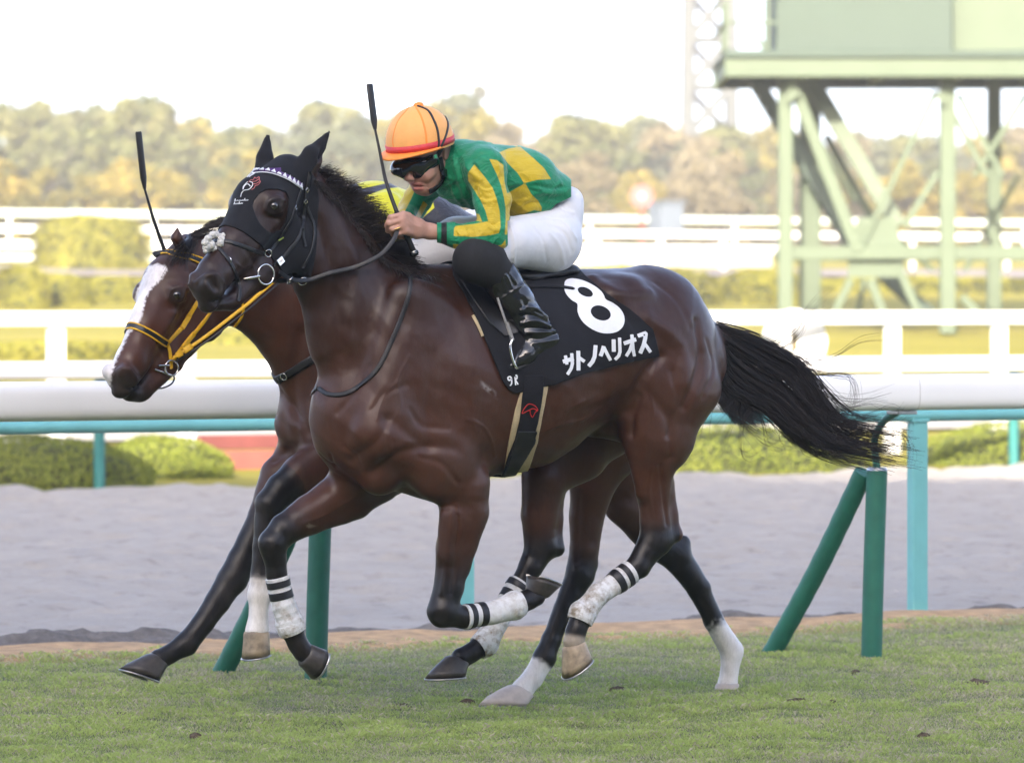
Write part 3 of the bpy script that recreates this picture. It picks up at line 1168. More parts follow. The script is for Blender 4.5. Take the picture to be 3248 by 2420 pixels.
g_tree = 'trees of the far tree line'
xs_tops = [(-90, 345, 0), (40, 335, 0), (150, 325, 6), (270, 340, 0), (390, 322, 6), (480, 312, 0), (570, 360, 2), (660, 385, 1), (760, 405, 0),
           (860, 400, 6), (950, 395, 5), (1040, 325, 0), (1120, 385, 5), (1220, 400, 8), (1330, 330, 3), (1400, 305, 5), (1480, 340, 3),
           (1570, 400, 4), (1660, 395, 7), (1740, 372, 6), (1830, 370, 0), (1920, 385, 0), (2010, 380, 5), (2080, 372, 6), (2150, 395, 7),
           (2300, 400, 0), (2400, 395, 3), (2520, 420, 3), (2650, 430, 7), (2760, 425, 5), (2880, 430, 0), (3000, 440, 5), (3130, 425, 3), (3250, 415, 4), (3380, 410, 0)]
KIND = {'olive_leaf': 'olive green', 'yellow_leaf': 'yellow green', 'brown_leaf': 'brownish', 'grey_green_leaf': 'grey green'}
ORD = ['first', 'second', 'third', 'fourth', 'fifth', 'sixth', 'seventh', 'eighth', 'ninth', 'tenth', 'eleventh', 'twelfth']
ranks = []
for k, (px, yt, v) in enumerate(xs_tops):
    ranks.append(('front rank of the far tree line', px, v, yt, 186 + (k % 4) * 7, 3.3))
    ranks.append(('back rank of the far tree line', px + 48, (v, 0, 3, v)[k % 4], yt + 34 + 17 * (k % 3), 222 + (k % 3) * 6, 3.3))
for k, px in enumerate((-40, 120, 290, 430, 560, 690, 820, 960, 1700, 1850, 2000, 2140, 2270, 2560, 2720, 2900, 3090, 3270)):
    v = (2, 3, 8, 2)[k % 4] if px < 1500 or px > 2600 else (7, 4, 2, 7)[k % 4]
    ranks.append(('low bushy row before the tree line', px, v, 490 + 37 * (k % 3), 160 + 5 * (k % 3), 3.2))
seen = {}
for rank, px, v, yt, w_, zb in sorted(ranks, key=lambda r: r[1]):
    kind = KIND[TREES[v][1].materials[0].name]
    side = 'at far left' if px < 600 else 'above the horse heads' if px < 1250 else 'behind the rider' if px < 2200 else 'behind the tower'
    i = seen.get((rank, kind, side), 0); seen[(rank, kind, side)] = i + 1
    put_tree(TREES[v], px, yt, w_, f'{ORD[i]} {kind} tree {side}, {rank}', rank, zb)
p = at_w(1520, 228, 300)
put_tree(CONI, 1520, 228, 300, 'tall hazy conifer rising above the tree line behind the helmet', None, 3.4, 12, 'conifer_tree')


# ------------------------------------------------------------------ lattice mast
def lattice(name, px, wpx, w, ztop, label, th):
    c = at_w(px, 700, w); hw = wpx / 2 * (c[1] / FPX)
    t_ = empty(name, (c[0], c[1], 3.3), label, 'mast')
    for sx, sy in ((-1, -1), (1, -1), (1, 1), (-1, 1)):
        MB().add(*tube([(c[0] + sx * hw, c[1] + sy * hw, 3.2), (c[0] + sx * hw * .75, c[1] + sy * hw * .75, ztop)], th, 6)).build('leg', M_MAST, t_, True)
    k = 0; z = 3.5
    while z < ztop - 3:
        f0 = 1 - .25 * (z - 3.2) / (ztop - 3.2); z1 = z + hw * 2; f1 = 1 - .25 * (z1 - 3.2) / (ztop - 3.2)
        mb = MB()
        for (ax, ay), (bx, by) in (((-1, -1), (1, -1)), ((1, -1), (1, 1)), ((1, 1), (-1, 1)), ((-1, 1), (-1, -1))):
            mb.add(*tube([(c[0] + ax * hw * f0, c[1] + ay * hw * f0, z), (c[0] + bx * hw * f1, c[1] + by * hw * f1, z1)], th * .75, 5))
            mb.add(*tube([(c[0] + ax * hw * f0, c[1] + ay * hw * f0, z), (c[0] + bx * hw * f0, c[1] + by * hw * f0, z)], th * .6, 5))
        mb.build('bracing', M_MAST, t_, True)
        z = z1
    return t_


lattice('lattice_mast', 2250, 150, 290, 42, 'hazy pale lattice mast left of the green tower', .42)
lattice('radio_mast', 575, 22, 640, 60, 'thin faint mast on the skyline at the left', .06)

# ------------------------------------------------------------------ judging tower
D0, D1 = 90.0, 93.4
tower = empty('judging_tower', at_depth(2750, 990, 93), 'pale green steel judging tower with stairs and a cabin on top', 'tower')
ZG = 1.2


def tp(px, py, d=D0): return at_depth(px, py, d)


def beam(name, a, b, hw, hd=None, mat=M_TOWER, up=(0, 0, 1)):
    a = np.asarray(a); b = np.asarray(b); d = norm(b - a)
    u = norm(np.cross(d, (0, 1, 0))) if abs(d[1]) < .9 else np.array([1.0, 0, 0])
    MB().add(*box((a + b) / 2, d, u, np.cross(d, u), np.linalg.norm(b - a) / 2, hw, hd or hw, .01)).build(name, mat, tower)


for px, d, wpx in ((2491, D0, 45), (3005, D0, 48), (2569, D1, 66), (3153, D1, 44), (3600, D0, 48), (3620, D1, 48)):
    top = tp(px, 205, d); beam('column', (top[0], d, ZG - .2), (top[0], d, tp(px, 200, D0)[2]), wpx / 2 * d / FPX)
for d in (D0, D1):
    a = tp(2491, 802, D0); b_ = tp(3700, 802, D0)
    beam('cross_beam', (a[0], d + .02, a[2]), (b_[0], d + .02, b_[2]), .12, .1)
for px in (2491, 3005, 3600):
    a = tp(px, 802)
    beam('tie_beam', (a[0], D0 + .2, a[2] + .01), (a[0] + .1, D1, a[2] + .01), .09)
gz = tp(2780, 740)
GX = tp(2790, 800)[0]
def plate(pts, d, th=.02, name='gusset'):
    P = [tp(x, y, d) for x, y in pts]; n = len(P)
    V = [p + np.array([0, -th, 0]) for p in P] + [p + np.array([0, th, 0]) for p in P]
    F = [tuple(range(n)), tuple(range(2 * n - 1, n - 1, -1))] + [(i, i + n, (i + 1) % n + n, (i + 1) % n) for i in range(n)]
    MB().add(V, F).build(name, M_TOWER, tower)
plate([(2722, 690), (2835, 690), (2868, 790), (2868, 880), (2690, 880), (2690, 790)], D0 + .16)
plate([(2496, 215), (2540, 300), (2496, 330)], D0 - .32); plate([(3000, 290), (2960, 300), (3000, 340)], D0 - .32)
for (x0, y0, x1, y1, w_, d) in ((2510, 250, 2722, 800, .11, D0 - .05), (2970, 290, 2728, 790, .05, D0 + .05), (2975, 545, 2868, 720, .06, D0 + .04),
                                (2620, 430, 2780, 720, .07, D1), (2985, 290, 3130, 560, .05, D0), (3040, 300, 3180, 560, .05, D0 + .1), (3280, 260, 3090, 560, .05, D0 + .2),
                                (2700, 885, 2650, 985, .07, D0), (2760, 885, 2800, 990, .08, D0), (2860, 870, 2912, 990, .08, D0), (3050, 940, 3100, 990, .07, D0),
                                (2740, 885, 2720, 990, .05, D1), (3230, 560, 3060, 860, .05, D1)):
    beam('brace', tp(x0, y0, d), tp(x1, y1, d), w_, w_ * .6)
beam('brace', tp(2570, 250, D1 - 2), tp(2850, 720, D1 - 2.5), .15, .1)
# stairs between the column rows
for (x0, y0, x1, y1, d) in ((2395, 255, 2712, 790, D0 + 3), (2760, 830, 2960, 1010, D0 + 2.5)):
    a, b_ = tp(x0, y0, d), tp(x1, y1, d)
    for dy in (-.4, .4):
        beam('stair_stringer', a + np.array([0, dy, 0]), b_ + np.array([0, dy, 0]), .13, .03, M_TOWERD)
        beam('handrail', a + np.array([0, dy, .9]), b_ + np.array([0, dy, .9]), .025)
    n = max(4, int(abs(a[2] - b_[2]) / .2))
    for k in range(n):
        c = a + (b_ - a) * (k + .5) / n
        MB().add(*box(c, (1, 0, 0), (0, 1, 0), (0, 0, 1), .14, .38, .018, .004)).build('stair_tread', M_GRATE, tower)
# platform and cabin
zp0 = tp(2600, 250)[2]; zp1 = tp(2600, 166)[2]
xl = tp(2292, 200)[0]; xr = xl + 12
MB().add(*box(((xl + xr) / 2, (D0 + D1) / 2, zp1 - .08), (1, 0, 0), (0, 1, 0), (0, 0, 1), (xr - xl) / 2, (D1 - D0) / 2 + .9, .07, .02)).build('platform_deck', M_TOWERD, tower)
for d in (D0 - .75, D1 + .75):
    beam('edge_beam', (xl, d, zp1 - .33), (xr, d, zp1 - .33), .17, .06)
    beam('edge_flange', (xl, d - .02, zp0 + .02), (xr, d - .02, zp0 + .02), .03, .13)
for k in range(9):
    x = xl + .1 + k * 1.45
    beam('floor_joist', (x, D0 - .68, zp1 - .3), (x, D1 + .68, zp1 - .3), .05, .14)
for px in (2300, 2430, 2318):
    x = tp(px, 100)[0]
    d = D0 - .7 if px != 2318 else D1
    beam('railing_post', (x, d, zp1), (x, d, zp1 + 1.1), .03)
for z in (.5, 1.08):
    beam('railing', (xl, D0 - .7, zp1 + z), (tp(2457, 0)[0], D0 - .7, zp1 + z), .028)
    beam('railing', (xl + .02, D0 - .7, zp1 + z), (xl + .02, D1 + .7, zp1 + z), .028)
x0 = tp(2457, 100)[0]; x1 = tp(3017, 100)[0]
MB().add(*box(((x0 + x1) / 2, (D0 + D1) / 2, zp1 + 1.5), (1, 0, 0), (0, 1, 0), (0, 0, 1), (x1 - x0) / 2, (D1 - D0) / 2 + .3, 1.5, .02)).build('cabin', M_TOWERD, tower)
MB().add(*box(((x1 + xr) / 2 + .02, (D0 + D1) / 2 + .4, zp1 + 1.5), (1, 0, 0), (0, 1, 0), (0, 0, 1), (xr - x1) / 2 - .02, (D1 - D0) / 2, 1.5, .02)).build('cabin', M_TOWER, tower)
MB().add(*box(((x0 + xr) / 2, (D0 + D1) / 2, zp1 + 3.1), (1, 0, 0), (0, 1, 0), (0, 0, 1), (xr - x0) / 2 + .5, (D1 - D0) / 2 + .9, .08, .02)).build('roof', M_TOWER, tower)

# ------------------------------------------------------------------ grandstand behind the photographer (it shades the course)
GH = 25.0
GA = math.radians(30)
GR = RD * math.cos(GA) - WD * math.sin(GA)          # the stand is not quite parallel to the course
GD = WD * math.cos(GA) + RD * math.sin(GA)
edge = track(21, 37.5, 0) - np.array(SUN_DIR) * (GH + .5) / math.tan(SUN_EL)


def gpt(a, b, z): return edge + GR * a + GD * b + np.array([0, 0, z])


gs = empty('grandstand', gpt(0, -4, 0), 'huge pale concrete grandstand along the course behind the photographer', 'grandstand')
L = 130
for k in range(7):
    z = 1.2 + k * 2.6; w0 = -5 - k * 3.4
    MB().add(*box(gpt(0, w0 - 1.7, z / 2), GR, GD, (0, 0, 1), L, 1.68, z / 2, .03)).build('terrace', M_CONC, gs)
    MB().add(*box(gpt(0, w0 - 1.5, z + .22), GR, GD, (0, 0, 1), L - 1, .35, .2, .03)).build('seat_row', M_SEAT, gs)
MB().add(*box(gpt(0, -32, GH / 2), GR, GD, (0, 0, 1), L, 1.6, GH / 2 - .02, .05)).build('rear_wall', M_CONC, gs)
MB().add(*box(gpt(0, -17, GH), GR, GD, (0, 0, 1), L + 3, 17, .5, .05)).build('roof', M_CONC, gs)
for q in range(-126, 127, 18):
    MB().add(*box(gpt(q, -28.6, GH / 2), GR, GD, (0, 0, 1), .7, .9, GH / 2 - .6, .05)).build('pillar', M_CONC, gs)

# ------------------------------------------------------------------ haze over the infield
hz = bpy.data.materials.new('haze'); hz.use_nodes = True
ht = hz.node_tree; ht.nodes.remove(ht.nodes['Principled BSDF'])
pv = ht.nodes.new('ShaderNodeVolumePrincipled')
pv.inputs['Color'].default_value = (.93, .93, .93, 1)
pv.inputs['Density'].default_value = HAZE
ht.links.new(pv.outputs[0], ht.nodes['Material Output'].inputs['Volume'])
Vz, Fz = box((0, 330, 30), (1, 0, 0), (0, 1, 0), (0, 0, 1), 420, 480, 34)
ho = MB().add(Vz, Fz).build('haze', hz)
ho['kind'] = 'stuff'

# ================================================================== horses
LAT = np.array([0, -1.0, 0])


def coat_mat(name, rough=0.36):
    m, t, b = nt(name)
    a = N(t, 'ShaderNodeAttribute', attribute_name='coat')
    n1 = noise(t, 9, 5, 0.6); n2 = noise(t, 150, 4, 0.8, stretch=(1, 1, .3))
    c = mixc(t, ramp(t, n1, [(0.3, 0.0), (0.75, 0.35)]), a.outputs['Color'], (0.5, 0.42, 0.38), 'MULTIPLY')
    n5 = noise(t, 7, 6, .7, dist=.5, stretch=(1.6, 1.6, .5))
    c = mixc(t, ramp(t, n5, [(.45, 0), (.75, .4)]), c, (.075, .058, .050))
    nd = noise(t, 130, 4, .8, stretch=(1, 1, .3))
    c = mixc(t, ramp(t, nd, [(.3, 0), (.8, .42)]), c, (.45, .42, .40), 'MULTIPLY')
    t.links.new(c, b.inputs['Base Color'])
    b.inputs['Roughness'].default_value = rough
    t.links.new(ramp(t, n1, [(0.3, rough - .05), (0.75, rough + .12)]), b.inputs['Roughness'])
    b.inputs['Specular IOR Level'].default_value = 0.34
    n4 = noise(t, 34, 5, 0.65, dist=.4, stretch=(1, 1, .55))
    bump(t, b, n4, 0.09, 0.006)
    bump(t, b, n1, 0.10, 0.01); bump(t, b, n2, 0.34, 0.0018)
    return m


def hair_mat(name, c, rough=0.4):
    m, t, b = nt(name)
    b.inputs['Base Color'].default_value = (*c, 1)
    b.inputs['Roughness'].default_value = rough
    b.inputs['Specular IOR Level'].default_value = 0.45
    return m


M_COAT = coat_mat('bay_coat')
M_HAIR = hair_mat('black_hair', (0.026, 0.0185, 0.0140), .36)
M_EYE = simple('dark_eye', (0.012, 0.007, 0.005), 0.05, 0.1, 40, spec=0.8, coat=1.0)
M_HOOFD = simple('dark_hoof', (0.045, 0.038, 0.033), 0.42, 0.3, 40, 0.3, 60)
M_HOOFL = simple('horn_hoof', (0.33, 0.255, 0.17), 0.5, 0.4, 28, 0.3, 60)
M_HOOFW = simple('pale_hoof', (0.52, 0.45, 0.40), 0.6, 0.12, 30, 0.2, 60)
M_HOOD = simple('black_hood_cloth', (0.010, 0.010, 0.012), 0.8, 0.2, 300, 0.25, 700, spec=.25, sheen=0.06, bdist=.001)
M_CLOTH = simple('black_saddle_cloth', (0.010, 0.010, 0.0125), 0.8, 0.15, 200, 0.2, 500, spec=.25, sheen=0.05, bdist=.001)
M_LEATHER = simple('black_leather', (0.013, 0.013, 0.014), 0.42, 0.2, 80, 0.15, 200)
M_CHROME = simple('polished_metal', (0.75, 0.74, 0.72), 0.14, 0.05, 30, metal=1.0)
M_WPRINT = simple('white_print', (0.78, 0.79, 0.80), 0.6, 0.03, 60)
M_CREAM = simple('cream_girth', (0.50, 0.40, 0.24), 0.8, 0.1, 120, 0.3, 300)
M_REDTH = simple('red_thread', (0.55, 0.02, 0.02), 0.6, 0.1, 100)
M_FLEECE = simple('white_fleece', (0.66, 0.64, 0.58), 0.95, 0.15, 130, 0.9, 160, bdist=.006)
M_PURPLE = simple('purple_braid', (0.07, 0.022, 0.13), 0.5, 0.15, 100)
M_YEL = simple('yellow_webbing', (0.75, 0.42, 0.008), 0.5, 0.1, 120, 0.2, 300)
M_TAPE = simple('black_tape', (0.012, 0.012, 0.014), 0.45, 0.2, 100)
M_SHOE = simple('horseshoe_metal', (0.42, 0.41, 0.40), 0.35, 0.2, 60, metal=1.0)
M_PINK = simple('red_white_thread', (0.6, 0.16, 0.15), 0.6, 0.2, 150)


def bandage_mat():
    m, t, b = nt('white_bandage')
    b.inputs['Roughness'].default_value = 0.85
    n1 = noise(t, 26, 5, .7); n2 = noise(t, 300, 2)
    a = N(t, 'ShaderNodeAttribute', attribute_name='dirt')
    mm = N(t, 'ShaderNodeMath', operation='MULTIPLY'); t.links.new(ramp(t, n1, [(.42, 0), (.66, 1)]), mm.inputs[0]); t.links.new(a.outputs['Fac'], mm.inputs[1])
    t.links.new(mixc(t, mm.outputs[0], (.70, .70, .70), (.30, .25, .19)), b.inputs['Base Color'])
    w = N(t, 'ShaderNodeAttribute', attribute_name='wrap')
    wv = N(t, 'ShaderNodeMath', operation='PINGPONG'); t.links.new(w.outputs['Fac'], wv.inputs[0]); wv.inputs[1].default_value = 1.0
    bump(t, b, wv.outputs[0], .35, .006); bump(t, b, n2, .3, .001); bump(t, b, n1, .4, .006)
    return m


M_BAND = bandage_mat()


class Beast:
    """collects shapes first so the grid can be sized, then solves them"""
    def __init__(self, frame, h):
        self.fr = frame; self.h = h
        self.R = np.array([frame.u, frame.n, [0, 0, 1.0]])
        self.body = []; self.carve = []; self.legs = {}

    def add(self, A, B, ra, rb, k=.04, lat=None): self.body.append((A, B, ra, rb, k, lat))
    def sub(self, A, B, ra, rb, k=.012, lat=None): self.carve.append((A, B, ra, rb, k, lat))

    def solve(self, leg_k=.05, inner=.012):
        pts = []
        for (A, B, ra, rb, k, lat) in self.body:
            pts += [(A, np.max(ra)), (B, np.max(rb))]
        for ch in self.legs.values():
            for c in ch['chain'] + ch.get('extra', []): pts.append((c[0], np.max(c[1])))
        L = np.array([self.R @ p for p, _ in pts]); r = np.array([q for _, q in pts])[:, None]
        G = SDF((L - r).min(0) - .05, (L + r).max(0) + .05, self.h, self.R)
        T = G.new()
        for a in self.body: G.seg(T, a[0], a[1], a[2], a[3], a[4], a[5] if a[5] is not None else self.fr.n)
        out = T.copy()
        for ch in self.legs.values():
            lf = G.new()
            c = ch['chain']
            for (p, ra), (q, rb) in zip(c[:-1], c[1:]): G.seg(lf, p, q, ra, rb, inner, self.fr.n)
            e = ch.get('extra', [])
            for (p, ra), (q, rb) in zip(e[::2], e[1::2]): G.seg(lf, p, q, ra, rb, .03, self.fr.n)
            out = np.minimum(out, smin(T, lf, leg_k))
        for a in self.carve: G.seg(out, a[0], a[1], a[2], a[3], a[4], a[5] if a[5] is not None else self.fr.n, 'sub')
        V, F = G.mesh(out)
        V, F = largest(V, F)
        return relax(V, F, 2, .5), F


def leg_info(V, legs):
    """nearest leg, position along it (in joint numbers) and distance"""
    best = np.full(len(V), 1e9); which = np.full(len(V), -1); par = np.zeros(len(V))
    for li, (nm, ch) in enumerate(legs.items()):
        P = [c[0] for c in ch['chain']]
        for i, (a, b) in enumerate(zip(P[:-1], P[1:])):
            ab = b - a; t = np.clip(((V - a) @ ab) / ab.dot(ab), 0, 1)
            r = ch['chain'][i][1]; r2 = ch['chain'][i + 1][1]
            rr = np.max(r) * (1 - t) + np.max(r2) * t
            d = np.linalg.norm(V - (a + t[:, None] * ab), axis=1) - rr
            m = d < best
            best[m] = d[m]; which[m] = li; par[m] = i + t[m]
    return which, par, best


def sstep(a, b, x):
    t = np.clip((x - a) / (b - a), 0, 1)
    return t * t * (3 - 2 * t)


def hoof(fr, s, c, so, toe, mat, parent, wtop=.040, wbot=.060, shoe=True, lat_tilt=0):
    C, S, Tt = fr.p(*c, s), fr.p(*so, s), fr.p(*toe, s)
    ax = S - C; h = np.linalg.norm(ax); ax = ax / h
    reach = np.linalg.norm(Tt - S)
    td1 = norm(Tt - S); td0 = norm(td1 - .8 * ax * td1.dot(ax)); lt = fr.n if np.cross(ax, td1).dot(fr.n) > 0 else -fr.n
    sn = norm(np.cross(td1, lt)); sn = sn if sn.dot(ax) > 0 else -sn
    prof = [(-.10, .82), (0.0, 1.0), (.06, 1.03), (.35, None), (.7, None), (1.0, None)]
    k = 28; V = []; F = []
    for f, m in prof:
        fr_ = max(0, f)
        front = wtop * 1.05 + (reach - wtop * 1.05) * fr_
        back = wtop * 1.0 + (wbot * .78 - wtop) * fr_
        sd = wtop + (wbot - wtop) * fr_
        if m: front, back, sd = front * m, back * m, sd * m
        for j in range(k):
            a = 2 * math.pi * j / k
            x = math.cos(a); y = math.sin(a)
            rx = front if x > 0 else back
            sq = (abs(x) ** 2.3 + abs(y) ** 2.3) ** (-1 / 2.3)
            wob = 1 + .012 * math.sin(a * 5 + f * 9)
            td = norm(td0 * (1 - fr_) + td1 * fr_); V.append(C + ax * h * f + td * x * rx * sq * wob + lt * y * sd * sq * wob)
    n = len(prof)
    for i in range(n - 1):
        for j in range(k): F.append((i * k + j, i * k + (j + 1) % k, (i + 1) * k + (j + 1) % k, (i + 1) * k + j))
    F.append(tuple(range(k - 1, -1, -1)))
    # hollow sole
    b = len(V)
    base = (n - 1) * k
    ctr = np.mean(V[base:base + k], 0)
    for j in range(k): V.append(ctr + (V[base + j] - ctr) * .78 - sn * .012)
    for j in range(k): F.append((base + j, base + (j + 1) % k, b + (j + 1) % k, b + j))
    F.append(tuple(b + j for j in range(k)))
    o = obj('hoof', np.array(V), F, mat, parent, True)
    if shoe:
        P = []
        for a in np.linspace(-2.35, 2.35, 30):
            x = math.cos(a); y = math.sin(a)
            rx = reach if x > 0 else wbot * .78
            sq = (abs(x) ** 2.3 + abs(y) ** 2.3) ** (-1 / 2.3)
            P.append(S + sn * .004 + td1 * x * rx * sq * .93 + lt * y * wbot * sq * .93)
        MB().add(*tube(P, .0045, 6, True, .009, up=sn)).build('horseshoe', M_SHOE, o, True)
    return o


def strands(paths, rad, name, mat, parent, k=3, tip=.25):
    """many hair strands in one mesh; paths: list of (n,3)"""
    P = np.array(paths)                       # m, n, 3
    m, n, _ = P.shape
    T = np.gradient(P, axis=1); T /= np.maximum(1e-9, np.linalg.norm(T, axis=2))[..., None]
    ref = np.array([0.31, -0.87, 0.38])
    U = np.cross(T, ref); U /= np.maximum(1e-9, np.linalg.norm(U, axis=2))[..., None]
    W = np.cross(T, U)
    r = (np.asarray(rad).reshape(-1, 1) * (np.linspace(1, tip, n)[None, :])) [..., None]
    a = np.arange(k) * 2 * math.pi / k
    V = np.stack([P + U * r * math.cos(x) + W * r * math.sin(x) for x in a], 2)   # m,n,k,3
    id_ = np.arange(m * n * k).reshape(m, n, k)
    nx = np.roll(id_, -1, 2)
    F = np.stack([id_[:, :-1], nx[:, :-1], nx[:, 1:], id_[:, 1:]], -1).reshape(-1, 4)
    return obj(name, V.reshape(-1, 3), F, mat, parent, True)


BAY = np.array([.069, .0268, .0150]); DARK = np.array([.0095, .0082, .0080]); WHITE = np.array([.94, .90, .87])


# ------------------------------------------------------------------ the near horse, number 8
F1 = Frame(29.7, -15.2)
H1 = Frame(53, through=F1.p(935, 560, 0))
B = Beast(F1, .0056)
p = F1.p
B.add(p(1150, 1330), p(1390, 1215), (.215, .165), (.365, .245), .06)
B.add(p(1390, 1215), p(1640, 1180), (.365, .245), (.335, .285), .06)
B.add(p(1640, 1180), p(1870, 1095), (.335, .285), (.262, .28), .06)
B.add(p(1870, 1095), p(2045, 1062), (.262, .27), (.236, .24), .06)
B.add(p(2045, 1062), p(2152, 1142), (.236, .24), (.178, .175), .06)
B.add(p(1330, 905), p(1500, 895), (.06, .05), (.06, .08), .10)
B.add(p(958, 615), p(1065, 850), (.098, .068), (.165, .083), .05)
B.add(p(1065, 850), p(1160, 1010), (.165, .083), (.235, .125), .05)
B.add(p(1160, 1010), p(1270, 1160), (.235, .125), (.31, .19), .06)
for s in (-1, 1):
    o = 62 * (s - 1)                        # parallax of the far side in frame units
    B.add(p(1330 + o, 960, .155 * s), p(1225 + o, 1370, .155 * s), (.12, .055), (.13, .075), .06)
    B.add(p(1235 + o, 1370, .165 * s), p(1390 + o, 1480, .16 * s), (.10, .065), (.10, .07), .05)   # shoulder point and triceps
    B.add(p(1480 + o, 1180, .2 * s), p(1420 + o, 1430, .18 * s), (.12, .06), (.11, .07), .05)
    B.add(p(1135 + .5 * o, 1395, .065 * s), p(1205 + .5 * o, 1495, .08 * s), (.075, .07), (.085, .08), .05)
    B.add(p(1985 + o, 955, .15 * s), p(2135 + o, 1115, .15 * s), (.08, .085), (.115, .095), .06)
    B.add(p(1935 + o, 955, .19 * s), p(1955 + o, 1005, .19 * s), (.05, .045), (.06, .04), .05)     # point of hip
B.add(p(1240, 1470, .02), p(1400, 1515, .04), (.085, .09), (.09, .09), .06)
B.add(p(2085, 1080, .13), p(2125, 1230, .15), (.20, .11), (.20, .125), .05)
B.add(p(2112, 1230, .15), p(2082, 1390, .15), (.195, .125), (.122, .10), .05)
B.add(p(2030, 1180, .17), p(2050, 1360, .16), (.10, .075), (.09, .08), .05)
B.add(p(1955, 1120, -.13), p(1900, 1310, -.15), (.2, .11), (.18, .11), .05)
B.add(p(1900, 1310, -.15), p(1820, 1410, -.15), (.18, .11), (.135, .09), .05)
B.add(p(1900, 1345, .03), p(1985, 1370, .03), (.05, .05), (.04, .04), .05)
B.add(p(2235, 1050), p(2290, 1072), (.045, .05), (.035, .035), .05)
# head
q = H1.p; hn = H1.n
def hadd(A, B_, ra, rb, k=.03): B.add(A, B_, ra, rb, k, hn)
hadd(q(918, 570), q(832, 660), (.088, .070), (.112, .088))
hadd(q(832, 660), q(748, 785), (.112, .088), (.080, .062))
hadd(q(748, 785), q(680, 872), (.080, .062), (.062, .054))
hadd(q(680, 872), q(660, 912), (.062, .054), (.054, .052), .025)
hadd(q(660, 912), q(660, 958), (.050, .048), (.036, .042), .02)
hadd(q(690, 960), q(735, 960), (.030, .035), (.032, .032), .012)
hadd(q(885, 755), q(770, 880), (.085, .045), (.06, .035))
for s in (-1, 1):
    o = 738 * (s - 1)     # parallax: the head is turned further round
    hadd(q(950 + .05 * o, 775, .05 * s), q(940 + .05 * o, 790, .05 * s), (.108, .034), (.10, .034), .035)
    hadd(q(940 + .045 * o, 790, .045 * s), q(820 + .028 * o, 880, .028 * s), (.062, .03), (.042, .024), .03)
    hadd(q(820 + .028 * o, 880, .028 * s), q(748 + .012 * o, 945, .012 * s), (.042, .024), (.032, .026), .02)
    hadd(q(871 + .078 * o, 648, .078 * s), q(868 + .078 * o, 655, .078 * s), .031, .031, .025)
    hadd(q(878 + .070 * o, 626, .070 * s), q(850 + .066 * o, 632, .066 * s), .02, .016, .02)
    hadd(q(862 + .066 * o, 715, .066 * s), q(790 + .05 * o, 800, .05 * s), .016, .010, .025)
    hadd(q(668 + .036 * o, 893, .036 * s), q(690 + .036 * o, 925, .036 * s), (.033, .026), (.026, .022), .02)
    B.sub(q(676 + .064 * o, 890, .064 * s), q(688 + .062 * o, 912, .062 * s), (.019, .024), (.013, .022), .014, hn)
    B.sub(q(716 + .06 * o, 948, .06 * s), q(668 + .06 * o, 972, .06 * s), (.004, .03), (.004, .03), .010, hn)
    hadd(q(955, 560, .05), q(992, 500, .066), (.040, .026), (.041, .020), .02)
hadd(q(992, 500, .066), q(1042, 421, .075), (.041, .020), (.005, .005), .012)
hadd(q(832, 560, -.05), q(840, 500, -.058), (.028, .022), (.023, .022), .015)
hadd(q(840, 500, -.058), q(849, 432, -.062), (.023, .022), (.004, .004), .012)
B.sub(q(1012, 500, .085), q(1036, 440, .09), (.010, .010), (.003, .004), .02, hn)

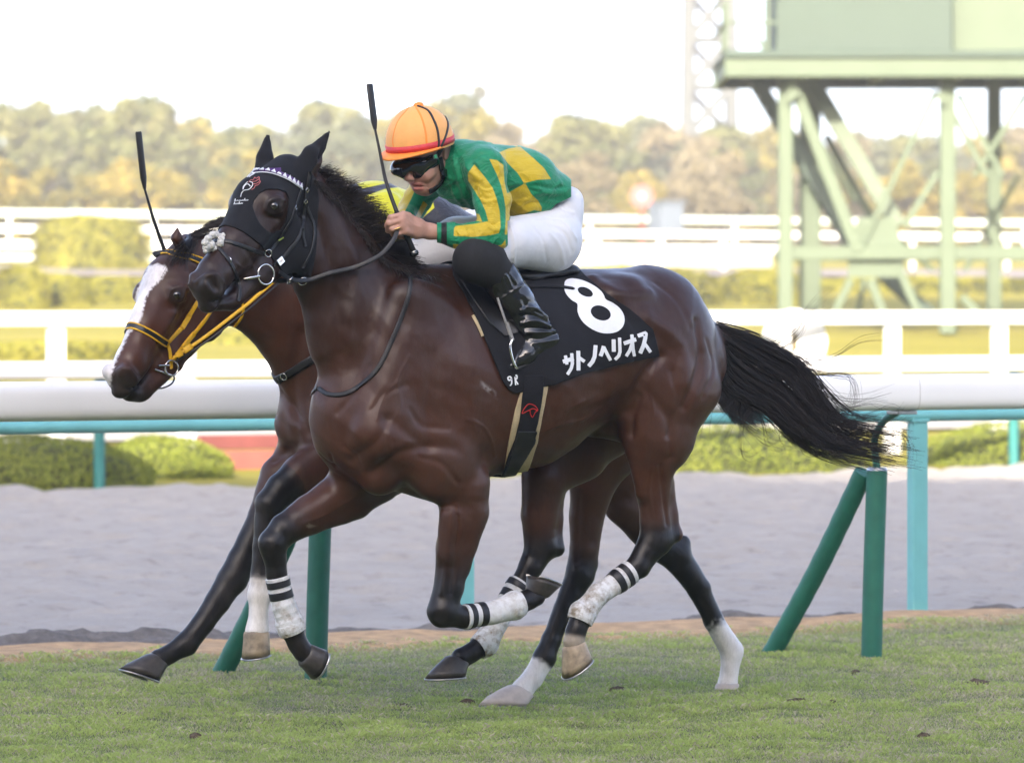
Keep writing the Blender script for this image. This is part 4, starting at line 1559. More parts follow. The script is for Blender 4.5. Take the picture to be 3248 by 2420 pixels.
B.legs = {
    'lf': {'chain': [(p(1400, 1480, .16), (.12, .075)), (p(1470, 1545, .15), (.100, .075)), (p(1474, 1610, .14), (.088, .07)), (p(1443, 1740, .13), (.068, .055)),
                     (p(1423, 1863, .13), (.052, .047)), (p(1404, 1940, .13), (.055, .050)), (p(1468, 1957, .13), (.038, .036)), (p(1560, 1944, .125), (.033, .032)),
                     (p(1632, 1920, .12), (.043, .040)), (p(1674, 1903, .12), (.035, .034)), (p(1696, 1888, .12), (.038, .038))],
           'extra': [(p(1438, 1640, .17), (.05, .035)), (p(1415, 1760, .155), (.03, .025)), (p(1505, 1630, .155), (.04, .04)), (p(1465, 1800, .14), (.022, .022))]},
    'rf': {'chain': [(p(1175, 1500, -.13), (.12, .085)), (p(1112, 1562, -.13), (.100, .07)), (p(985, 1632, -.13), (.070, .055)), (p(903, 1680, -.13), (.056, .047)),
                     (p(864, 1724, -.13), (.049, .046)), (p(877, 1817, -.13), (.036, .035)), (p(900, 1920, -.13), (.033, .032)), (p(922, 1985, -.13), (.043, .040)),
                     (p(944, 2040, -.13), (.034, .034)), (p(964, 2068, -.13), (.037, .036))],
           'extra': [(p(1080, 1565, -.10), (.05, .04)), (p(960, 1645, -.11), (.03, .025))]},
    'lh': {'chain': [(p(2095, 1400, .15), (.12, .09)), (p(2075, 1480, .14), (.075, .07)), (p(2073, 1570, .13), (.062, .052)), (p(2078, 1655, .13), (.058, .042)), (p(2078, 1715, .13), (.062, .045)),
                     (p(2025, 1795, .13), (.042, .037)), (p(1962, 1840, .13), (.036, .034)), (p(1895, 1890, .13), (.033, .032)), (p(1848, 1945, .13), (.043, .040)),
                     (p(1826, 2000, .13), (.034, .034)), (p(1820, 2035, .13), (.039, .038))],
           'extra': [(p(2090, 1705, .13), (.035, .03)), (p(2143, 1700, .13), (.021, .021)), (p(2120, 1530, .13), (.022, .018)), (p(2142, 1690, .13), (.018, .017)),
                     (p(2035, 1450, .16), (.05, .035)), (p(2040, 1560, .15), (.03, .025))]},
    'rh': {'chain': [(p(1820, 1410, -.15), (.135, .09)), (p(1727, 1517, -.13), (.085, .07)), (p(1711, 1635, -.13), (.068, .055)), (p(1715, 1735, -.13), (.062, .045)),
                     (p(1683, 1799, -.13), (.044, .038)), (p(1640, 1862, -.13), (.036, .034)), (p(1580, 1965, -.13), (.033, .032)), (p(1538, 2040, -.13), (.042, .040)),
                     (p(1492, 2072, -.13), (.033, .033)), (p(1462, 2088, -.13), (.038, .037))],
           'extra': [(p(1722, 1735, -.13), (.035, .03)), (p(1768, 1748, -.13), (.021, .021)), (p(1772, 1580, -.13), (.020, .018)), (p(1770, 1735, -.13), (.018, .017))]},
}
V, F = B.solve()
S = Skin(V, F)
V = sculpt(V, F, S, [
    ([(1290, 1000), (1180, 1210), (1085, 1400)], .030, -.006),            # shoulder edge
    ([(1420, 1000), (1460, 1150), (1440, 1330)], .035, -.006),             # behind shoulder
    ([(1180, 1500), (1260, 1440), (1360, 1420)], .02, -.010),
    ([(1230, 1330), (1330, 1400), (1440, 1420)], .025, -.008),
    ([(1110, 1460), (1200, 1395), (1230, 1330)], .018, -.007),
    ([(1990, 1310), (2035, 1200), (2095, 1130)], .020, -.012),            # flank fold
    ([(2002, 1380), (2008, 1320), (2030, 1260)], .014, -.012),
    ([(2210, 1020), (2220, 1150), (2170, 1290)], .018, -.010),            # hamstring line
    ([(2060, 1010), (2160, 1100), (2175, 1210)], .03, .010),
    ([(2050, 1240), (2120, 1330), (2130, 1450)], .02, -.008),
    ([(1880, 880), (1960, 930), (2060, 930)], .025, .008),
    ([(1900, 960), (1990, 1010), (2050, 1080)], .03, -.008),
    ([(1760, 1210), (1830, 1280), (1930, 1250)], .03, .006),
    ([(1090, 730), (1130, 860), (1120, 1000)], .03, .006),                # neck muscle
    ([(1010, 700), (1060, 900), (1080, 1120)], .02, -.006),
    # veins and muscle edges
    ([(1300, 1130), (1262, 1210), (1270, 1290), (1235, 1360), (1240, 1440)], .0055, .0024), ([(1262, 1210), (1215, 1260), (1195, 1330)], .005, .002),
    ([(1480, 1330), (1530, 1350), (1560, 1400), (1570, 1450)], .0055, .0024), ([(1700, 1380), (1780, 1345), (1850, 1330), (1905, 1290)], .006, .0026), ([(1780, 1345), (1800, 1300), (1850, 1270)], .005, .002),
    ([(2085, 1150), (2060, 1230), (2075, 1300), (2055, 1380)], .005, .002), ([(1450, 1600), (1462, 1690), (1440, 1790)], .005, .0022), ([(2070, 1480), (2060, 1560), (2072, 1640)], .005, .0022),
    ([(1120, 1580), (1040, 1630), (960, 1660)], .005, .002), ([(800, 840), (770, 850), (745, 830)], .0045, .002), ([(820, 800), (800, 830), (805, 860)], .0045, .002),
    ([(1650, 1290), (1680, 1330), (1690, 1380)], .018, -.0022), ([(1720, 1260), (1750, 1310), (1760, 1360)], .018, -.0022), ([(1785, 1240), (1815, 1285), (1825, 1330)], .018, -.0022),
    ([(1180, 1300), (1220, 1250), (1290, 1220)], .012, -.003), ([(1300, 1300), (1340, 1350), (1420, 1360)], .012, -.0035), ([(1330, 1450), (1400, 1470), (1450, 1530)], .012, -.004),
    ([(1095, 1420), (1130, 1450), (1150, 1500)], .010, -.004), ([(2130, 1180), (2150, 1280), (2120, 1380)], .012, -.004), ([(2240, 1080), (2260, 1170), (2230, 1260)], .012, -.004),
    ([(1960, 960), (2010, 1050), (2010, 1140)], .014, -.004), ([(2080, 900), (2150, 960), (2190, 1040)], .014, -.003),
    ([(1050, 1440), (1060, 1480)], .008, -.004), ([(1170, 1160), (1120, 1250), (1070, 1310)], .012, -.003),               # jugular groove
    ([(1430, 1620), (1420, 1760), (1400, 1880)], .010, .006),
    ([(1455, 1640), (1445, 1780), (1432, 1880)], .009, -.006),
    ([(2095, 1480), (2105, 1580), (2115, 1660)], .010, -.006),
    ([(780, 790), (825, 860)], .012, -.004),
    ([(905, 640), (880, 628), (855, 640), (845, 662)], .008, .005),      # upper lid
    ([(845, 668), (868, 680), (895, 672)], .007, .004),
    ([(850, 690), (885, 695)], .006, -.003),
    ([(622, 895), (650, 875), (690, 872), (712, 900)], .008, .005),
    ([(640, 985), (690, 965), (740, 940)], .006, -.004),
], F1)
# fine living unevenness
def rough_skin(V, F, amp, sc, seed):
    Nn = vnormals(V, F)
    d = vnoise(V[:, 0] * sc + V[:, 2] * sc * .7 + 40, V[:, 2] * sc - V[:, 1] * sc * .6 + 40, seed)
    return V + Nn * (d * amp)[:, None]
V = rough_skin(V, F, .006, 14, 31)
V = rough_skin(V, F, .0014, 33, 32)
S = Skin(V, F)
which, par, dist = leg_info(V, B.legs)
px = project(V)


def coat_near():
    n = len(V)
    c = np.repeat(BAY[None], n, 0)
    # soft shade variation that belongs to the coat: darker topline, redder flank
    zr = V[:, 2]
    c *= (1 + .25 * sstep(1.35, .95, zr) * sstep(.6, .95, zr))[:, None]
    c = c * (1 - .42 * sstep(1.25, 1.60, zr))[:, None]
    lims = {0: (2.6, 4.2), 1: (2.0, 3.2), 2: (2.6, 3.7), 3: (2.1, 3.1)}
    for li, (a, b_) in lims.items():
        m = (which == li) & (dist < .03)
        k = np.where(m, sstep(a, b_, par), 0)[:, None]
        c = c * (1 - k) + DARK * k
    # darker head and throat
    kh = sstep(.62, .30, np.linalg.norm(V - H1.p(860, 690), axis=1))
    c = c * (1 - .28 * kh)[:, None]
    # muzzle, ears
    k = sstep(95, 30, np.linalg.norm((px - np.array([665, 940])) * [1, .8], axis=1)) * .85
    k = k * (V[:, 2] > 1.3)
    c = c * (1 - k[:, None]) + np.array([.020, .015, .014]) * k[:, None]
    k = sstep(42, 15, np.linalg.norm(px - np.array([868, 655]), axis=1)) * .7
    c = c * (1 - k[:, None]) + DARK * k[:, None]
    # pale coronet on the near hind, chestnut mark
    m = (which == 2) & (dist < .05); k = np.where(m, sstep(9.2, 9.7, par), 0)[:, None]
    c = c * (1 - k) + np.array([.42, .36, .29]) * k
    k = sstep(9, 4, np.abs(px[:, 0] - 980) * .5 + np.abs(px[:, 1] - 1668) * .9 - .2 * (px[:, 0] - 980)) * (which == 1)
    c = c * (1 - k[:, None]) + np.array([.16, .13, .09]) * k[:, None]
    # sweat foam behind the elbow
    k = sstep(16, 3, np.abs((px[:, 1] - 1235) - .75 * (px[:, 0] - 1550))) * sstep(34, 12, np.abs(px[:, 0] - 1550)) * .5
    nz = np.clip(.5 + 2.5 * vnoise(px[:, 0] / 6, px[:, 1] / 6, 9), 0, 1)
    c = c * (1 - (k * nz)[:, None]) + np.array([.5, .48, .46]) * (k * nz)[:, None]
    return c


horse = empty('racehorse', (F1.p(1600, 1200)[0], F1.p(1600, 1200)[1], 0), 'dark bay racehorse in a black hood and number 8 saddle cloth galloping in front', 'horse')
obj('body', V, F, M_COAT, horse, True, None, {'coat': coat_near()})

# eyes
def eye(fr_head, px_, py_, skin, parent, r=.0185, far=True):
    c, n_ = skin.hit(px_, py_)
    e = c - n_ * (r * .82)
    pts = [e] + ([fr_head.mirror(e[None])[0]] if far else [])
    for ee in pts:
        pr = [(r * math.cos(a), max(1e-4, r * math.sin(a))) for a in np.linspace(0, math.pi, 15)]
        MB().add(*lathe(ee, fr_head.n, pr, 24)).build('eye', M_EYE, parent, True)
eye(H1, 870, 656, S, horse)

# hood: cut from the head surface
hood_px = [(690, 700), (712, 715), (740, 722), (772, 737), (797, 755), (825, 778), (845, 800), (872, 832), (900, 868), (940, 897), (985, 880), (1000, 800), (1005, 700),
           (1010, 630), (1003, 575), (985, 545), (1015, 500), (1070, 395), (1000, 380), (780, 380), (760, 500), (700, 560), (620, 690)]
eye_px = [(805, 637), (822, 615), (847, 602), (880, 602), (905, 610), (914, 630), (913, 662), (905, 700), (890, 730), (865, 740), (842, 730), (822, 710), (807, 680), (801, 657)]
near_head = np.linalg.norm(V - H1.p(870, 680), axis=1) < .42
sd = np.where(near_head, np.maximum(side_sd(V, H1, hood_px), -side_sd(V, H1, eye_px)), 50.0)
hood = shell('hood', S, sd, .0045, .0045, M_HOOD, horse)
# the surface with the hood on, for the bridle
HS = Skin(V + S.N * (.0055 * sstep(6, -3, sd))[:, None], F)


def band(name, pts, w, mat, parent, off=.001, th=.0035, skin=None, frame=None, n=None, mirror=True):
    P, Nn = (skin or HS).drape(pts, n, off)
    if len(P) < 2: return None
    mb = MB().add(*strap(P, Nn, w, th))
    if mirror and frame is not None:
        P2 = frame.mirror(P); N2 = Nn - 2 * np.outer(Nn @ frame.n, frame.n)
        mb.add(*strap(P2[::-1], N2[::-1], w, th))
    return mb.build(name, mat, parent, True)


bb = [(786, 556), (800, 545), (835, 541), (872, 547), (910, 562), (935, 577), (957, 592)]
browband = band('browband', bb, .020, M_PURPLE, horse, .001, .004, frame=H1)
P, Nn = HS.drape(bb, 60, .0055)
mbt = MB()
al = np.concatenate([[0], np.cumsum(np.linalg.norm(np.diff(P, axis=0), axis=1))])
at_ = lambda A, d: np.array([np.interp(d, al, A[:, i]) for i in range(3)])
nt_ = 13
for i in range(nt_):
    d0 = al[-1] * i / nt_; d1 = al[-1] * (i + .86) / nt_; dm = (d0 + d1) / 2
    n_ = norm(at_(Nn, dm)); b_ = norm(np.cross(at_(P, d1) - at_(P, d0), n_))
    if b_[2] < 0: b_ = -b_
    a, bq, c = at_(P, d0) - b_ * .0095, at_(P, d1) - b_ * .0095, at_(P, dm) + b_ * .0085
    up_ = n_ * .003
    mbt.add([a, bq, c, a + up_, bq + up_, c + up_], [(0, 1, 2), (5, 4, 3), (0, 3, 4, 1), (1, 4, 5, 2), (2, 5, 3, 0)])
mbt.build('white_triangles', M_WPRINT, browband)
band('browband_edge', [(x, y + 9) for x, y in bb], .004, M_WPRINT, browband, .003, .003, frame=H1)
band('headpiece', [(982, 547), (972, 605), (966, 645)], .015, M_LEATHER, horse, frame=H1)
band('cheek_strap', [(966, 645), (962, 692), (957, 728), (940, 765), (920, 790), (893, 822), (866, 842)], .013, M_LEATHER, horse, frame=H1)
band('cheek_strap', [(957, 592), (945, 630), (932, 665), (920, 700), (895, 742), (866, 785), (848, 800)], .011, M_LEATHER, horse, frame=H1)
band('throat_lash', [(970, 650), (985, 685), (995, 717), (996, 752), (985, 800), (960, 850)], .011, M_LEATHER, horse, frame=H1)
band('strap_end', [(958, 728), (960, 755), (967, 782)], .010, M_LEATHER, horse, .004, frame=H1, mirror=False)
nb = band('noseband', [(655, 770), (679, 765), (720, 766), (772, 782), (810, 797), (838, 806)], .015, M_LEATHER, horse, frame=H1)
band('noseband', [(690, 782), (720, 820), (740, 852), (755, 890), (760, 930), (755, 955)], .014, M_LEATHER, horse, frame=H1)
# fleece on the nose
g = np.random.default_rng(5); mbf = MB()
for (x, y, r) in ((667, 778, .016), (655, 785, .014), (680, 790, .012), (700, 775, .014), (703, 762, .013), (690, 748, .012), (675, 745, .012), (661, 757, .012), (650, 770, .012), (668, 795, .011), (652, 797, .009), (707, 750, .010)):
    c, n_ = HS.hit(x, y, .004)
    if c is None: c = H1.p(x, y, 0)
    V0, F0 = lathe(c, (0, 0, 1), [(r * math.cos(a), max(1e-4, r * math.sin(a))) for a in np.linspace(0, math.pi, 9)], 12)
    V0 = [v + (v - c) * g.uniform(-.18, .22) for v in V0]
    mbf.add(V0, F0)
mbf.build('fleece_pad', M_FLEECE, nb, True)


def metal_ring(name, px_, py_, R, r, parent, skin=HS, off=.012, nrm=None, fr_=H1, **kw):
    c, n_ = skin.hit(px_, py_, off)
    if c is None: c, n_ = fr_.p(px_, py_, .06), fr_.n
    return MB().add(*ring(c, n_ if nrm is None else nrm, R, r, **kw)).build(name, M_CHROME, parent, True)


bit_n = norm(H1.n + np.array([0, -.35, 0]))
bit = metal_ring('bit_ring', 837, 872, .0345, .0032, horse, off=.012, nrm=bit_n)
a, na = HS.hit(770, 884, .008); b_, nb_ = HS.hit(816, 877, .018)
MB().add(*tube(spline([a, (a + b_) / 2 + na * .003, b_], 8), [.002, .004, .005, .0055, .0055, .0055, .0055, .005], 10)).build('bit_bar', M_CHROME, bit, True)
metal_ring('strap_ring', 849, 803, .0125, .0018, horse, off=.006)
for (x, y) in ((934, 659), (966, 640), (971, 603)):
    c, n_ = HS.hit(x, y, .006)
    MB().add(*ring(c, n_, .0085, .0016, 4, 6)).build('buckle', M_CHROME, horse, False)
c, n_ = HS.hit(885, 829, .008)
tn = norm(HS.hit(893, 822)[0] - HS.hit(878, 836)[0])
tg = MB().add(*box(c, tn, np.cross(n_, tn), n_, .014, .012, .003, .001)).build('number_tag', M_CHROME, horse)
MB().add(*ring(c + n_ * .0035 + tn * .004, n_, .0032, .0009, 14, 5)).add(*ring(c + n_ * .0035 - tn * .003, n_, .0036, .0009, 14, 5)).build('tag_digit', simple('tan_print', (.45, .28, .16), .6), tg, True)
c, n_ = HS.hit(888, 758, .005)
MB().add(*strap(np.array([HS.hit(x, y, .006)[0] for x, y in ((880, 760), (888, 757), (897, 752))]), np.array([n_] * 3), .005, .002)).build('rubber_band', simple('lime_rubber', (.4, .5, .1), .5), horse, True)
c, n_ = HS.hit(725, 827, .004)
MB().add(*ring(c, np.cross(n_, [0, 0, 1]), .010, .002, 16, 6)).build('buckle', M_CHROME, horse, True)

# hood emblem: an outlined horse head with a flame mane, and two rows of fine stitched script
def stitch(name, lines, w, mat, parent, skin, off=.0062, th=.0012):
    mb = MB()
    for L in lines:
        P, Nn = skin.drape(L, max(6, len(L) * 5), off - .0055)
        if len(P) > 2: mb.add(*strap(P, Nn, w, th))
    return mb.build(name, mat, parent, True)


cv = lambda L: [(560 + x / 4, 380 + y / 4) for x, y in L]
stitch('emblem', [cv([(815, 980), (830, 930), (860, 900), (910, 890), (940, 870), (965, 830), (960, 800), (930, 790)]), cv([(845, 890), (860, 850), (895, 820), (925, 830), (935, 850)]),
                  cv([(905, 790), (880, 815), (850, 850), (845, 880)])], .0028, M_WPRINT, hood, HS)
stitch('emblem', [cv([(915, 800), (940, 770), (975, 765), (990, 735), (1010, 750), (1045, 730), (1050, 770), (1062, 790), (1035, 830), (1000, 840), (985, 870), (950, 890)]),
                  cv([(960, 790), (1000, 785), (1040, 760)]), cv([(970, 820), (1010, 815), (1050, 790)])], .0022, M_PINK, hood, HS)
g = np.random.default_rng(2)
def script(x0, x1, y0, y1, n):
    out = []
    x = x0
    for k in range(n):
        xa = x0 + (x1 - x0) * k / n; w_ = (x1 - x0) / n; yy = y0 + (y1 - y0) * k / n
        h_ = 34 if k in (0, n - 2) else 16
        out.append([(xa, yy), (xa + w_ * .45, yy - h_), (xa + w_ * .5, yy - 4), (xa + w_ * .95, yy - 14)])
    return out
stitch('stitched_script', [cv(L) for L in script(735, 915, 1040, 1030, 6) + script(728, 845, 1080, 1072, 4)], .0016, M_WPRINT, hood, HS)

# saddle cloth, girth, numbers
cloth_px = [(1436, 878), (1470, 935), (1504, 1001), (1545, 1100), (1590, 1208), (1613, 1237), (1636, 1246), (1690, 1232), (1753, 1220), (1849, 1185), (1945, 1159), (2087, 1127),
            (2067, 1044), (1993, 980), (1920, 928), (1860, 885), (1817, 840), (1790, 780), (1430, 780)]
torso_ok = (V[:, 2] > .9) & (which >= -1)
sdc = np.where(V[:, 2] > 1.0, side_sd(V, F1, cloth_px), 50.0)
girth_px = [(1651, 1200), (1651, 1241), (1633, 1301), (1613, 1400), (1600, 1480), (1580, 1560), (1650, 1560), (1660, 1519), (1678, 1475), (1703, 1400), (1722, 1301), (1737, 1224), (1737, 1190)]
gband_px = [(1660, 1190), (1656, 1241), (1645, 1330), (1630, 1390), (1608, 1440), (1590, 1500), (1584, 1560), (1606, 1560), (1622, 1505), (1655, 1455), (1688, 1395), (1703, 1340), (1712, 1290), (1720, 1226), (1722, 1190)]
sdg = np.where((V[:, 2] > .55) & ((which < 0) | (dist > -.02) | (par < 1.0)), side_sd(V, F1, girth_px), 50.0)
sdb = np.where(V[:, 2] > .55, side_sd(V, F1, gband_px), 50.0)
cloth = shell('saddle_cloth', S, sdc, .011, .006, M_CLOTH, horse)
girth = shell('girth', S, sdg, .008, .008, M_CREAM, horse)
gband = shell('girth_band', S, np.maximum(sdb, -5 - sdb * 0 + 0 * sdb) if False else sdb, .013, .006, M_CLOTH, girth)
gbuck_px = [(1640, 1362), (1702, 1362), (1692, 1400), (1660, 1452), (1625, 1508), (1606, 1560), (1590, 1560), (1596, 1490), (1618, 1430)]
shell('girth_strap', S, np.where(V[:, 2] > .55, side_sd(V, F1, gbuck_px), 50.0), .0165, .004, M_LEATHER, girth)
CS = Skin(V + S.N * (.011 * sstep(8, -4, sdc) + .013 * sstep(4, -2, sdb) * (sdc > 0))[:, None], F)
cx = lambda L: [(1400 + x / 3.117, 800 + y / 3.117) for x, y in L]


def smooth_loop(P, n=70):
    P = np.array(P, float)
    Q = np.vstack([P[-2:], P, P[:2]])
    S_ = spline(Q, n + 20)
    a = 2 / (len(Q) - 1) * (n + 19); b_ = (len(Q) - 2) / (len(Q) - 1) * (n + 19)
    return S_[int(a):int(b_)]


def ell(cx_, cy_, a, b_, rot, n=36):
    t = np.linspace(0, 2 * math.pi, n, endpoint=False); r = math.radians(rot)
    x = a * np.cos(t); y = b_ * np.sin(t)
    return cx([(cx_ + u * math.cos(r) - v * math.sin(r), cy_ + u * math.sin(r) + v * math.cos(r)) for u, v in zip(x, y)])


eight = smooth_loop(cx([(1213, 330), (1222, 292), (1255, 270), (1310, 266), (1400, 285), (1490, 325), (1560, 370), (1605, 420), (1625, 468), (1690, 500), (1755, 550), (1795, 610), (1808, 680),
                        (1790, 740), (1740, 785), (1670, 804), (1590, 802), (1510, 775), (1430, 725), (1375, 665), (1343, 590), (1342, 515), (1290, 482), (1240, 430), (1215, 380)]), 110)
Vd, Fd = decal(CS, eight, .0025, [ell(1422, 398, 80, 42, 22), ell(1573, 605, 102, 70, 20)])
obj('number', Vd, Fd, M_WPRINT, cloth, True)
tk = 40
GLY = [
    [[(1198, 1083), (1305, 1052)], [(1222, 1022), (1237, 1112)], [(1283, 1000), (1290, 1100), (1278, 1150), (1240, 1210)]],
    [[(1350, 975), (1352, 1170)], [(1352, 1040), (1412, 1082)]],
    [[(1522, 920), (1512, 1030), (1492, 1080), (1452, 1128)]],
    [[(1570, 1028), (1588, 980), (1603, 928)], [(1600, 935), (1632, 1000), (1670, 1070)]],
    [[(1700, 862), (1702, 985)], [(1758, 845), (1762, 985), (1750, 1025), (1712, 1062)]],
    [[(1800, 903), (1922, 862)], [(1878, 815), (1890, 960), (1905, 1030)], [(1880, 905), (1858, 970), (1822, 1028)]],
    [[(1938, 830), (2018, 800), (2012, 850), (1995, 920), (1962, 1000)], [(2000, 900), (2030, 940), (2064, 990)]],
]
for gl in GLY:
    VV = []; FF = []; k0 = 0
    for si, st in enumerate(gl):
        pts = np.array(cx(st)); n = max(8, len(pts) * 6)
        # straight brush strokes
        tt = np.linspace(0, len(pts) - 1, n); pl = np.stack([np.interp(tt, range(len(pts)), pts[:, i]) for i in (0, 1)], 1)
        dv, df = decal(CS, thick_poly(pl, tk / 3.117 * (.82 if si else 1)), .0022 + .0006 * si)
        if len(df): VV.append(dv); FF.append(df + k0); k0 += len(dv)
    obj('letter', np.concatenate(VV), np.concatenate(FF), M_WPRINT, cloth, True)
for gl in ([[(690, 1252), (668, 1268), (655, 1250), (660, 1235), (682, 1232), (692, 1260), (692, 1300), (675, 1320)]],
           [[(725, 1232), (733, 1315)], [(727, 1222), (742, 1218), (745, 1245), (731, 1262), (757, 1308)]]):
    VV = []; FF = []; k0 = 0
    for si, st in enumerate(gl):
        dv, df = decal(CS, thick_poly(spline(np.array(cx(st)), 22), 4.6), .0022 + .0006 * si)
        if len(df): VV.append(dv); FF.append(df + k0); k0 += len(dv)
    if VV: obj('letter', np.concatenate(VV), np.concatenate(FF), M_WPRINT, cloth, True)
stitch('girth_emblem', [cx([(797, 1592), (815, 1548), (862, 1500), (920, 1515), (952, 1558), (928, 1580), (900, 1628), (880, 1600), (868, 1562), (800, 1594)]), cx([(862, 1562), (905, 1545), (945, 1560)])], .0032, M_REDTH, gband, CS, .0072)
# weight-cloth strap over the number
P, Nn = CS.drape(cx([(640, 345), (900, 345), (1100, 345), (1230, 358), (1316, 372)]), 40, .004)
MB().add(*strap(P, Nn, np.concatenate([np.full(37, .016), [.014, .009, .003]])[:len(P)], .003)).build('surcingle_strap', M_CLOTH, cloth, True)
# saddle flap and panel
flap_px = [(1440, 872), (1462, 905), (1500, 965), (1545, 1030), (1600, 1070), (1640, 1060), (1640, 960), (1600, 860), (1520, 820)]
shell('saddle_flap', CS, np.where(V[:, 2] > 1.0, side_sd(V, F1, flap_px), 50.0), .008, .006, M_LEATHER, horse)
edge = [(1500, 1000), (1518, 1035), (1532, 1066)]
P, Nn = CS.drape(edge, 14, -.002)
MB().add(*strap(P, Nn, .012, .004)).build('cream_pad_edge', M_CREAM, horse, True)
GS = SDF(*[v for v in ((lambda L: (L.min(0) - .25, L.max(0) + .25))(np.array([B.R @ F1.p(1450, 860), B.R @ F1.p(1790, 870)])))], .01, B.R)
fs = GS.new()
GS.seg(fs, F1.p(1480, 868), F1.p(1640, 880), (.035, .10), (.03, .13), .03, F1.n); GS.seg(fs, F1.p(1640, 880), F1.p(1770, 860), (.03, .13), (.03, .12), .03, F1.n)
vs, fs_ = GS.mesh(fs)
obj('saddle', vs, fs_, M_LEATHER, horse)

# neck strap, reins
band('neck_strap', [(1302, 869), (1297, 932), (1274, 1001), (1239, 1087), (1199, 1168), (1141, 1225), (1090, 1250), (1042, 1250), (1012, 1232)], .016, M_LEATHER, horse, .003, .004, S, F1, 60)
rein = []
for i, (x, y) in enumerate(((870, 860), (910, 872), (975, 878), (1040, 867), (1110, 851), (1160, 834), (1210, 806), (1245, 765), (1262, 728))):
    c, n_ = HS.hit(x, y, .02)
    if i >= 5: c = F1.p(x, y, (.0, .0, 0, 0, 0, .14, .15, .15, .14)[i])
    rein.append(c)
R1 = spline(rein, 70)
Nr = np.repeat(norm(np.array([.2, -1, .25]))[None], 70, 0)
MB().add(*strap(R1, Nr, .017, .004)).build('rein', M_LEATHER, horse, True)
R2 = F1.mirror(np.array(rein)); R2[-1] = F1.p(1235, 735, -.02); R2[-2] = F1.p(1210, 790, -.09)
MB().add(*strap(spline(R2, 60), -np.repeat(F1.n[None], 60, 0), .017, .004)).build('rein', M_LEATHER, horse, True)
for (x, y) in ((910, 873), (965, 880)):
    c, n_ = HS.hit(x, y, .022)
    MB().add(*ring(c, norm(n_ + np.array([.5, 0, 0])), .016, .002, 22, 7)).build('rein_ring', M_CHROME, horse, True)
c, n_ = HS.hit(935, 870, .022)
MB().add(*tube([c + np.array([0, 0, .035]), c, c - np.array([0, 0, .03])], [.006, .010, .009], 10)).build('rein_stop', M_LEATHER, horse, True)

# bandages and tape
def bandage(li, a0, a1, tapes, dirt=(1, 1)):
    m = (which == li) & (dist < .05)
    sdv = np.where(m, np.maximum(a0 - par, par - a1) * .09, .3)
    wr = par * 5.5 + .25 * np.sin(px[:, 0] * .05)
    at = {'wrap': wr, 'dirt': np.interp(par, [a0, a1], dirt)}
    push = .0025 * np.abs((wr % 1) - .5)
    b_ = shell('bandage', S, sdv, .0055, .006, M_BAND, horse, at, push)
    for t0, t1 in tapes:
        shell('tape', S, np.where(m, np.maximum(t0 - par, par - t1) * .09, .3), .0085, .006, M_TAPE, b_)


bandage(0, 6.05, 8.45, [(6.16, 6.34), (6.50, 6.72)], (.1, .8))
bandage(1, 5.12, 7.35, [(5.22, 5.42), (5.55, 5.78)], (.5, 1.2))
bandage(2, 5.38, 8.45, [(5.55, 5.78), (5.95, 6.22)], (.5, 1.3))
bandage(3, 4.75, 7.45, [(4.85, 5.05), (5.18, 5.4)], (.5, 1.4))
hoof(F1, .12, (1702, 1884), (1716, 1838), (1772, 1858), M_HOOFD, horse)
hoof(F1, -.13, (968, 2075), (1012, 2098), (992, 2152), M_HOOFD, horse)
hoof(F1, .13, (1820, 2045), (1838, 2108), (1790, 2152), M_HOOFL, horse)
hoof(F1, -.13, (1452, 2092), (1430, 2145), (1352, 2152), M_HOOFD, horse)

# mane and tail
g = np.random.default_rng(12)
roots = [(985, 548), (1035, 598), (1092, 656), (1145, 725), (1190, 790), (1255, 845), (1330, 868), (1420, 876)]
RT = spline(np.array(roots, float), 200)
Lm = []; rr = []
for k in range(2600):
    u = g.uniform(0, 1) ** .9
    r0 = RT[int(u * 199)]
    out = np.interp(u, [0, .25, .45, .6, .75, 1], [60, 100, 105, 95, 60, 45]) * g.uniform(.45, 1.05)
    ang = math.radians(np.interp(u, [0, .3, .5, .7, 1], [-30, -18, -24, -12, 2]) + g.normal(0, 17))
    d = np.array([math.cos(ang), math.sin(ang)])
    fall = np.interp(u, [0, .5, .75, 1], [25, 30, 60, 30]) * g.uniform(.2, 1.3)
    s0 = g.normal(0, .014)
    s1 = s0 + g.normal(.015, .03)
    q0 = r0 + g.normal(0, 4, 2)
    pts = [F1.p(*(q0 + d * (-14)), s0 * .6), F1.p(*(q0 + d * out * .35), s0), F1.p(*(q0 + d * out * .75 + [fall * .25, fall * .2]), (s0 + s1) / 2), F1.p(*(q0 + d * out + [fall * .8, fall * .55]), s1)]
    Lm.append(spline(pts, 9)); rr.append(g.uniform(.0010, .0022))
# a forelock-side fall lying on the neck
for k in range(500):
    u = g.uniform(.05, .95)
    r0 = RT[int(u * 199)] + g.normal(0, 4, 2)
    h0, n0 = S.hit(r0[0] - 8, r0[1] + 6, .004)
    if h0 is None: continue
    e = r0 + np.array([g.normal(18, 14), abs(g.normal(26, 18))])
    h1, n1 = S.hit(e[0], e[1], .008)
    if h1 is None: continue
    Lm.append(spline([h0, (h0 + h1) / 2 + n0 * .008, h1], 9)); rr.append(g.uniform(.0009, .0018))
strands(Lm, rr, 'mane', M_HAIR, horse)

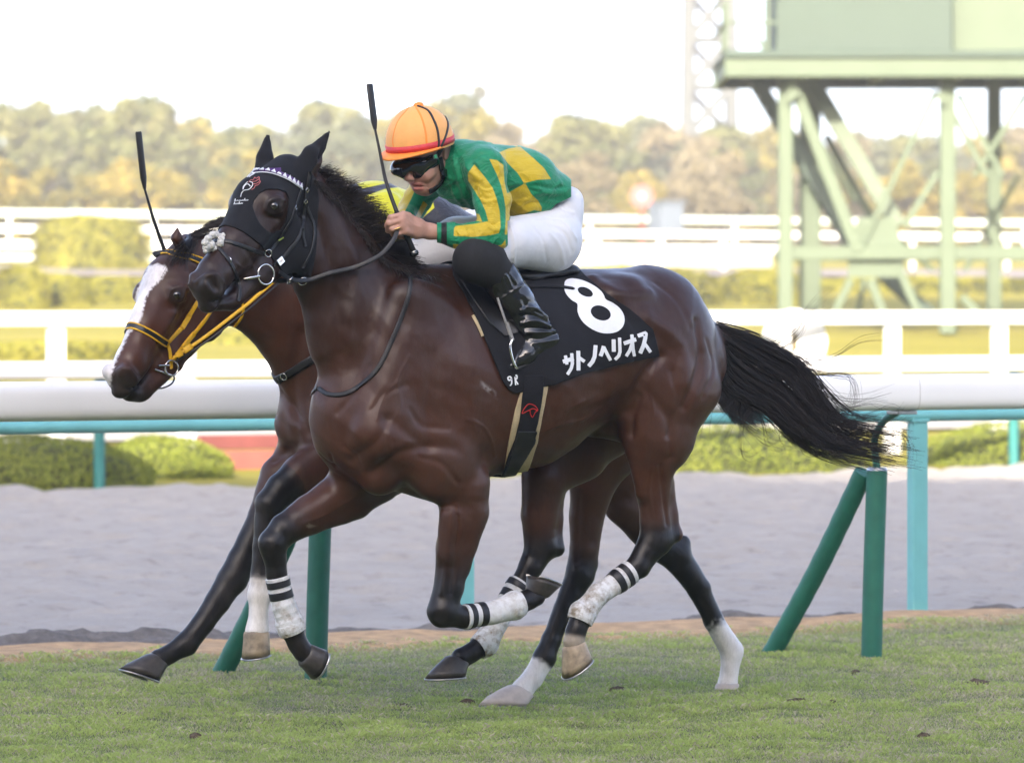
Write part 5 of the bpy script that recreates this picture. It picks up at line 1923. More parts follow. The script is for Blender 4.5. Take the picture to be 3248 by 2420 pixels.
U = np.array([(2268, 1034), (2370, 1060), (2470, 1108), (2548, 1160), (2605, 1245), (2665, 1320), (2760, 1352), (2880, 1372)], float)
Lw = np.array([(2272, 1085), (2290, 1210), (2345, 1270), (2430, 1312), (2520, 1385), (2620, 1432), (2745, 1455), (2875, 1480)], float)
TL = []; rr = []
for ci in range(125):
    v = np.clip(g.beta(.85, .85), 0, 1)
    C0 = U * (1 - v) + Lw * v
    sw = np.linspace(0, 1, 8)[:, None] ** 1.4
    ph = g.uniform(0, 6.28)
    C0 = C0 + sw * np.array([g.normal(0, 34), g.normal(0, 20)]) + sw * np.sin(np.linspace(0, 4.5, 8) * g.uniform(.8, 1.3) + ph)[:, None] * np.array([g.normal(0, 6), g.normal(0, 17)])
    cl = min(1.0, abs(g.normal(.91, .15))); cs = g.normal(0, .045)
    for k in range(int(g.uniform(7, 18))):
        C = C0 + np.linspace(1, .35 + g.uniform(0, 1.2), 8)[:, None] * g.normal(0, 5.5, 2) + sw * g.normal(0, 5, 2)
        ln = min(1, cl * g.uniform(.8, 1.05))
        ss = cs * sw[:, 0] + g.normal(0, .010) * np.linspace(1.5, .6, 8) + (1 - sw[:, 0]) * g.normal(0, .016)
        P = np.array([F1.p(x, y, s_) for (x, y), s_ in zip(C, ss)])
        Q = spline(P, 24)
        Q = spline(Q[:max(6, int(24 * ln))], 15)
        TL.append(Q); rr.append(g.uniform(.0010, .0021))
fly = [[(2300, 1260), (2330, 1310), (2300, 1400), (2280, 1440)], [(2400, 1280), (2360, 1330), (2345, 1420), (2370, 1450), (2410, 1430)], [(2390, 1270), (2420, 1340), (2440, 1400), (2540, 1415)],
       [(2330, 1270), (2300, 1310), (2270, 1350)], [(2290, 1260), (2250, 1300), (2235, 1380)], [(2350, 1270), (2350, 1330), (2420, 1405), (2480, 1420)],
       [(2440, 1090), (2490, 1060), (2540, 1000), (2600, 945)], [(2450, 1100), (2520, 1050), (2570, 980), (2630, 920)], [(2470, 1110), (2530, 1070), (2560, 1010), (2600, 960)],
       [(2520, 1140), (2600, 1160), (2680, 1150), (2720, 1140)], [(2560, 1170), (2640, 1190), (2700, 1200), (2710, 1260), (2700, 1300)], [(2580, 1190), (2680, 1190), (2710, 1230), (2695, 1290)],
       [(2570, 1200), (2650, 1260), (2740, 1265), (2810, 1245)], [(2600, 1240), (2680, 1290), (2760, 1275), (2815, 1290)], [(2540, 1150), (2640, 1130), (2720, 1080), (2800, 1070)],
       [(2500, 1130), (2580, 1140), (2650, 1160), (2690, 1170)], [(2690, 1340), (2780, 1310), (2840, 1300), (2880, 1320)], [(2760, 1370), (2850, 1370), (2885, 1410), (2880, 1460)],
       [(2740, 1440), (2820, 1460), (2880, 1470), (2910, 1465)], [(2480, 1380), (2580, 1440), (2700, 1460), (2800, 1470)], [(2700, 1350), (2800, 1350), (2850, 1330), (2880, 1300)]]
for L in fly:
    for k in range(8):
        C = np.array(L, float); C = C + np.linspace(0.1, 1, len(C))[:, None] * g.normal(0, 13, 2) + g.normal(0, 2, C.shape)
        s0 = g.normal(0, .03)
        TL.append(spline([F1.p(x, y, s0) for x, y in C], 15)); rr.append(g.uniform(.0005, .0010))
for k in range(240):                       # fringe hanging off the underside
    u = g.uniform(.18, .8); i = u * 7; j = int(i)
    r0 = Lw[j] * (1 - i + j) + Lw[min(7, j + 1)] * (i - j) + np.array([g.normal(0, 12), -abs(g.normal(0, 10))])
    L_ = abs(g.normal(45, 35)); a_ = math.radians(g.normal(75 - 60 * u, 22)); b_ = a_ + g.normal(-.6, .5)
    e1 = r0 + L_ * .5 * np.array([math.cos(a_), math.sin(a_)]); e2 = e1 + L_ * .6 * np.array([math.cos(b_), math.sin(b_)])
    s0 = g.normal(0, .03)
    TL.append(spline([F1.p(*r0, s0), F1.p(*e1, s0), F1.p(*e2, s0 + g.normal(0, .01))], 15)); rr.append(g.uniform(.0006, .0012))
strands(TL, rr, 'tail', M_HAIR, horse, 3, .3)
NEAR_SKIN, NEAR_CS = S, CS

# ------------------------------------------------------------------ the far horse
F2 = Frame(29.7, -16.17)
H2 = Frame(54, through=F2.p(575, 800, 0))
B2 = Beast(F2, .0072)
p = F2.p
B2.add(p(1063, 1330), p(1330, 1240), (.235, .18), (.35, .24), .06)
B2.add(p(1330, 1240), p(1600, 1200), (.35, .24), (.32, .27), .06)
B2.add(p(1600, 1200), p(1820, 1140), (.32, .27), (.25, .26), .06)
B2.add(p(1820, 1140), p(1960, 1120), (.25, .26), (.2, .22), .06)
B2.add(p(690, 930), p(790, 940), (.10, .05), (.13, .07), .05)
B2.add(p(640, 835), p(775, 850), (.105, .07), (.165, .085), .05)
B2.add(p(775, 850), p(930, 965), (.165, .085), (.20, .115), .05)
B2.add(p(930, 965), p(1100, 1150), (.20, .115), (.29, .18), .06)
for s in (-1, 1):
    o = 60 * (s - 1)
    B2.add(p(1230 + o, 1000, .15 * s), p(1120 + o, 1370, .15 * s), (.12, .055), (.13, .075), .06)
    B2.add(p(1005 + .5 * o, 1350, .07 * s), p(1060 + .5 * o, 1480, .085 * s), (.085, .075), (.08, .08), .05)
B2.add(p(1960, 1150, .13), p(1930, 1400, .14), (.2, .11), (.15, .10), .05)
B2.add(p(1900, 1200, -.13), p(1975, 1470, -.14), (.2, .11), (.14, .09), .05)
q = H2.p; hn = H2.n
def hadd(A, B_, ra, rb, k=.03): B2.add(A, B_, ra, rb, k, hn)
hadd(q(605, 805), q(538, 900), (.078, .064), (.102, .086))
hadd(q(538, 900), q(474, 1035), (.102, .086), (.082, .062))
hadd(q(474, 1035), q(416, 1150), (.082, .062), (.062, .055))
hadd(q(416, 1150), q(396, 1192), (.062, .055), (.053, .052), .025)
hadd(q(390, 1195), q(384, 1232), (.048, .048), (.034, .042), .02)
hadd(q(412, 1248), q(442, 1248), (.030, .035), (.032, .032), .012)
hadd(q(600, 960), q(480, 1150), (.085, .045), (.06, .035))
for s in (-1, 1):
    o = 715 * (s - 1)
    S_ = lambda x, y, a: q(x + a * o, y, a * s)
    hadd(S_(660, 990, .05), S_(645, 1008, .05), (.108, .034), (.100, .034), .035)
    hadd(S_(638, 1020, .045), S_(550, 1140, .028), (.068, .03), (.052, .024), .03)
    hadd(S_(550, 1140, .028), S_(462, 1232, .012), (.052, .024), (.036, .026), .02)
    hadd(S_(561, 930, .078), S_(559, 936, .078), .031, .031, .025)
    hadd(S_(568, 908, .070), S_(540, 914, .066), .02, .016, .02)
    hadd(S_(545, 990, .066), S_(485, 1085, .05), .016, .010, .025)
    hadd(S_(398, 1180, .036), S_(416, 1212, .036), (.033, .026), (.026, .022), .02)
    B2.sub(S_(392, 1188, .066), S_(403, 1205, .064), (.019, .024), (.014, .022), .014, hn)
    B2.sub(S_(446, 1222, .06), S_(388, 1250, .06), (.004, .03), (.004, .03), .010, hn)
hadd(q(575, 790, .05), q(560, 755, .07), (.03, .022), (.022, .018), .02)
hadd(q(560, 755, .07), q(563, 722, .075), (.022, .018), (.006, .006), .012)
hadd(q(565, 800, -.05), q(556, 772, -.06), (.026, .02), (.008, .01), .012)

B2.legs = {
    'rf': {'chain': [(p(985, 1440, -.12), (.11, .085)), (p(893, 1515, -.12), (.082, .07)), (p(842, 1635, -.12), (.066, .058)), (p(768, 1775, -.12), (.056, .050)),
                     (p(735, 1838, -.12), (.057, .052)), (p(690, 1908, -.12), (.047, .042)), (p(645, 1974, -.12), (.042, .038)), (p(590, 2042, -.12), (.045, .042)),
                     (p(535, 2076, -.12), (.035, .034)), (p(505, 2092, -.12), (.040, .038))],
           },
    'lf': {'chain': [(p(1050, 1460, .12), (.11, .085)), (p(955, 1515, .12), (.082, .07)), (p(895, 1552, .12), (.062, .055)), (p(855, 1598, .12), (.054, .05)),
                     (p(834, 1730, .12), (.037, .036)), (p(823, 1830, .12), (.034, .033)), (p(822, 1885, .12), (.044, .041)), (p(819, 1940, .12), (.033, .033)), (p(815, 2000, .12), (.045, .044))]},
    'la': {'chain': [(p(1930, 1400, .14), (.14, .10)), (p(1876, 1547, .13), (.088, .07)), (p(1860, 1640, .12), (.068, .055)), (p(1853, 1740, .12), (.060, .046)), (p(1840, 1822, .12), (.058, .045)),
                     (p(1790, 1928, .12), (.042, .038)), (p(1748, 2028, .12), (.038, .036)), (p(1727, 2085, .12), (.045, .042)), (p(1690, 2150, .12), (.040, .038)), (p(1655, 2188, .12), (.044, .042))],
           'extra': [(p(1840, 1815, .12), (.035, .03)), (p(1878, 1790, .12), (.022, .02))]},
    'lb': {'chain': [(p(1975, 1470, -.14), (.13, .09)), (p(1985, 1600, -.13), (.085, .065)), (p(2072, 1715, -.12), (.062, .05)), (p(2148, 1768, -.12), (.060, .045)),
                     (p(2218, 1869, -.12), (.044, .038)), (p(2262, 1965, -.12), (.039, .036)), (p(2322, 2065, -.12), (.045, .042)), (p(2314, 2125, -.12), (.034, .034)), (p(2308, 2170, -.12), (.041, .04))],
           'extra': [(p(2145, 1755, -.12), (.045, .035)), (p(2168, 1718, -.12), (.032, .024))]},
}
V, F = B2.solve()
S2 = Skin(V, F)
V = sculpt(V, F, S2, [
    ([(960, 1060), (930, 1200), (940, 1380)], .025, -.008), ([(880, 1230), (930, 1300), (985, 1370)], .02, -.008), ([(870, 1460), (930, 1420), (985, 1410)], .018, -.008),
    ([(480, 1060), (525, 1130)], .012, -.004), ([(595, 920), (570, 908), (545, 920), (536, 940)], .008, .005), ([(536, 946), (560, 960), (586, 952)], .007, .004),
    ([(350, 1200), (375, 1172), (410, 1170), (432, 1200)], .008, .005), ([(540, 980), (580, 985)], .008, -.004),
    ([(1840, 1560), (1835, 1660), (1830, 1780)], .010, -.005), ([(600, 870), (650, 950), (640, 1050)], .015, .005),
], None)
V = rough_skin(V, F, .006, 14, 33)
V = rough_skin(V, F, .0014, 33, 34)
S2 = Skin(V, F)
which, par, dist = leg_info(V, B2.legs)
px = project(V)
front = ((V - CAM) * S2.N).sum(1) < 0


def coat_far():
    n = len(V)
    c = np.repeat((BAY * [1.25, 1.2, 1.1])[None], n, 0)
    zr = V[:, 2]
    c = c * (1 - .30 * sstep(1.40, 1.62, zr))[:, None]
    lims = {0: (1.35, 2.4), 1: (.8, 1.8), 2: (2.6, 3.9), 3: (1.0, 2.4)}
    for li, (a, b_) in lims.items():
        m = (which == li) & (dist < .03)
        k = np.where(m, sstep(a, b_, par), 0)[:, None]
        c = c * (1 - k) + DARK * k
    jag = .12 * vnoise(px[:, 0] / 9, px[:, 1] / 9, 3)
    for li, (a, b_) in {1: (4.85, 5.15), 2: (7.15, 7.4), 3: (4.9, 5.35)}.items():
        m = (which == li) & (dist < .05); k = np.where(m, sstep(a, b_, par + jag * (2.2 if li == 3 else 1)), 0)[:, None]
        c = c * (1 - k) + WHITE * k
    k = sstep(110, 40, np.linalg.norm((px - np.array([395, 1250])) * [.9, .9], axis=1)) * .9
    c = c * (1 - k[:, None]) + np.array([.024, .019, .017]) * k[:, None]
    k = sstep(40, 15, np.linalg.norm(px - np.array([558, 936]), axis=1)) * .7
    c = c * (1 - k[:, None]) + DARK * k[:, None]
    blaze = [(470, 846), (500, 836), (528, 846), (528, 860), (513, 884), (480, 917), (463, 943), (454, 989), (441, 1025), (410, 1054), (388, 1103), (365, 1152), (352, 1198), (350, 1226), (338, 1225), (315, 1195),
             (325, 1150), (345, 1100), (385, 1040), (405, 1000), (424, 955), (438, 912), (455, 876)]
    sdz = poly_sd(px, blaze) + 9 * vnoise(px[:, 0] / 4, px[:, 1] / 4, 5)
    k = sstep(4, -4, sdz) * front * (V[:, 2] > .9)
    c = c * (1 - k[:, None]) + np.array([.96, .93, .93]) * k[:, None]
    return c


horse2 = empty('racehorse', (F2.p(1600, 1200)[0], F2.p(1600, 1200)[1], 0), 'bay racehorse with a white blaze and yellow bridle galloping on the far side', 'horse')
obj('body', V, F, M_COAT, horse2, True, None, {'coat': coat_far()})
eye(H2, 560, 937, S2, horse2)

bb2 = [(490, 812), (509, 806), (535, 801), (578, 808), (632, 826), (670, 842)]
def piped(name, pts):
    o = band(name, pts, .021, M_LEATHER, horse2, .001, .004, S2, H2)
    for dy in (-1, 1):
        P, Nn = S2.drape(pts, None, .004)
        T = np.gradient(P, axis=0); T /= np.maximum(1e-9, np.linalg.norm(T, axis=1))[:, None]
        Bn = np.cross(T, Nn)
        MB().add(*tube(P + Bn * dy * .0105, .0032, 7)).build('piping', M_YEL, o, True)
    return o
piped('browband', bb2)
piped('noseband', [(398, 1044), (412, 1033), (441, 1040), (483, 1061), (528, 1090)])
band('cheek_strap', [(529, 1090), (553, 1064), (578, 1038), (600, 1002), (626, 958), (650, 915), (668, 850)], .017, M_YEL, horse2, .001, .004, S2, H2)
band('strap_loop', [(575, 1042), (592, 1015), (600, 1000)], .020, M_YEL, horse2, .005, .004, S2, H2, None, False)
band('cheek_strap', [(545, 1145), (565, 1118), (594, 1080), (630, 1040), (659, 1000), (680, 960)], .015, M_YEL, horse2, .002, .004, S2, H2)
band('strap_loop', [(575, 1105), (594, 1080), (612, 1058)], .021, M_YEL, horse2, .006, .004, S2, H2, None, False)
band('chin_strap', [(529, 1090), (537, 1113), (540, 1140), (542, 1168)], .014, M_YEL, horse2, .002, .004, S2, H2)
band('throat_lash', [(668, 850), (700, 930), (765, 960), (768, 1000), (745, 1036)], .010, M_YEL, horse2, .002, .003, S2, F2, None, False)
cb = S2.hit(536, 1165, .014)
cbp = cb[0] if cb[0] is not None else H2.p(536, 1165, .05)
bn = norm(H2.n + np.array([-.2, -.2, 0]))
bit2 = MB().add(*ring(cbp, bn, .028, .0032)).build('bit_ring', M_CHROME, horse2, True)
for (x0, y0, x1, y1) in ((499, 1160, 530, 1158), (487, 1171, 536, 1188)):
    a, na = S2.hit(x0, y0, .008); b_, nb_ = S2.hit(x1, y1, .014)
    if a is None: a = H2.p(x0, y0, .04)
    if b_ is None: b_ = H2.p(x1, y1, .05)
    MB().add(*tube(spline([a, (a + b_) / 2, b_], 6), .0038, 8)).build('bit_bar', M_CHROME, bit2, True)
lp = spline([H2.p(x, y, .02) for x, y in ((473, 1226), (509, 1232), (542, 1219), (553, 1200), (546, 1188), (535, 1184))], 24)
MB().add(*tube(lp, .0032, 7)).build('lip_strap', M_LEATHER, horse2, True)
rp = [H2.p(550, 1135, .06), F2.p(590, 1110, .13), F2.p(660, 1062, .15), F2.p(735, 1004, .16), F2.p(784, 966, .16), F2.p(830, 926, .15), F2.p(960, 820, .13), F2.p(1090, 760, .1)]
RR = spline(rp, 50)
Nr = np.repeat(norm(np.array([.2, -1, .3]))[None], 50, 0)
MB().add(*strap(RR, Nr, .013, .004)).build('rein', M_YEL, horse2, True)
MB().add(*strap(RR + np.array([.012, .004, -.012]), Nr, .007, .003)).build('rein', M_LEATHER, horse2, True)
for t_ in (2, 6):
    V0, F0 = strap(RR[t_:t_ + 4] - Nr[:4] * -.003, Nr[:4], .024, .005)
    MB().add(V0, F0).build('rein_keeper', M_YEL, horse2, True)
RR2 = H2.mirror(np.array(rp[:2])); RR2 = np.vstack([RR2, F2.mirror(np.array(rp[3:]))])
MB().add(*strap(spline(RR2, 40), -np.repeat(F2.n[None], 40, 0), .013, .004)).build('rein', M_YEL, horse2, True)
band('breast_strap', [(872, 1208), (905, 1192), (950, 1165), (1000, 1132), (1060, 1090), (1120, 1040)], .030, M_LEATHER, horse2, .002, .006, S2, F2, 30)
for (x, y) in ((902, 1192),):
    c, n_ = S2.hit(x, y, .008)
    if c is not None: MB().add(*ring(c, n_, .013, .0018, 18, 6)).build('buckle', M_CHROME, horse2, True)
c2, n2 = S2.hit(885, 1195, .004)
cloth2_px = [(1290, 860), (1340, 960), (1420, 1180), (1480, 1260), (1600, 1250), (1850, 1180), (1900, 1120), (1820, 980), (1720, 900), (1640, 800), (1290, 780)]
shell('saddle_cloth', S2, np.where(V[:, 2] > 1.0, side_sd(V, F2, cloth2_px), 50.0), .011, .006, M_CLOTH, horse2)

hoof(F2, -.12, (500, 2092), (462, 2148), (382, 2120), M_HOOFD, horse2)
hoof(F2, .12, (815, 2005), (812, 2080), (775, 2090), M_HOOFL, horse2, wtop=.044, wbot=.062)
hoof(F2, .12, (1655, 2190), (1625, 2236), (1520, 2236), M_HOOFW, horse2, wtop=.046, wbot=.062)
hoof(F2, -.12, (2308, 2168), (2308, 2208), (2266, 2206), M_HOOFW, horse2, wtop=.042, wbot=.052)

g = np.random.default_rng(21)
RT = spline(np.array([(572, 770), (640, 722), (715, 690), (800, 720), (920, 800), (1050, 870), (1180, 900)], float), 160)
Lm = []; rr = []
for k in range(900):
    u = g.uniform(0, 1); r0 = RT[int(u * 159)]
    q0 = r0 + np.array([g.normal(0, 4), g.normal(4, 4)])
    ln = np.interp(u, [0, .2, 1], [90, 130, 90]) * g.uniform(.6, 1.1)
    a_ = math.radians(g.normal(np.interp(u, [0, .2, .5, 1], [-28, -20, 30, 20]), 7))
    d = np.array([math.cos(a_), math.sin(a_)])
    s0 = g.normal(0, .02)
    Lm.append(spline([F2.p(*q0, s0 * .5), F2.p(*(q0 + d * ln * .5 + [0, 4]), s0 + .02), F2.p(*(q0 + d * ln + [0, 14]), s0 * 2 + .03)], 8)); rr.append(g.uniform(.001, .002))
# hair lying over the near side of the poll and neck
for k in range(1100):
    u = g.uniform(0, .62); r0 = RT[int(u * 159)] + np.array([g.normal(0, 5), g.normal(8, 5)])
    h0, n0 = S2.hit(*r0, .004)
    if h0 is None: continue
    e = r0 + np.array([g.normal(-30 + 70 * u, 20), abs(g.normal(55, 22))])
    h1, n1 = S2.hit(*e, .008)
    if h1 is None: continue
    hm, nm = S2.hit(*((r0 + e) / 2), .012)
    if hm is None: continue
    Lm.append(spline([h0, hm, h1], 8)); rr.append(g.uniform(.001, .002))
strands(Lm, rr, 'mane', M_HAIR, horse2)
TL = []; rr = []
for k in range(500):
    v = g.normal(0, 1, 2)
    C = np.array([(2080, 1080), (2170, 1110), (2260, 1200), (2330, 1290), (2400, 1330)], float) + np.linspace(.1, 1, 5)[:, None] * v * 22
    s0 = g.normal(0, .03)
    TL.append(spline([F2.p(x, y, s0) for x, y in C], 12)); rr.append(g.uniform(.001, .002))
strands(TL, rr, 'tail', M_HAIR, horse2)

# ================================================================== riders
def skin_mat():
    m, t, b = nt('skin')
    a = N(t, 'ShaderNodeAttribute', attribute_name='coat')
    n1 = noise(t, 60, 4)
    c = mixc(t, ramp(t, n1, [(.3, 0), (.8, .25)]), a.outputs['Color'], (.62, .45, .40), 'MULTIPLY')
    t.links.new(c, b.inputs['Base Color'])
    b.inputs['Roughness'].default_value = .5
    b.inputs['Subsurface Weight'].default_value = .08
    b.inputs['Subsurface Radius'].default_value = (.01, .004, .002)
    bump(t, b, noise(t, 350, 3), .15, .001)
    return m


def silk_mat(name, base, yel, dark):
    m, t, b = nt(name)
    def mask(att, s=1.2):
        a = N(t, 'ShaderNodeAttribute', attribute_name=att)
        r = N(t, 'ShaderNodeMapRange'); t.links.new(a.outputs['Fac'], r.inputs[0])
        r.inputs[1].default_value = s; r.inputs[2].default_value = -s
        return r.outputs[0]
    n1 = noise(t, 30, 4)
    c = mixc(t, mask('yel'), base, yel)
    c = mixc(t, mask('blk'), c, dark)
    c = mixc(t, ramp(t, n1, [(.3, 0), (.8, .2)]), c, (.8, .8, .8), 'MULTIPLY')
    t.links.new(c, b.inputs['Base Color'])
    b.inputs['Roughness'].default_value = .46
    b.inputs['Specular IOR Level'].default_value = .35
    b.inputs['Sheen Weight'].default_value = .12
    bump(t, b, noise(t, 14, 5, .6, dist=1.6, stretch=(1, 1, 1.8)), .5, .018); bump(t, b, noise(t, 900, 2), .1, .0006)
    return m


M_SKIN = skin_mat()
M_SILK = silk_mat('green_yellow_silk', (.007, .235, .105), (.60, .43, .022), (.012, .012, .012))
M_SILK2 = silk_mat('yellow_black_silk', (.030, .031, .040), (.60, .58, .02), (.045, .047, .062))
M_BREECH = simple('white_breeches', (.72, .72, .745), .5, .04, 14, .35, 18, bdist=.01)
M_PATENT = simple('patent_boot', (.010, .010, .011), .13, .2, 20, .35, 34, coat=.6, bdist=.008)
M_KNEE = simple('black_suede', (.011, .0105, .0105), .85, .2, 60, .2, 200)
M_CAP = simple('orange_cap_cloth', (.86, .41, .115), .62, .05, 30, .3, 60, sheen=.1)
M_CAPB = simple('red_band', (.62, .045, .055), .55, .08, 60)
M_VISOR = simple('orange_visor', (.92, .28, .035), .5, .05, 40)
M_LENS = simple('black_lens', (.006, .006, .007), .06, .1, 20, spec=.7, coat=1.0)
M_RUB = simple('black_rubber', (.012, .012, .013), .5, .15, 60)
M_TEETH = simple('teeth', (.6, .56, .5), .3, .05, 60)
SKINC = np.array([.54, .30, .225])


def sdf_for(items, h, fr, pad=.04):
    """items: list of (A, B, ra, rb, k, lat[, op]) in world space -> mesh"""
    Rm = np.array([fr.u, fr.n, [0, 0, 1.0]])
    pts = [(Rm @ i[0], np.max(i[2])) for i in items] + [(Rm @ i[1], np.max(i[3])) for i in items]
    L = np.array([a for a, _ in pts]); r = np.array([b for _, b in pts])[:, None]
    G = SDF((L - r).min(0) - pad, (L + r).max(0) + pad, h, Rm)
    f = G.new()
    for i in items: G.seg(f, i[0], i[1], i[2], i[3], i[4], i[5] if i[5] is not None else fr.n, i[6] if len(i) > 6 else 'add')
    return G, f


def it(A, B, ra, rb, k=.02, lat=None, op='add'): return (A, B, ra, rb, k, lat, op)


def person(fr, label, loc):
    return empty('person', (loc[0], loc[1], 0), label, 'person')


# ------------------------------------------------------------------ near rider
p = F1.p
rider = person(F1, 'rider in green and yellow diamond silks crouched low in an orange cap', p(1600, 700))
HJ = Frame(52, through=p(1345, 450, 0))
q = HJ.p; hj = HJ.n
LSH, LEL, LWR = p(1538, 532, .17), p(1566, 748, .235), p(1362, 734, .115)
RSH, REL, RWR = p(1380, 552, -.17), p(1304, 668, -.26), p(1262, 716, -.07)
LHIP, LKN, LAN = p(1735, 765, .09), p(1502, 826, .235), p(1714, 1068, .25)
RHIP, RKN, RAN = p(1655, 765, -.09), p(1294, 826, -.235), p(1492, 1068, -.25)
body = [
    it(p(1735, 690), p(1640, 590), (.075, .10), (.085, .12), .04), it(p(1640, 590), p(1500, 560), (.085, .12), (.085, .12), .04),
    it(p(1500, 560), p(1440, 515), (.06, .07), (.05, .052), .04), it(p(1440, 515), q(1388, 520), (.05, .05), (.05, .05), .03),
    it(LSH, LEL, .046, .036, .03), it(LEL, p(1480, 745, .175), .034, .032, .02), it(p(1480, 745, .175), p(1420, 740, .145), .031, (.029, .025), .02), it(p(1420, 740, .145), LWR, (.029, .025), (.025, .019), .02),
    it(RSH, REL, .046, .036, .03), it(REL, RWR, .034, .024, .02),
    it(LHIP, LKN, .075, .045, .03), it(LKN, p(1580, 872, .242), .045, .042, .02), it(p(1580, 872, .242), LAN, .042, .03, .02), it(LAN, p(1640, 1145, .255), .028, .022, .02),
    it(RHIP, RKN, .075, .045, .03), it(RKN, p(1365, 872, -.242), .045, .042, .02), it(p(1365, 872, -.242), RAN, .042, .03, .02),
    # head
    it(q(1352, 425), q(1350, 495), (.088, .074), (.084, .068), .03, hj),
    it(q(1336, 520), q(1340, 578), (.062, .056), (.045, .043), .03, hj),
    it(q(1340, 592), q(1346, 598), .026, .024, .02, hj),
    it(q(1304, 528), q(1297, 562), (.012, .010), (.0125, .011), .012, hj), it(q(1301, 567, .009), q(1308, 569, .013), .0085, .0085, .008, hj), it(q(1288, 567, -.009), q(1290, 569, -.012), .0085, .0085, .008, hj),
    it(q(1362, 548, .045), q(1352, 558, .042), .020, .020, .025, hj), it(q(1292, 548, -.042), q(1296, 556, -.04), .020, .020, .025, hj),
    it(q(1404, 535, .056), q(1358, 596, .020), (.024, .016), (.02, .016), .025, hj),
    it(q(1310, 583, .0), q(1332, 587, .018), .0065, .005, .006, hj), it(q(1318, 599, 0), q(1336, 599, .015), .0075, .006, .006, hj),
    it(q(1418, 466, .078), q(1415, 500, .075), (.020, .007), (.013, .006), .006, hj),
    it(q(1310, 592, .004), q(1338, 592, .022), (.0035, .02), (.0015, .015), .003, hj, 'sub'),
    it(q(1419, 476, .086), q(1415, 492, .084), (.009, .004), (.007, .003), .004, hj, 'sub'),
    # left hand closed round whip and rein
    it(LWR, p(1325, 726, .125), (.026, .018), (.033, .018), .02), it(p(1325, 726, .125), p(1287, 708, .142), (.034, .018), (.040, .017), .02),
]
KN = [(1279, 681), (1274, 698), (1277, 716), (1286, 734)]
BD = [(1238, 690), (1233, 709), (1243, 727), (1262, 742)]
TP = [(1226, 716), (1230, 732), (1246, 744), (1268, 752)]
for i, (a, b_, c) in enumerate(zip(KN, BD, TP)):
    r = (.0105, .011, .0105, .009)[i]
    body += [it(p(*a, .150), p(*a, .150), r * 1.12, r * 1.12, .01), it(p(a[0] + 14, a[1] + 6, .143), p(*a, .150), r, r, .012), it(p(*a, .150), p(*b_, .140), r, r * .95, .004), it(p(*b_, .140), p(*c, .108), r * .95, r * .85, .003),
             it(p(*c, .108), p(c[0] + 22, c[1] + 4, .094), r * .85, r * .75, .003)]
body += [it(p(1322, 712, .115), p(1286, 690, .098), .0135, .0115, .010), it(p(1286, 690, .098), p(1256, 684, .092), .0115, .0095, .004)]
# right hand
body += [it(RWR, p(1243, 712, -.045), (.026, .018), (.036, .018), .02)]
for i in range(4):
    a = (1232 + 2 * i, 690 + 15 * i); b_ = (1208 + 4 * i, 700 + 13 * i); c = (1216 + 4 * i, 722 + 9 * i)
    body += [it(p(*a, -.045), p(*b_, -.035), .0105, .010, .005), it(p(*b_, -.035), p(*c, -.06), .010, .009, .004)]
body += [it(p(1250, 700, -.03), p(1222, 690, -.015), .013, .010, .008)]
G, f = sdf_for(body, .0040, F1)
V, F = G.mesh(f); V, F = largest(V, F); V = relax(V, F, 1, .5)
S = Skin(V, F)
V = sculpt(V, F, S, [([(1288, 690), (1310, 712), (1335, 722)], .005, .0018), ([(1284, 704), (1310, 722)], .004, .0012), ([(1318, 575), (1345, 580), (1358, 596)], .004, -.0025),
                     ([(1306, 574), (1316, 580)], .004, -.002)])
S = Skin(V, F)
px = project(V)
c = np.repeat(SKINC[None], len(V), 0)
near_face = np.linalg.norm(V - q(1335, 560), axis=1) < .16
k = sstep(10, 3, np.minimum(seg_dist(np.c_[px, 0 * px[:, 0]], np.array([(1308, 584, 0), (1334, 588, 0)])), seg_dist(np.c_[px, 0 * px[:, 0]], np.array([(1318, 600, 0), (1337, 600, 0)])))) * near_face
c = c * (1 - .8 * k[:, None]) + np.array([.42, .12, .11]) * .8 * k[:, None]
k = sstep(.03, .0, np.abs(px[:, 0] - 1437) / 1000) * (px[:, 1] < 520) * (V[:, 2] > 1.3)
c = c * (1 - k[:, None]) + np.array([.015, .013, .012]) * k[:, None]
k = sstep(40, 20, np.linalg.norm(px - np.array([1322, 575]), axis=1)) * near_face
c = c * (1 - .25 * k[:, None]) + np.array([.45, .19, .14]) * .25 * k[:, None]
obj('body', V, F, M_SKIN, rider, True, None, {'coat': c})
RSKIN = S

# silks
sh = [it(p(1458, 512), p(1484, 545), (.060, .066), (.112, .145), .03), it(p(1480, 545), p(1640, 577), (.112, .145), (.116, .165), .04), it(p(1640, 577), p(1738, 612), (.116, .165), (.074, .135), .04),
      it(p(1738, 612), p(1775, 632), (.074, .135), (.052, .118), .03),
      it(p(1520, 520, .10), LSH, .075, .068, .04), it(LSH, p(1562, 640, .205), .066, .060, .03), it(p(1562, 640, .205), LEL, .058, .054, .02),
      it(LEL, p(1585, 765, .225), .052, .03, .02), it(LEL, p(1500, 756, .20), .053, .049, .02), it(p(1500, 756, .20), p(1440, 747, .164), .049, .042, .02), it(p(1440, 747, .164), p(1390, 739, .130), (.039, .037), (.035, .033), .012),
      it(p(1435, 548, -.10), RSH, .065, .06, .04), it(RSH, REL, .058, .046, .03), it(REL, p(1292, 695, -.165), .044, .034, .02),
      it(p(1660, 655, .06), p(1735, 655, .06), (.035, .08), (.03, .07), .03)]
G, f = sdf_for(sh, .0048, F1)
V, F = G.mesh(f); V, F = largest(V, F); V = relax(V, F, 2, .5)
S = Skin(V, F)
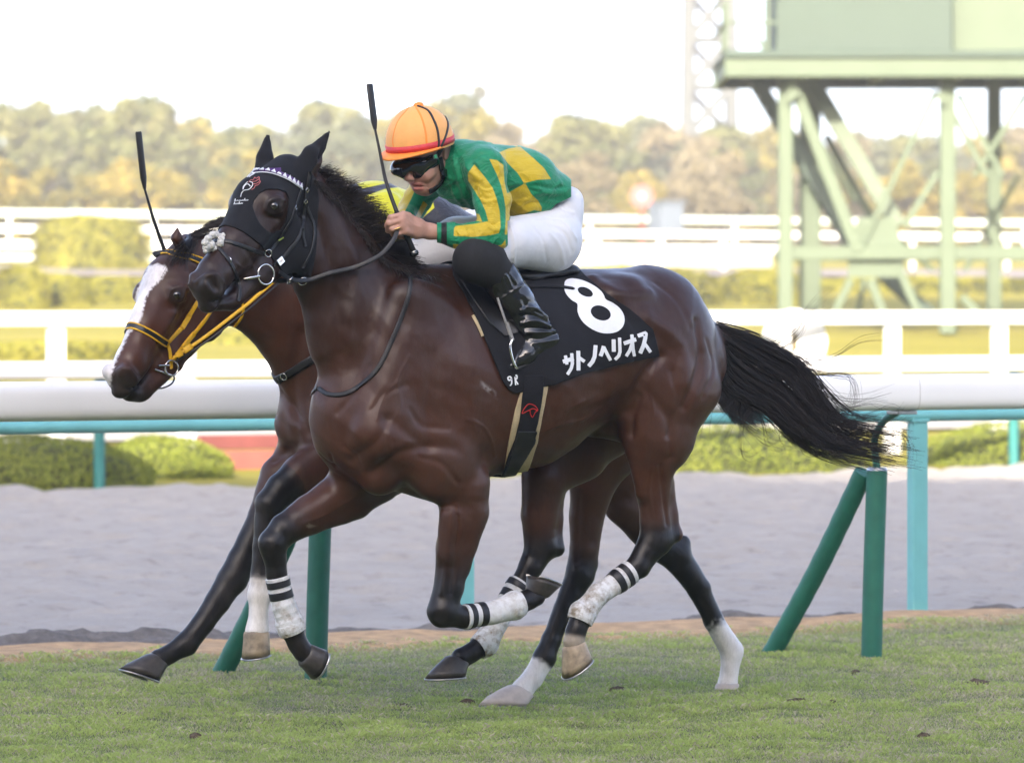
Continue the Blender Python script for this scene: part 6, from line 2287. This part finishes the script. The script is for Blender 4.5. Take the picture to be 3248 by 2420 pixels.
V = sculpt(V, F, S, [
    ([(1500, 520), (1520, 560), (1510, 610), (1530, 650)], .008, -.006),
    ([(1440, 500), (1455, 560), (1475, 620), (1500, 660)], .010, .006), ([(1455, 520), (1470, 580), (1500, 640)], .008, -.006), ([(1470, 500), (1490, 540), (1520, 570)], .010, .005),
    ([(1425, 560), (1440, 610), (1470, 655)], .008, .004), ([(1500, 505), (1540, 490), (1590, 520)], .010, -.005),
    ([(1510, 590), (1540, 605), (1570, 600)], .006, .004), ([(1520, 635), (1550, 640), (1580, 630)], .006, .004), ([(1525, 625), (1555, 630), (1590, 615)], .005, -.004),
    ([(1540, 700), (1560, 715), (1590, 700)], .006, -.005), ([(1548, 712), (1570, 730), (1598, 725)], .006, .005), ([(1450, 730), (1458, 745), (1452, 770)], .004, .003),
    ([(1475, 722), (1482, 745), (1476, 775)], .005, -.003), ([(1500, 720), (1510, 745), (1504, 785)], .006, .003),
    ([(1620, 600), (1660, 590), (1690, 600)], .010, -.004), ([(1650, 650), (1690, 620), (1740, 610)], .010, .005), ([(1640, 670), (1680, 645), (1730, 640)], .008, -.004),
    ([(1700, 590), (1740, 600), (1790, 595)], .008, -.004), ([(1710, 600), (1750, 615), (1795, 610)], .008, .004), ([(1730, 640), (1755, 600), (1780, 580)], .007, .004),
])
V = rough_skin(V, F, .007, 22, 35)
Nn_ = vnormals(V, F)
u_ = V @ F1.u; z_ = V[:, 2]
rid = 1 - 2 * np.abs(vnoise(u_ * 17 + z_ * 26 + 60 + 2 * np.sin(u_ * 9), z_ * 11 - u_ * 7 + 60 + V @ F1.n * 6, 61))
V = V + Nn_ * (.0045 * np.clip(rid, 0, 1) ** 3)[:, None]
# trim: open cuffs and hem
S = Skin(V, F); px = project(V)
vf = ((V - CAM) * S.N).sum(1) < 0
pm = project(F1.mirror(V)); useM = (~vf) & (F1.side(V) < 0)
pp = np.where(useM[:, None], pm, px)
Y = [[(1584, 484), (1615, 471), (1650, 466), (1694, 504), (1726, 534), (1748, 569), (1704, 571), (1662, 582), (1642, 550), (1612, 520)],
     [(1606, 616), (1662, 584), (1668, 585), (1685, 616), (1707, 638), (1719, 660), (1717, 671), (1694, 667), (1663, 679), (1606, 690)],
     [(1572, 434), (1612, 448), (1642, 462), (1640, 467), (1600, 453), (1572, 443)], [(1462, 664), (1520, 680), (1530, 705), (1480, 695)],
     [(1505, 522), (1484, 550), (1484, 572), (1505, 605), (1525, 637), (1540, 670), (1547, 697), (1550, 702), (1500, 711), (1445, 717), (1440, 725), (1439, 749), (1500, 752), (1555, 747), (1582, 740), (1588, 720), (1585, 670), (1575, 630), (1562, 595), (1540, 565)],
     [(1552, 505), (1575, 508), (1597, 524), (1600, 575), (1611, 625), (1616, 662), (1616, 705), (1608, 745), (1601, 745), (1604, 702), (1604, 662), (1598, 625), (1588, 585), (1574, 550)],
     [(1437, 774), (1525, 786), (1590, 778), (1604, 760), (1604, 800), (1437, 800)],
     [(1270, 540), (1230, 675), (1283, 673), (1304, 632), (1330, 570)], [(1343, 638), (1310, 704), (1326, 704), (1356, 650)]]
yel = np.min([poly_sd(pp, y) for y in Y], 0)
yel = np.where(useM | vf | (np.abs(yel) < 20), yel, yel)
blk = poly_sd(px, [(1400, 690), (1417, 690), (1418, 800), (1399, 800)])
hemsd = np.maximum(poly_sd(px, [(1200, 380), (1700, 380), (1812, 560), (1812, 625), (1764, 648), (1726, 688), (1680, 700), (1610, 700), (1612, 820), (1386, 800), (1386, 690), (1360, 700), (1200, 720)]), -99)
obj_sh = shell('silks', S, hemsd, .0, .004, M_SILK, rider, {'yel': yel, 'blk': blk})

# breeches
br = [it(p(1742, 765, .055), p(1742, 765, -.055), .112, .112, .04), it(p(1740, 760, .05), p(1768, 668, .0), (.105, .11), (.07, .12), .04), it(p(1768, 668), p(1745, 628), (.066, .118), (.055, .115), .03),
      it(LHIP, p(1608, 768, .175), (.108, .10), (.088, .08), .04), it(p(1608, 768, .175), p(1512, 828, .232), (.088, .08), (.056, .056), .02), it(p(1512, 828, .232), p(1560, 862, .237), .055, .052, .02),
      it(RHIP, p(1450, 768, -.175), (.108, .10), (.088, .08), .04), it(p(1450, 768, -.175), RKN, (.088, .08), (.062, .06), .02), it(RKN, p(1352, 870, -.237), .056, .05, .02)]
G, f = sdf_for(br, .0052, F1)
V, F = G.mesh(f); V, F = largest(V, F); V = relax(V, F, 2, .5)
S = Skin(V, F)
V = sculpt(V, F, S, [([(1730, 690), (1790, 705), (1830, 760)], .008, .0035), ([(1740, 715), (1790, 740), (1815, 800)], .009, -.004), ([(1745, 740), (1775, 780), (1790, 840)], .008, .003), ([(1700, 700), (1760, 690), (1815, 690)], .008, -.004),
                     ([(1690, 720), (1720, 760), (1735, 830)], .007, -.002), ([(1620, 720), (1632, 770), (1630, 840)], .004, .0035), ([(1612, 715), (1622, 770), (1618, 835)], .004, -.003), ([(1770, 655), (1790, 670), (1820, 675)], .006, .003)])
V = rough_skin(V, F, .004, 18, 36)
obj('breeches', V, F, M_BREECH, rider)

# knee cover and boots
def boot(kn, off, sd_):
    P = lambda x, y, a: p(x + off, y, a * sd_)
    kp = [it(P(1503, 834, .240), P(1582, 872, .242), (.072, .068), (.062, .058), .02), it(P(1500, 822, .243), P(1546, 828, .240), (.072, .068), (.074, .068), .02)]
    G, f = sdf_for(kp, .0055, F1)
    V, F = G.mesh(f); V = relax(V, F, 2, .5)
    obj('knee_cover', V, F, M_KNEE, rider)
    bt = [it(P(1578, 868, .242), P(1632, 950, .247), (.068, .060), (.066, .057), .01), it(P(1632, 950, .247), P(1686, 1030, .252), (.066, .057), (.061, .050), .02),
          it(P(1686, 1030, .252), P(1715, 1070, .254), (.061, .050), (.058, .046), .02), it(P(1715, 1072, .254), P(1757, 1090, .254), (.054, .044), (.042, .037), .025),
          it(P(1715, 1078, .254), P(1662, 1128, .257), (.052, .042), (.038, .043), .03), it(P(1662, 1128, .257), P(1620, 1160, .257), (.036, .042), (.019, .028), .02)]
    G, f = sdf_for(bt, .0048, F1)
    nrm = norm(P(1578, 868, .242) - P(1632, 950, .247))
    G.cut(f, P(1579, 869, .242) + nrm * .004, nrm, .006)
    V, F = G.mesh(f); V, F = largest(V, F); V = relax(V, F, 2, .5)
    if sd_ > 0:
        S = Skin(V, F)
        V = sculpt(V, F, S, [
            ([(1650, 985), (1690, 975), (1735, 1005)], .007, .008), ([(1650, 1003), (1690, 1000), (1736, 1022)], .006, -.008), ([(1655, 1025), (1700, 1018), (1742, 1035)], .007, .009),
            ([(1665, 1040), (1705, 1040), (1745, 1048)], .005, -.007), ([(1670, 1055), (1710, 1055), (1760, 1050)], .006, .007), ([(1680, 1072), (1715, 1075), (1760, 1062)], .005, -.005),
            ([(1690, 1090), (1730, 1085), (1770, 1075)], .006, .004), ([(1600, 880), (1620, 920)], .005, -.003), ([(1612, 868), (1632, 905)], .005, -.003), ([(1585, 895), (1600, 930)], .005, -.003),
            ([(1590, 950), (1625, 925), (1662, 900)], .004, .004), ([(1660, 950), (1670, 990), (1662, 1020)], .008, -.005), ([(1630, 1010), (1645, 1040), (1668, 1060)], .006, .005)])
        V = rough_skin(V, F, .005, 30, 37)
    b_ = obj('boot', V, F, M_PATENT, rider)
    # sole with heel
    c = spline([P(1612, 1176, .257), P(1650, 1160, .257), P(1700, 1132, .255), P(1745, 1120, .254), P(1788, 1108, .254)], 16)
    V0, F0 = strap(c, np.repeat(np.array([[0.12, 0, .99]]), 16, 0), np.interp(np.linspace(0, 1, 16), [0, .15, .4, .6, .9, 1], [.03, .07, .078, .055, .062, .03]), .009)
    MB().add(V0, F0).build('sole', M_RUB, b_, True)
boot(LKN, 0, 1); boot(RKN, -215, -1)
# stirrup belongs to the saddle
st = MB().add(*tube(spline([p(1578, 945, .272), p(1600, 1010, .30), p(1622, 1076, .305)], 10), .0045, 7)).add(*tube(spline([p(1600, 985, .20), p(1612, 1030, .25), p(1628, 1078, .30)], 10), .0045, 7))
stl = st.build('stirrup_leather', simple('grey_leather', (.28, .27, .25), .5, .1, 50), horse, True)
loop = spline([p(1625, 1076, .302), p(1618, 1100, .305), p(1626, 1140, .306), p(1640, 1168, .30), p(1662, 1166, .26), p(1650, 1166, .215), p(1618, 1140, .21), p(1610, 1100, .24), p(1622, 1078, .295)], 40)
MB().add(*tube(loop, .0052, 9)).build('stirrup_iron', M_CHROME, horse, True)

# cap, goggles, straps
hc = q(1332, 452); hx = norm(q(1216, 490) - q(1446, 412)); hl = norm(hj - hx * hj.dot(hx)); hu = norm(np.cross(hx, hl)); hu = hu if hu[2] > 0 else -hu
def dome_pt(e, a, sc=1.0):
    return hc + sc * (hx * math.cos(a) * math.cos(e) * .130 + hl * math.sin(a) * math.cos(e) * .116 + hu * math.sin(e) * .131)
Vh = []; Fh = []; ne, na = 22, 72
for i in range(ne + 1):
    e = -.16 + (math.pi / 2 + .16) * i / ne
    for j in range(na):
        a = 2 * math.pi * j / na
        sw = 1 + .010 * math.cos(6 * a + .5) ** 8 * math.cos(e)
        if e < 0: sw *= 1 - .12 * e * e
        Vh.append(dome_pt(e, a, sw))
for i in range(ne):
    for j in range(na): Fh.append((i * na + j, i * na + (j + 1) % na, (i + 1) * na + (j + 1) % na, (i + 1) * na + j))
helmet = obj('helmet', np.array(Vh), Fh, M_CAP, rider)
mb = MB(); n_ = 72
for e0, e1 in ((-.10, .075),):
    Vb = [dome_pt(e, 2 * math.pi * j / n_, s_) for e, s_ in ((e0, 1.004), (e0, 1.018), (e1, 1.018), (e1, 1.004)) for j in range(n_)]
    Fb = [(i * n_ + j, i * n_ + (j + 1) % n_, (i + 1) * n_ + (j + 1) % n_, (i + 1) * n_ + j) for i in range(3) for j in range(n_)]
    mb.add(Vb, Fb)
mb.build('cap_band', M_CAPB, helmet, True)
Vv = []; Fv = []; nn = 40
for lay, dz in ((0, .004), (1, -.001)):
    for fr_ in np.linspace(0, 1, 7):
        for j in range(nn):
            a = -1.45 + 2.9 * j / (nn - 1)
            ext = .050 * max(0, math.cos(a * 1.06)) ** .8
            Vv.append(dome_pt(-.13, a, 1.0) + (hx * math.cos(a) + hl * math.sin(a) * .5) * ext * fr_ + hu * (dz - .012 * fr_ ** 2 + .010 * fr_ * abs(math.sin(a))))
for lay in range(2):
    b0 = lay * 7 * nn
    for i in range(6):
        for j in range(nn - 1):
            qd = (b0 + i * nn + j, b0 + i * nn + j + 1, b0 + (i + 1) * nn + j + 1, b0 + (i + 1) * nn + j)
            Fv.append(qd if lay == 0 else qd[::-1])
for j in range(nn - 1): Fv.append((6 * nn + j, 6 * nn + j + 1, 7 * nn + 6 * nn + j + 1, 7 * nn + 6 * nn + j))
obj('visor', np.array(Vv), Fv, M_VISOR, helmet)
MB().add(*lathe(dome_pt(1.45, 2.6, 1.0), hu, [(-.006, .018), (.002, .019), (.009, .013), (.012, .001)], 20)).build('cap_button', M_VISOR, helmet, True)
DS = Skin(np.array(Vh), np.array(Fh))
for L in ([(1322, 336), (1357, 352), (1376, 384), (1387, 414), (1391, 450), (1388, 478)], [(1409, 366), (1420, 392), (1415, 425), (1401, 460), (1390, 482)]):
    P, Nn = DS.drape(L, 36, .001)
    MB().add(*strap(P, Nn, .0085, .003)).build('goggle_band', M_RUB, helmet, True)
# seams gathered in the cap
for L in ([(1250, 478), (1246, 440), (1262, 385), (1300, 338)], [(1354, 462), (1350, 420), (1336, 370), (1316, 335)]):
    P, Nn = DS.drape(L, 30, -.001)
    MB().add(*strap(P, Nn, .008, .0016)).build('cap_seam', M_VISOR, helmet, True)
gg = [it(q(1264, 531, -.040), q(1288, 537, -.012), (.036, .022), (.038, .025), .01, hj), it(q(1288, 537, -.012), q(1330, 532, .026), (.038, .025), (.038, .025), .01, hj),
      it(q(1330, 532, .026), q(1378, 510, .066), (.038, .025), (.022, .015), .01, hj), it(q(1299, 566, .004), q(1299, 556, .004), .015, .015, .012, hj, 'sub')]
G, f = sdf_for(gg, .0035, HJ, .03)
V, F = G.mesh(f)
gog = obj('goggles', V, F, M_LENS, rider)
GSK = Skin(V, F)
P, Nn = GSK.drape([(1252, 520), (1290, 514), (1330, 508), (1380, 492)], 24, .0)
if len(P) > 4: MB().add(*strap(P, Nn, .007, .004)).build('goggle_frame', M_RUB, gog, True)
MB().add(*tube(spline([q(1376, 510, .068), q(1390, 490, .080), q(1402, 470, .088), q(1425, 445, .085)], 12), .008, 8, True, .003)).build('goggle_strap', M_RUB, gog, True)
MB().add(*box(q(1380, 497, .078), hx, hu, hl, .010, .008, .003, .001)).build('strap_buckle', M_CHROME, gog)
# chin strap
cs = [(1392, 500), (1398, 530), (1404, 556), (1396, 580), (1376, 598), (1360, 606)]
P, Nn = RSKIN.drape(cs, 30, .004)
if len(P) > 5: MB().add(*strap(P, Nn, .020, .006)).build('chin_strap', M_RUB, helmet, True)
c, n_ = RSKIN.hit(1404, 545, .008)
if c is not None:
    MB().add(*box(c, n_, (0, 0, 1), np.cross(n_, (0, 0, 1)), .008, .014, .013, .004)).build('strap_clip', M_LENS, helmet)
# ring on a finger
c, n_ = RSKIN.hit(1258, 726, 0)
if c is not None: MB().add(*tube([c + np.array([-.012, 0, -.003]), c + n_ * .001, c + np.array([.011, 0, .005])], .0022, 8)).build('finger_ring', simple('gold', (.8, .55, .2), .25, .05, 30, metal=1.0), rider, True)


def whip(label, pts, fr, s, handle=True):
    P = [fr.p(x, y, s_) for x, y, s_ in pts]
    w = empty('riding_whip', tuple(P[0]), label, 'whip')
    a, b_, c, d, e = P
    sh_ = spline([b_, (b_ + c) / 2, c, d], 20)
    MB().add(*tube(sh_, np.linspace(.0042, .0075, 20), 10)).build('shaft', M_RUB, w, True)
    V0, F0 = tube([a, a * .97 + b_ * .03, a * .2 + b_ * .8, b_], [.004, .005, .006, .006], 12, True, [.0115, .0135, .0135, .006], up=fr.n)
    MB().add(V0, F0).build('flap', M_LEATHER, w, True)
    MB().add(*tube([d, d * .5 + e * .5, e], [.009, .0105, .011], 12)).build('grip', M_RUB, w, True)
    MB().add(*lathe(e, norm(e - d), [(-.004, .011), (0, .016), (.008, .017), (.014, .012)], 16)).build('pommel', M_LENS, w, True)
    MB().add(*lathe(e, norm(e - d), [(-.006, .0125), (-.002, .0135)], 16)).build('collar', M_CHROME, w, True)
    return w


whip('black riding whip held upright in the bare hand of the green and yellow rider', [(1172, 267, .0), (1190, 412, .02), (1224, 575, .06), (1258, 672, .118), (1312, 800, .112)], F1, 0)

# ------------------------------------------------------------------ far rider
p = F2.p
rider2 = person(F2, 'rider in yellow and black silks mostly hidden behind the front horse', p(1300, 700))
HK = Frame(40, through=p(1050, 660, 0)); q = HK.p; hk = HK.n
LSH, LEL, LWR = p(1225, 660, .16), p(1250, 780, .22), p(1120, 775, .10)
RSH, REL, RWR = p(1085, 670, -.17), p(800, 770, -.24), p(590, 835, -.19)
body = [it(p(1480, 745), p(1220, 665), (.08, .11), (.085, .12), .04), it(p(1220, 665), p(1120, 650), (.06, .06), (.05, .05), .03), it(p(1120, 650), q(1080, 680), .05, .05, .03),
        it(q(1060, 640), q(1055, 700), (.088, .074), (.084, .068), .03, hk), it(q(1045, 720), q(1048, 770), (.06, .055), (.04, .04), .03, hk), it(q(1020, 735), q(1014, 755), .012, .012, .01, hk),
        it(LSH, LEL, .045, .036, .03), it(LEL, LWR, .036, .025, .02), it(RSH, REL, .045, .036, .03), it(REL, RWR, .036, .024, .02),
        it(LWR, p(1080, 765, .09), (.034, .018), (.036, .018), .02), it(RWR, p(560, 838, -.18), (.034, .018), (.036, .018), .02),
        it(p(1490, 770, .09), p(1350, 800, .21), .075, .05, .03), it(p(1350, 800, .21), p(1500, 1040, .24), .045, .03, .02), it(p(1410, 770, -.09), p(1160, 800, -.21), .075, .05, .03), it(p(1160, 800, -.21), p(1290, 1040, -.24), .045, .03, .02)]
for hx_, hy, hs in ((1080, 765, .09), (556, 838, -.18)):
    for i in range(4):
        a = (hx_ - 8, hy - 22 + 14 * i)
        body += [it(p(*a, hs + .02), p(a[0] - 28, a[1] + 6, hs + .012), .0105, .010, .005), it(p(a[0] - 28, a[1] + 6, hs + .012), p(a[0] - 16, a[1] + 20, hs - .012), .010, .009, .004)]
    body += [it(p(hx_ + 15, hy - 18, hs - .01), p(hx_ - 20, hy - 28, hs - .02), .013, .010, .008)]
G, f = sdf_for(body, .006, F2)
V, F = G.mesh(f); V, F = largest(V, F); V = relax(V, F, 1, .5)
obj('body', V, F, M_SKIN, rider2, True, None, {'coat': np.repeat(SKINC[None], len(V), 0)})
sh = [it(p(1130, 650), p(1190, 665), (.07, .07), (.098, .14), .03), it(p(1190, 665), p(1350, 708), (.098, .14), (.105, .16), .04), it(p(1350, 708), p(1490, 742), (.105, .16), (.068, .13), .04),
      it(LSH, LEL, .066, .054, .04), it(LEL, p(1150, 780, .13), .05, .036, .02), it(RSH, REL, .066, .05, .04), it(REL, p(640, 820, -.2), .048, .036, .02)]
G, f = sdf_for(sh, .006, F2)
V, F = G.mesh(f); V, F = largest(V, F); V = relax(V, F, 2, .5)
V = rough_skin(V, F, .007, 20, 38)
px = project(V)
yel = np.minimum(poly_sd(px, [(1000, 560), (1130, 612), (1290, 575), (1370, 625), (1378, 660), (1330, 700), (1290, 800), (1000, 900)]), poly_sd(px, [(1100, 560), (1290, 560), (1290, 570), (1150, 598)]))
blk = poly_sd(px, [(1120, 612), (1215, 584), (1300, 576), (1300, 590), (1220, 600), (1150, 625), (1120, 660)])
obj('silks', V, F, M_SILK2, rider2, True, None, {'yel': yel, 'blk': blk})
br = [it(p(1500, 790, .055), p(1500, 790, -.055), .105, .105, .04), it(p(1500, 780), p(1500, 735), (.08, .12), (.06, .12), .04), it(p(1490, 780, .09), p(1352, 800, .205), (.10, .09), (.064, .06), .03), it(p(1352, 800, .205), p(1400, 870, .22), .058, .05, .02),
      it(p(1410, 780, -.09), p(1160, 800, -.205), (.10, .09), (.064, .06), .03)]
G, f = sdf_for(br, .006, F2)
V, F = G.mesh(f); V, F = largest(V, F); V = relax(V, F, 2, .5)
brs = obj('breeches', rough_skin(V, F, .004, 18, 39), F, M_BREECH, rider2)
P, Nn = Skin(V, F).drape([(1330, 752), (1336, 780), (1334, 820)], 16, .002)
if len(P) > 4: MB().add(*strap(P, Nn, .012, .004)).build('knee_strap', M_RUB, brs, True)
for sg, off in ((1, 0), (-1, -205)):
    bt = [it(p(1400 + off, 870, .23 * sg), p(1480 + off, 1010, .24 * sg), .06, .05, .02), it(p(1480 + off, 1010, .24 * sg), p(1500 + off, 1060, .24 * sg), .048, .04, .02), it(p(1500 + off, 1065, .24 * sg), p(1420 + off, 1130, .25 * sg), .04, .025, .02)]
    G, f = sdf_for(bt, .007, F2)
    V, F = G.mesh(f); obj('boot', relax(V, F, 1), F, M_PATENT, rider2)
hc = q(1046, 700); hx = norm(q(950, 690) - q(1160, 640)); hl = norm(hk - hx * hk.dot(hx)); hu = norm(np.cross(hx, hl)); hu = hu if hu[2] > 0 else -hu
Vh = [dome_pt(-.25 + (math.pi / 2 + .25) * i / 12, 2 * math.pi * j / 40) for i in range(13) for j in range(40)]
Fh = [(i * 40 + j, i * 40 + (j + 1) % 40, (i + 1) * 40 + (j + 1) % 40, (i + 1) * 40 + j) for i in range(12) for j in range(40)]
helmet2 = obj('helmet', np.array(Vh), Fh, M_VISOR, rider2)
whip('black riding whip raised above the head of the white blazed horse', [(439, 418, -.2), (459, 600, -.2), (488, 700, -.19), (520, 790, -.185), (580, 890, -.18)], F2, 0)

# ================================================================== turf blades and small things on the ground
g = np.random.default_rng(99)
NB = 390000
d = 15.4 + (23.6 - 15.4) * g.random(NB * 2) ** 1.25
X = (g.random(NB * 2) * 2 - 1) * (W0 / 2 / FPX * d + .9)
Pg = np.stack([X, d, np.zeros_like(d)], 1)
qq = Pg @ RD; ww = Pg @ WD
lim = 19.28 + .30 * vnoise(qq * 2.2, qq * 0 + 1, 50) + .12 * vnoise(qq * 9, qq * 0 + 2, 51)
keep = (ww < lim)
Pg, qq, ww = Pg[keep][:NB], qq[keep][:NB], ww[keep][:NB]
n = len(Pg)
Pg[:, 2] = turf_z(qq, ww) + .001
big = vnoise(qq * 1.1, ww * 1.1, 52) + .9 * vnoise(qq * 3.1, ww * 3.1, 53) + .7 * vnoise(qq * 7, ww * 7, 59)
tuft = np.clip(.5 + 1.6 * vnoise(qq * 9, ww * 9, 54) + .7 * vnoise(qq * 23, ww * 23, 55), 0, 1)
dry = np.clip(.38 + .75 * big + .25 * g.normal(0, .4, n) - .3 * np.clip((17.0 - ww) / 2.5, 0, 1), 0, 1)
edge_ = np.clip((ww - 18.7) * 2.5, 0, 1)
hgt = (.009 + .016 * tuft ** 1.5) * g.uniform(.55, 1.35, n) * (1 + .5 * edge_) * (1 - .3 * dry)
a = g.uniform(0, 2 * math.pi, n); lean = g.uniform(.15, .95, n)
dr = np.stack([np.cos(a), np.sin(a), 0 * a], 1); sd_ = np.stack([-np.sin(a), np.cos(a), 0 * a], 1)
wd = (g.uniform(.0011, .0022, n))[:, None]
base = Pg
mid = base + dr * (hgt * lean * .45)[:, None] + np.array([0, 0, 1.0]) * (hgt * .62)[:, None]
tip = base + dr * (hgt * lean * 1.15)[:, None] + np.array([0, 0, 1.0]) * (hgt * (1.05 - .35 * lean))[:, None]
V = np.stack([base - sd_ * wd, mid + sd_ * wd * .9, tip, base + sd_ * wd * 1.0], 1).reshape(-1, 3)
F = np.arange(4 * n).reshape(n, 4)
gr = np.array([.43, .51, .16]); gd = np.array([.31, .395, .115]); st = np.array([.58, .52, .37])
mixv = np.clip(.45 + .8 * (tuft - .5) + g.normal(0, .25, n), 0, 1)[:, None]
col = gd * (1 - mixv) + gr * mixv
isdry = (g.random(n) < .15 + dry * .7)[:, None]
col = np.where(isdry, st * g.uniform(.6, 1.1, (n, 1)), col * g.uniform(.8, 1.25, (n, 1)))
mg, tg_, bg_ = nt('grass_blade')
at = N(tg_, 'ShaderNodeAttribute', attribute_name='coat')
tg_.links.new(at.outputs['Color'], bg_.inputs['Base Color'])
bg_.inputs['Roughness'].default_value = .6; bg_.inputs['Specular IOR Level'].default_value = .25
tl_ = tg_.nodes.new('ShaderNodeBsdfTranslucent'); tg_.links.new(at.outputs['Color'], tl_.inputs['Color'])
mx_ = tg_.nodes.new('ShaderNodeMixShader'); mx_.inputs[0].default_value = .38
tg_.links.new(bg_.outputs[0], mx_.inputs[1]); tg_.links.new(tl_.outputs[0], mx_.inputs[2]); tg_.links.new(mx_.outputs[0], tg_.nodes['Material Output'].inputs['Surface'])
go = obj('grass', V, F, mg, None, False, None, {'coat': np.repeat(col, 4, 0)})
go['kind'] = 'stuff'

# divots: dark scuffed earth where hooves have cut the turf
M_DIV = simple('dark_divot', (.11, .080, .055), .95, .3, 60, .8, 80, bdist=.01)
for k, (x, y, r) in enumerate(((1272, 2238, .020), (1482, 2222, .013), (383, 2266, .020), (1960, 2184, .016), (2535, 2222, .022), (3100, 2162, .026), (2715, 2130, .010), (2640, 2225, .008), (620, 2330, .010), (2930, 2330, .010))):
    c = at_ground(x, y, .012); gg_ = np.random.default_rng(k)
    V0, F0 = lathe(c, (0, 0, 1), [(-.012, r * 1.3), (.0, r * 1.15), (.005, r * .8), (.008, r * .3)], 18)
    V0 = [v + np.array([(v[0] - c[0]) * .7, 0, 0]) + gg_.normal(0, r * .22, 3) * np.array([1, 1, .5]) for v in V0]
    o = MB().add(V0, F0).build('turf_divot', M_DIV, None, True)
    where = ['between the front hooves of the two horses', 'just left of the white planted hoof', 'at the lower left of the turf', 'right of the pale raised hoof', 'left of the right hand green post',
             'at the far right of the turf', 'beside the foot of the right hand green post', 'near the right brace', 'at the lower left edge of the picture', 'at the lower right of the turf'][k]
    tag(o, 'small dark divot of torn earth ' + where, 'divot', 'divots torn in the turf')
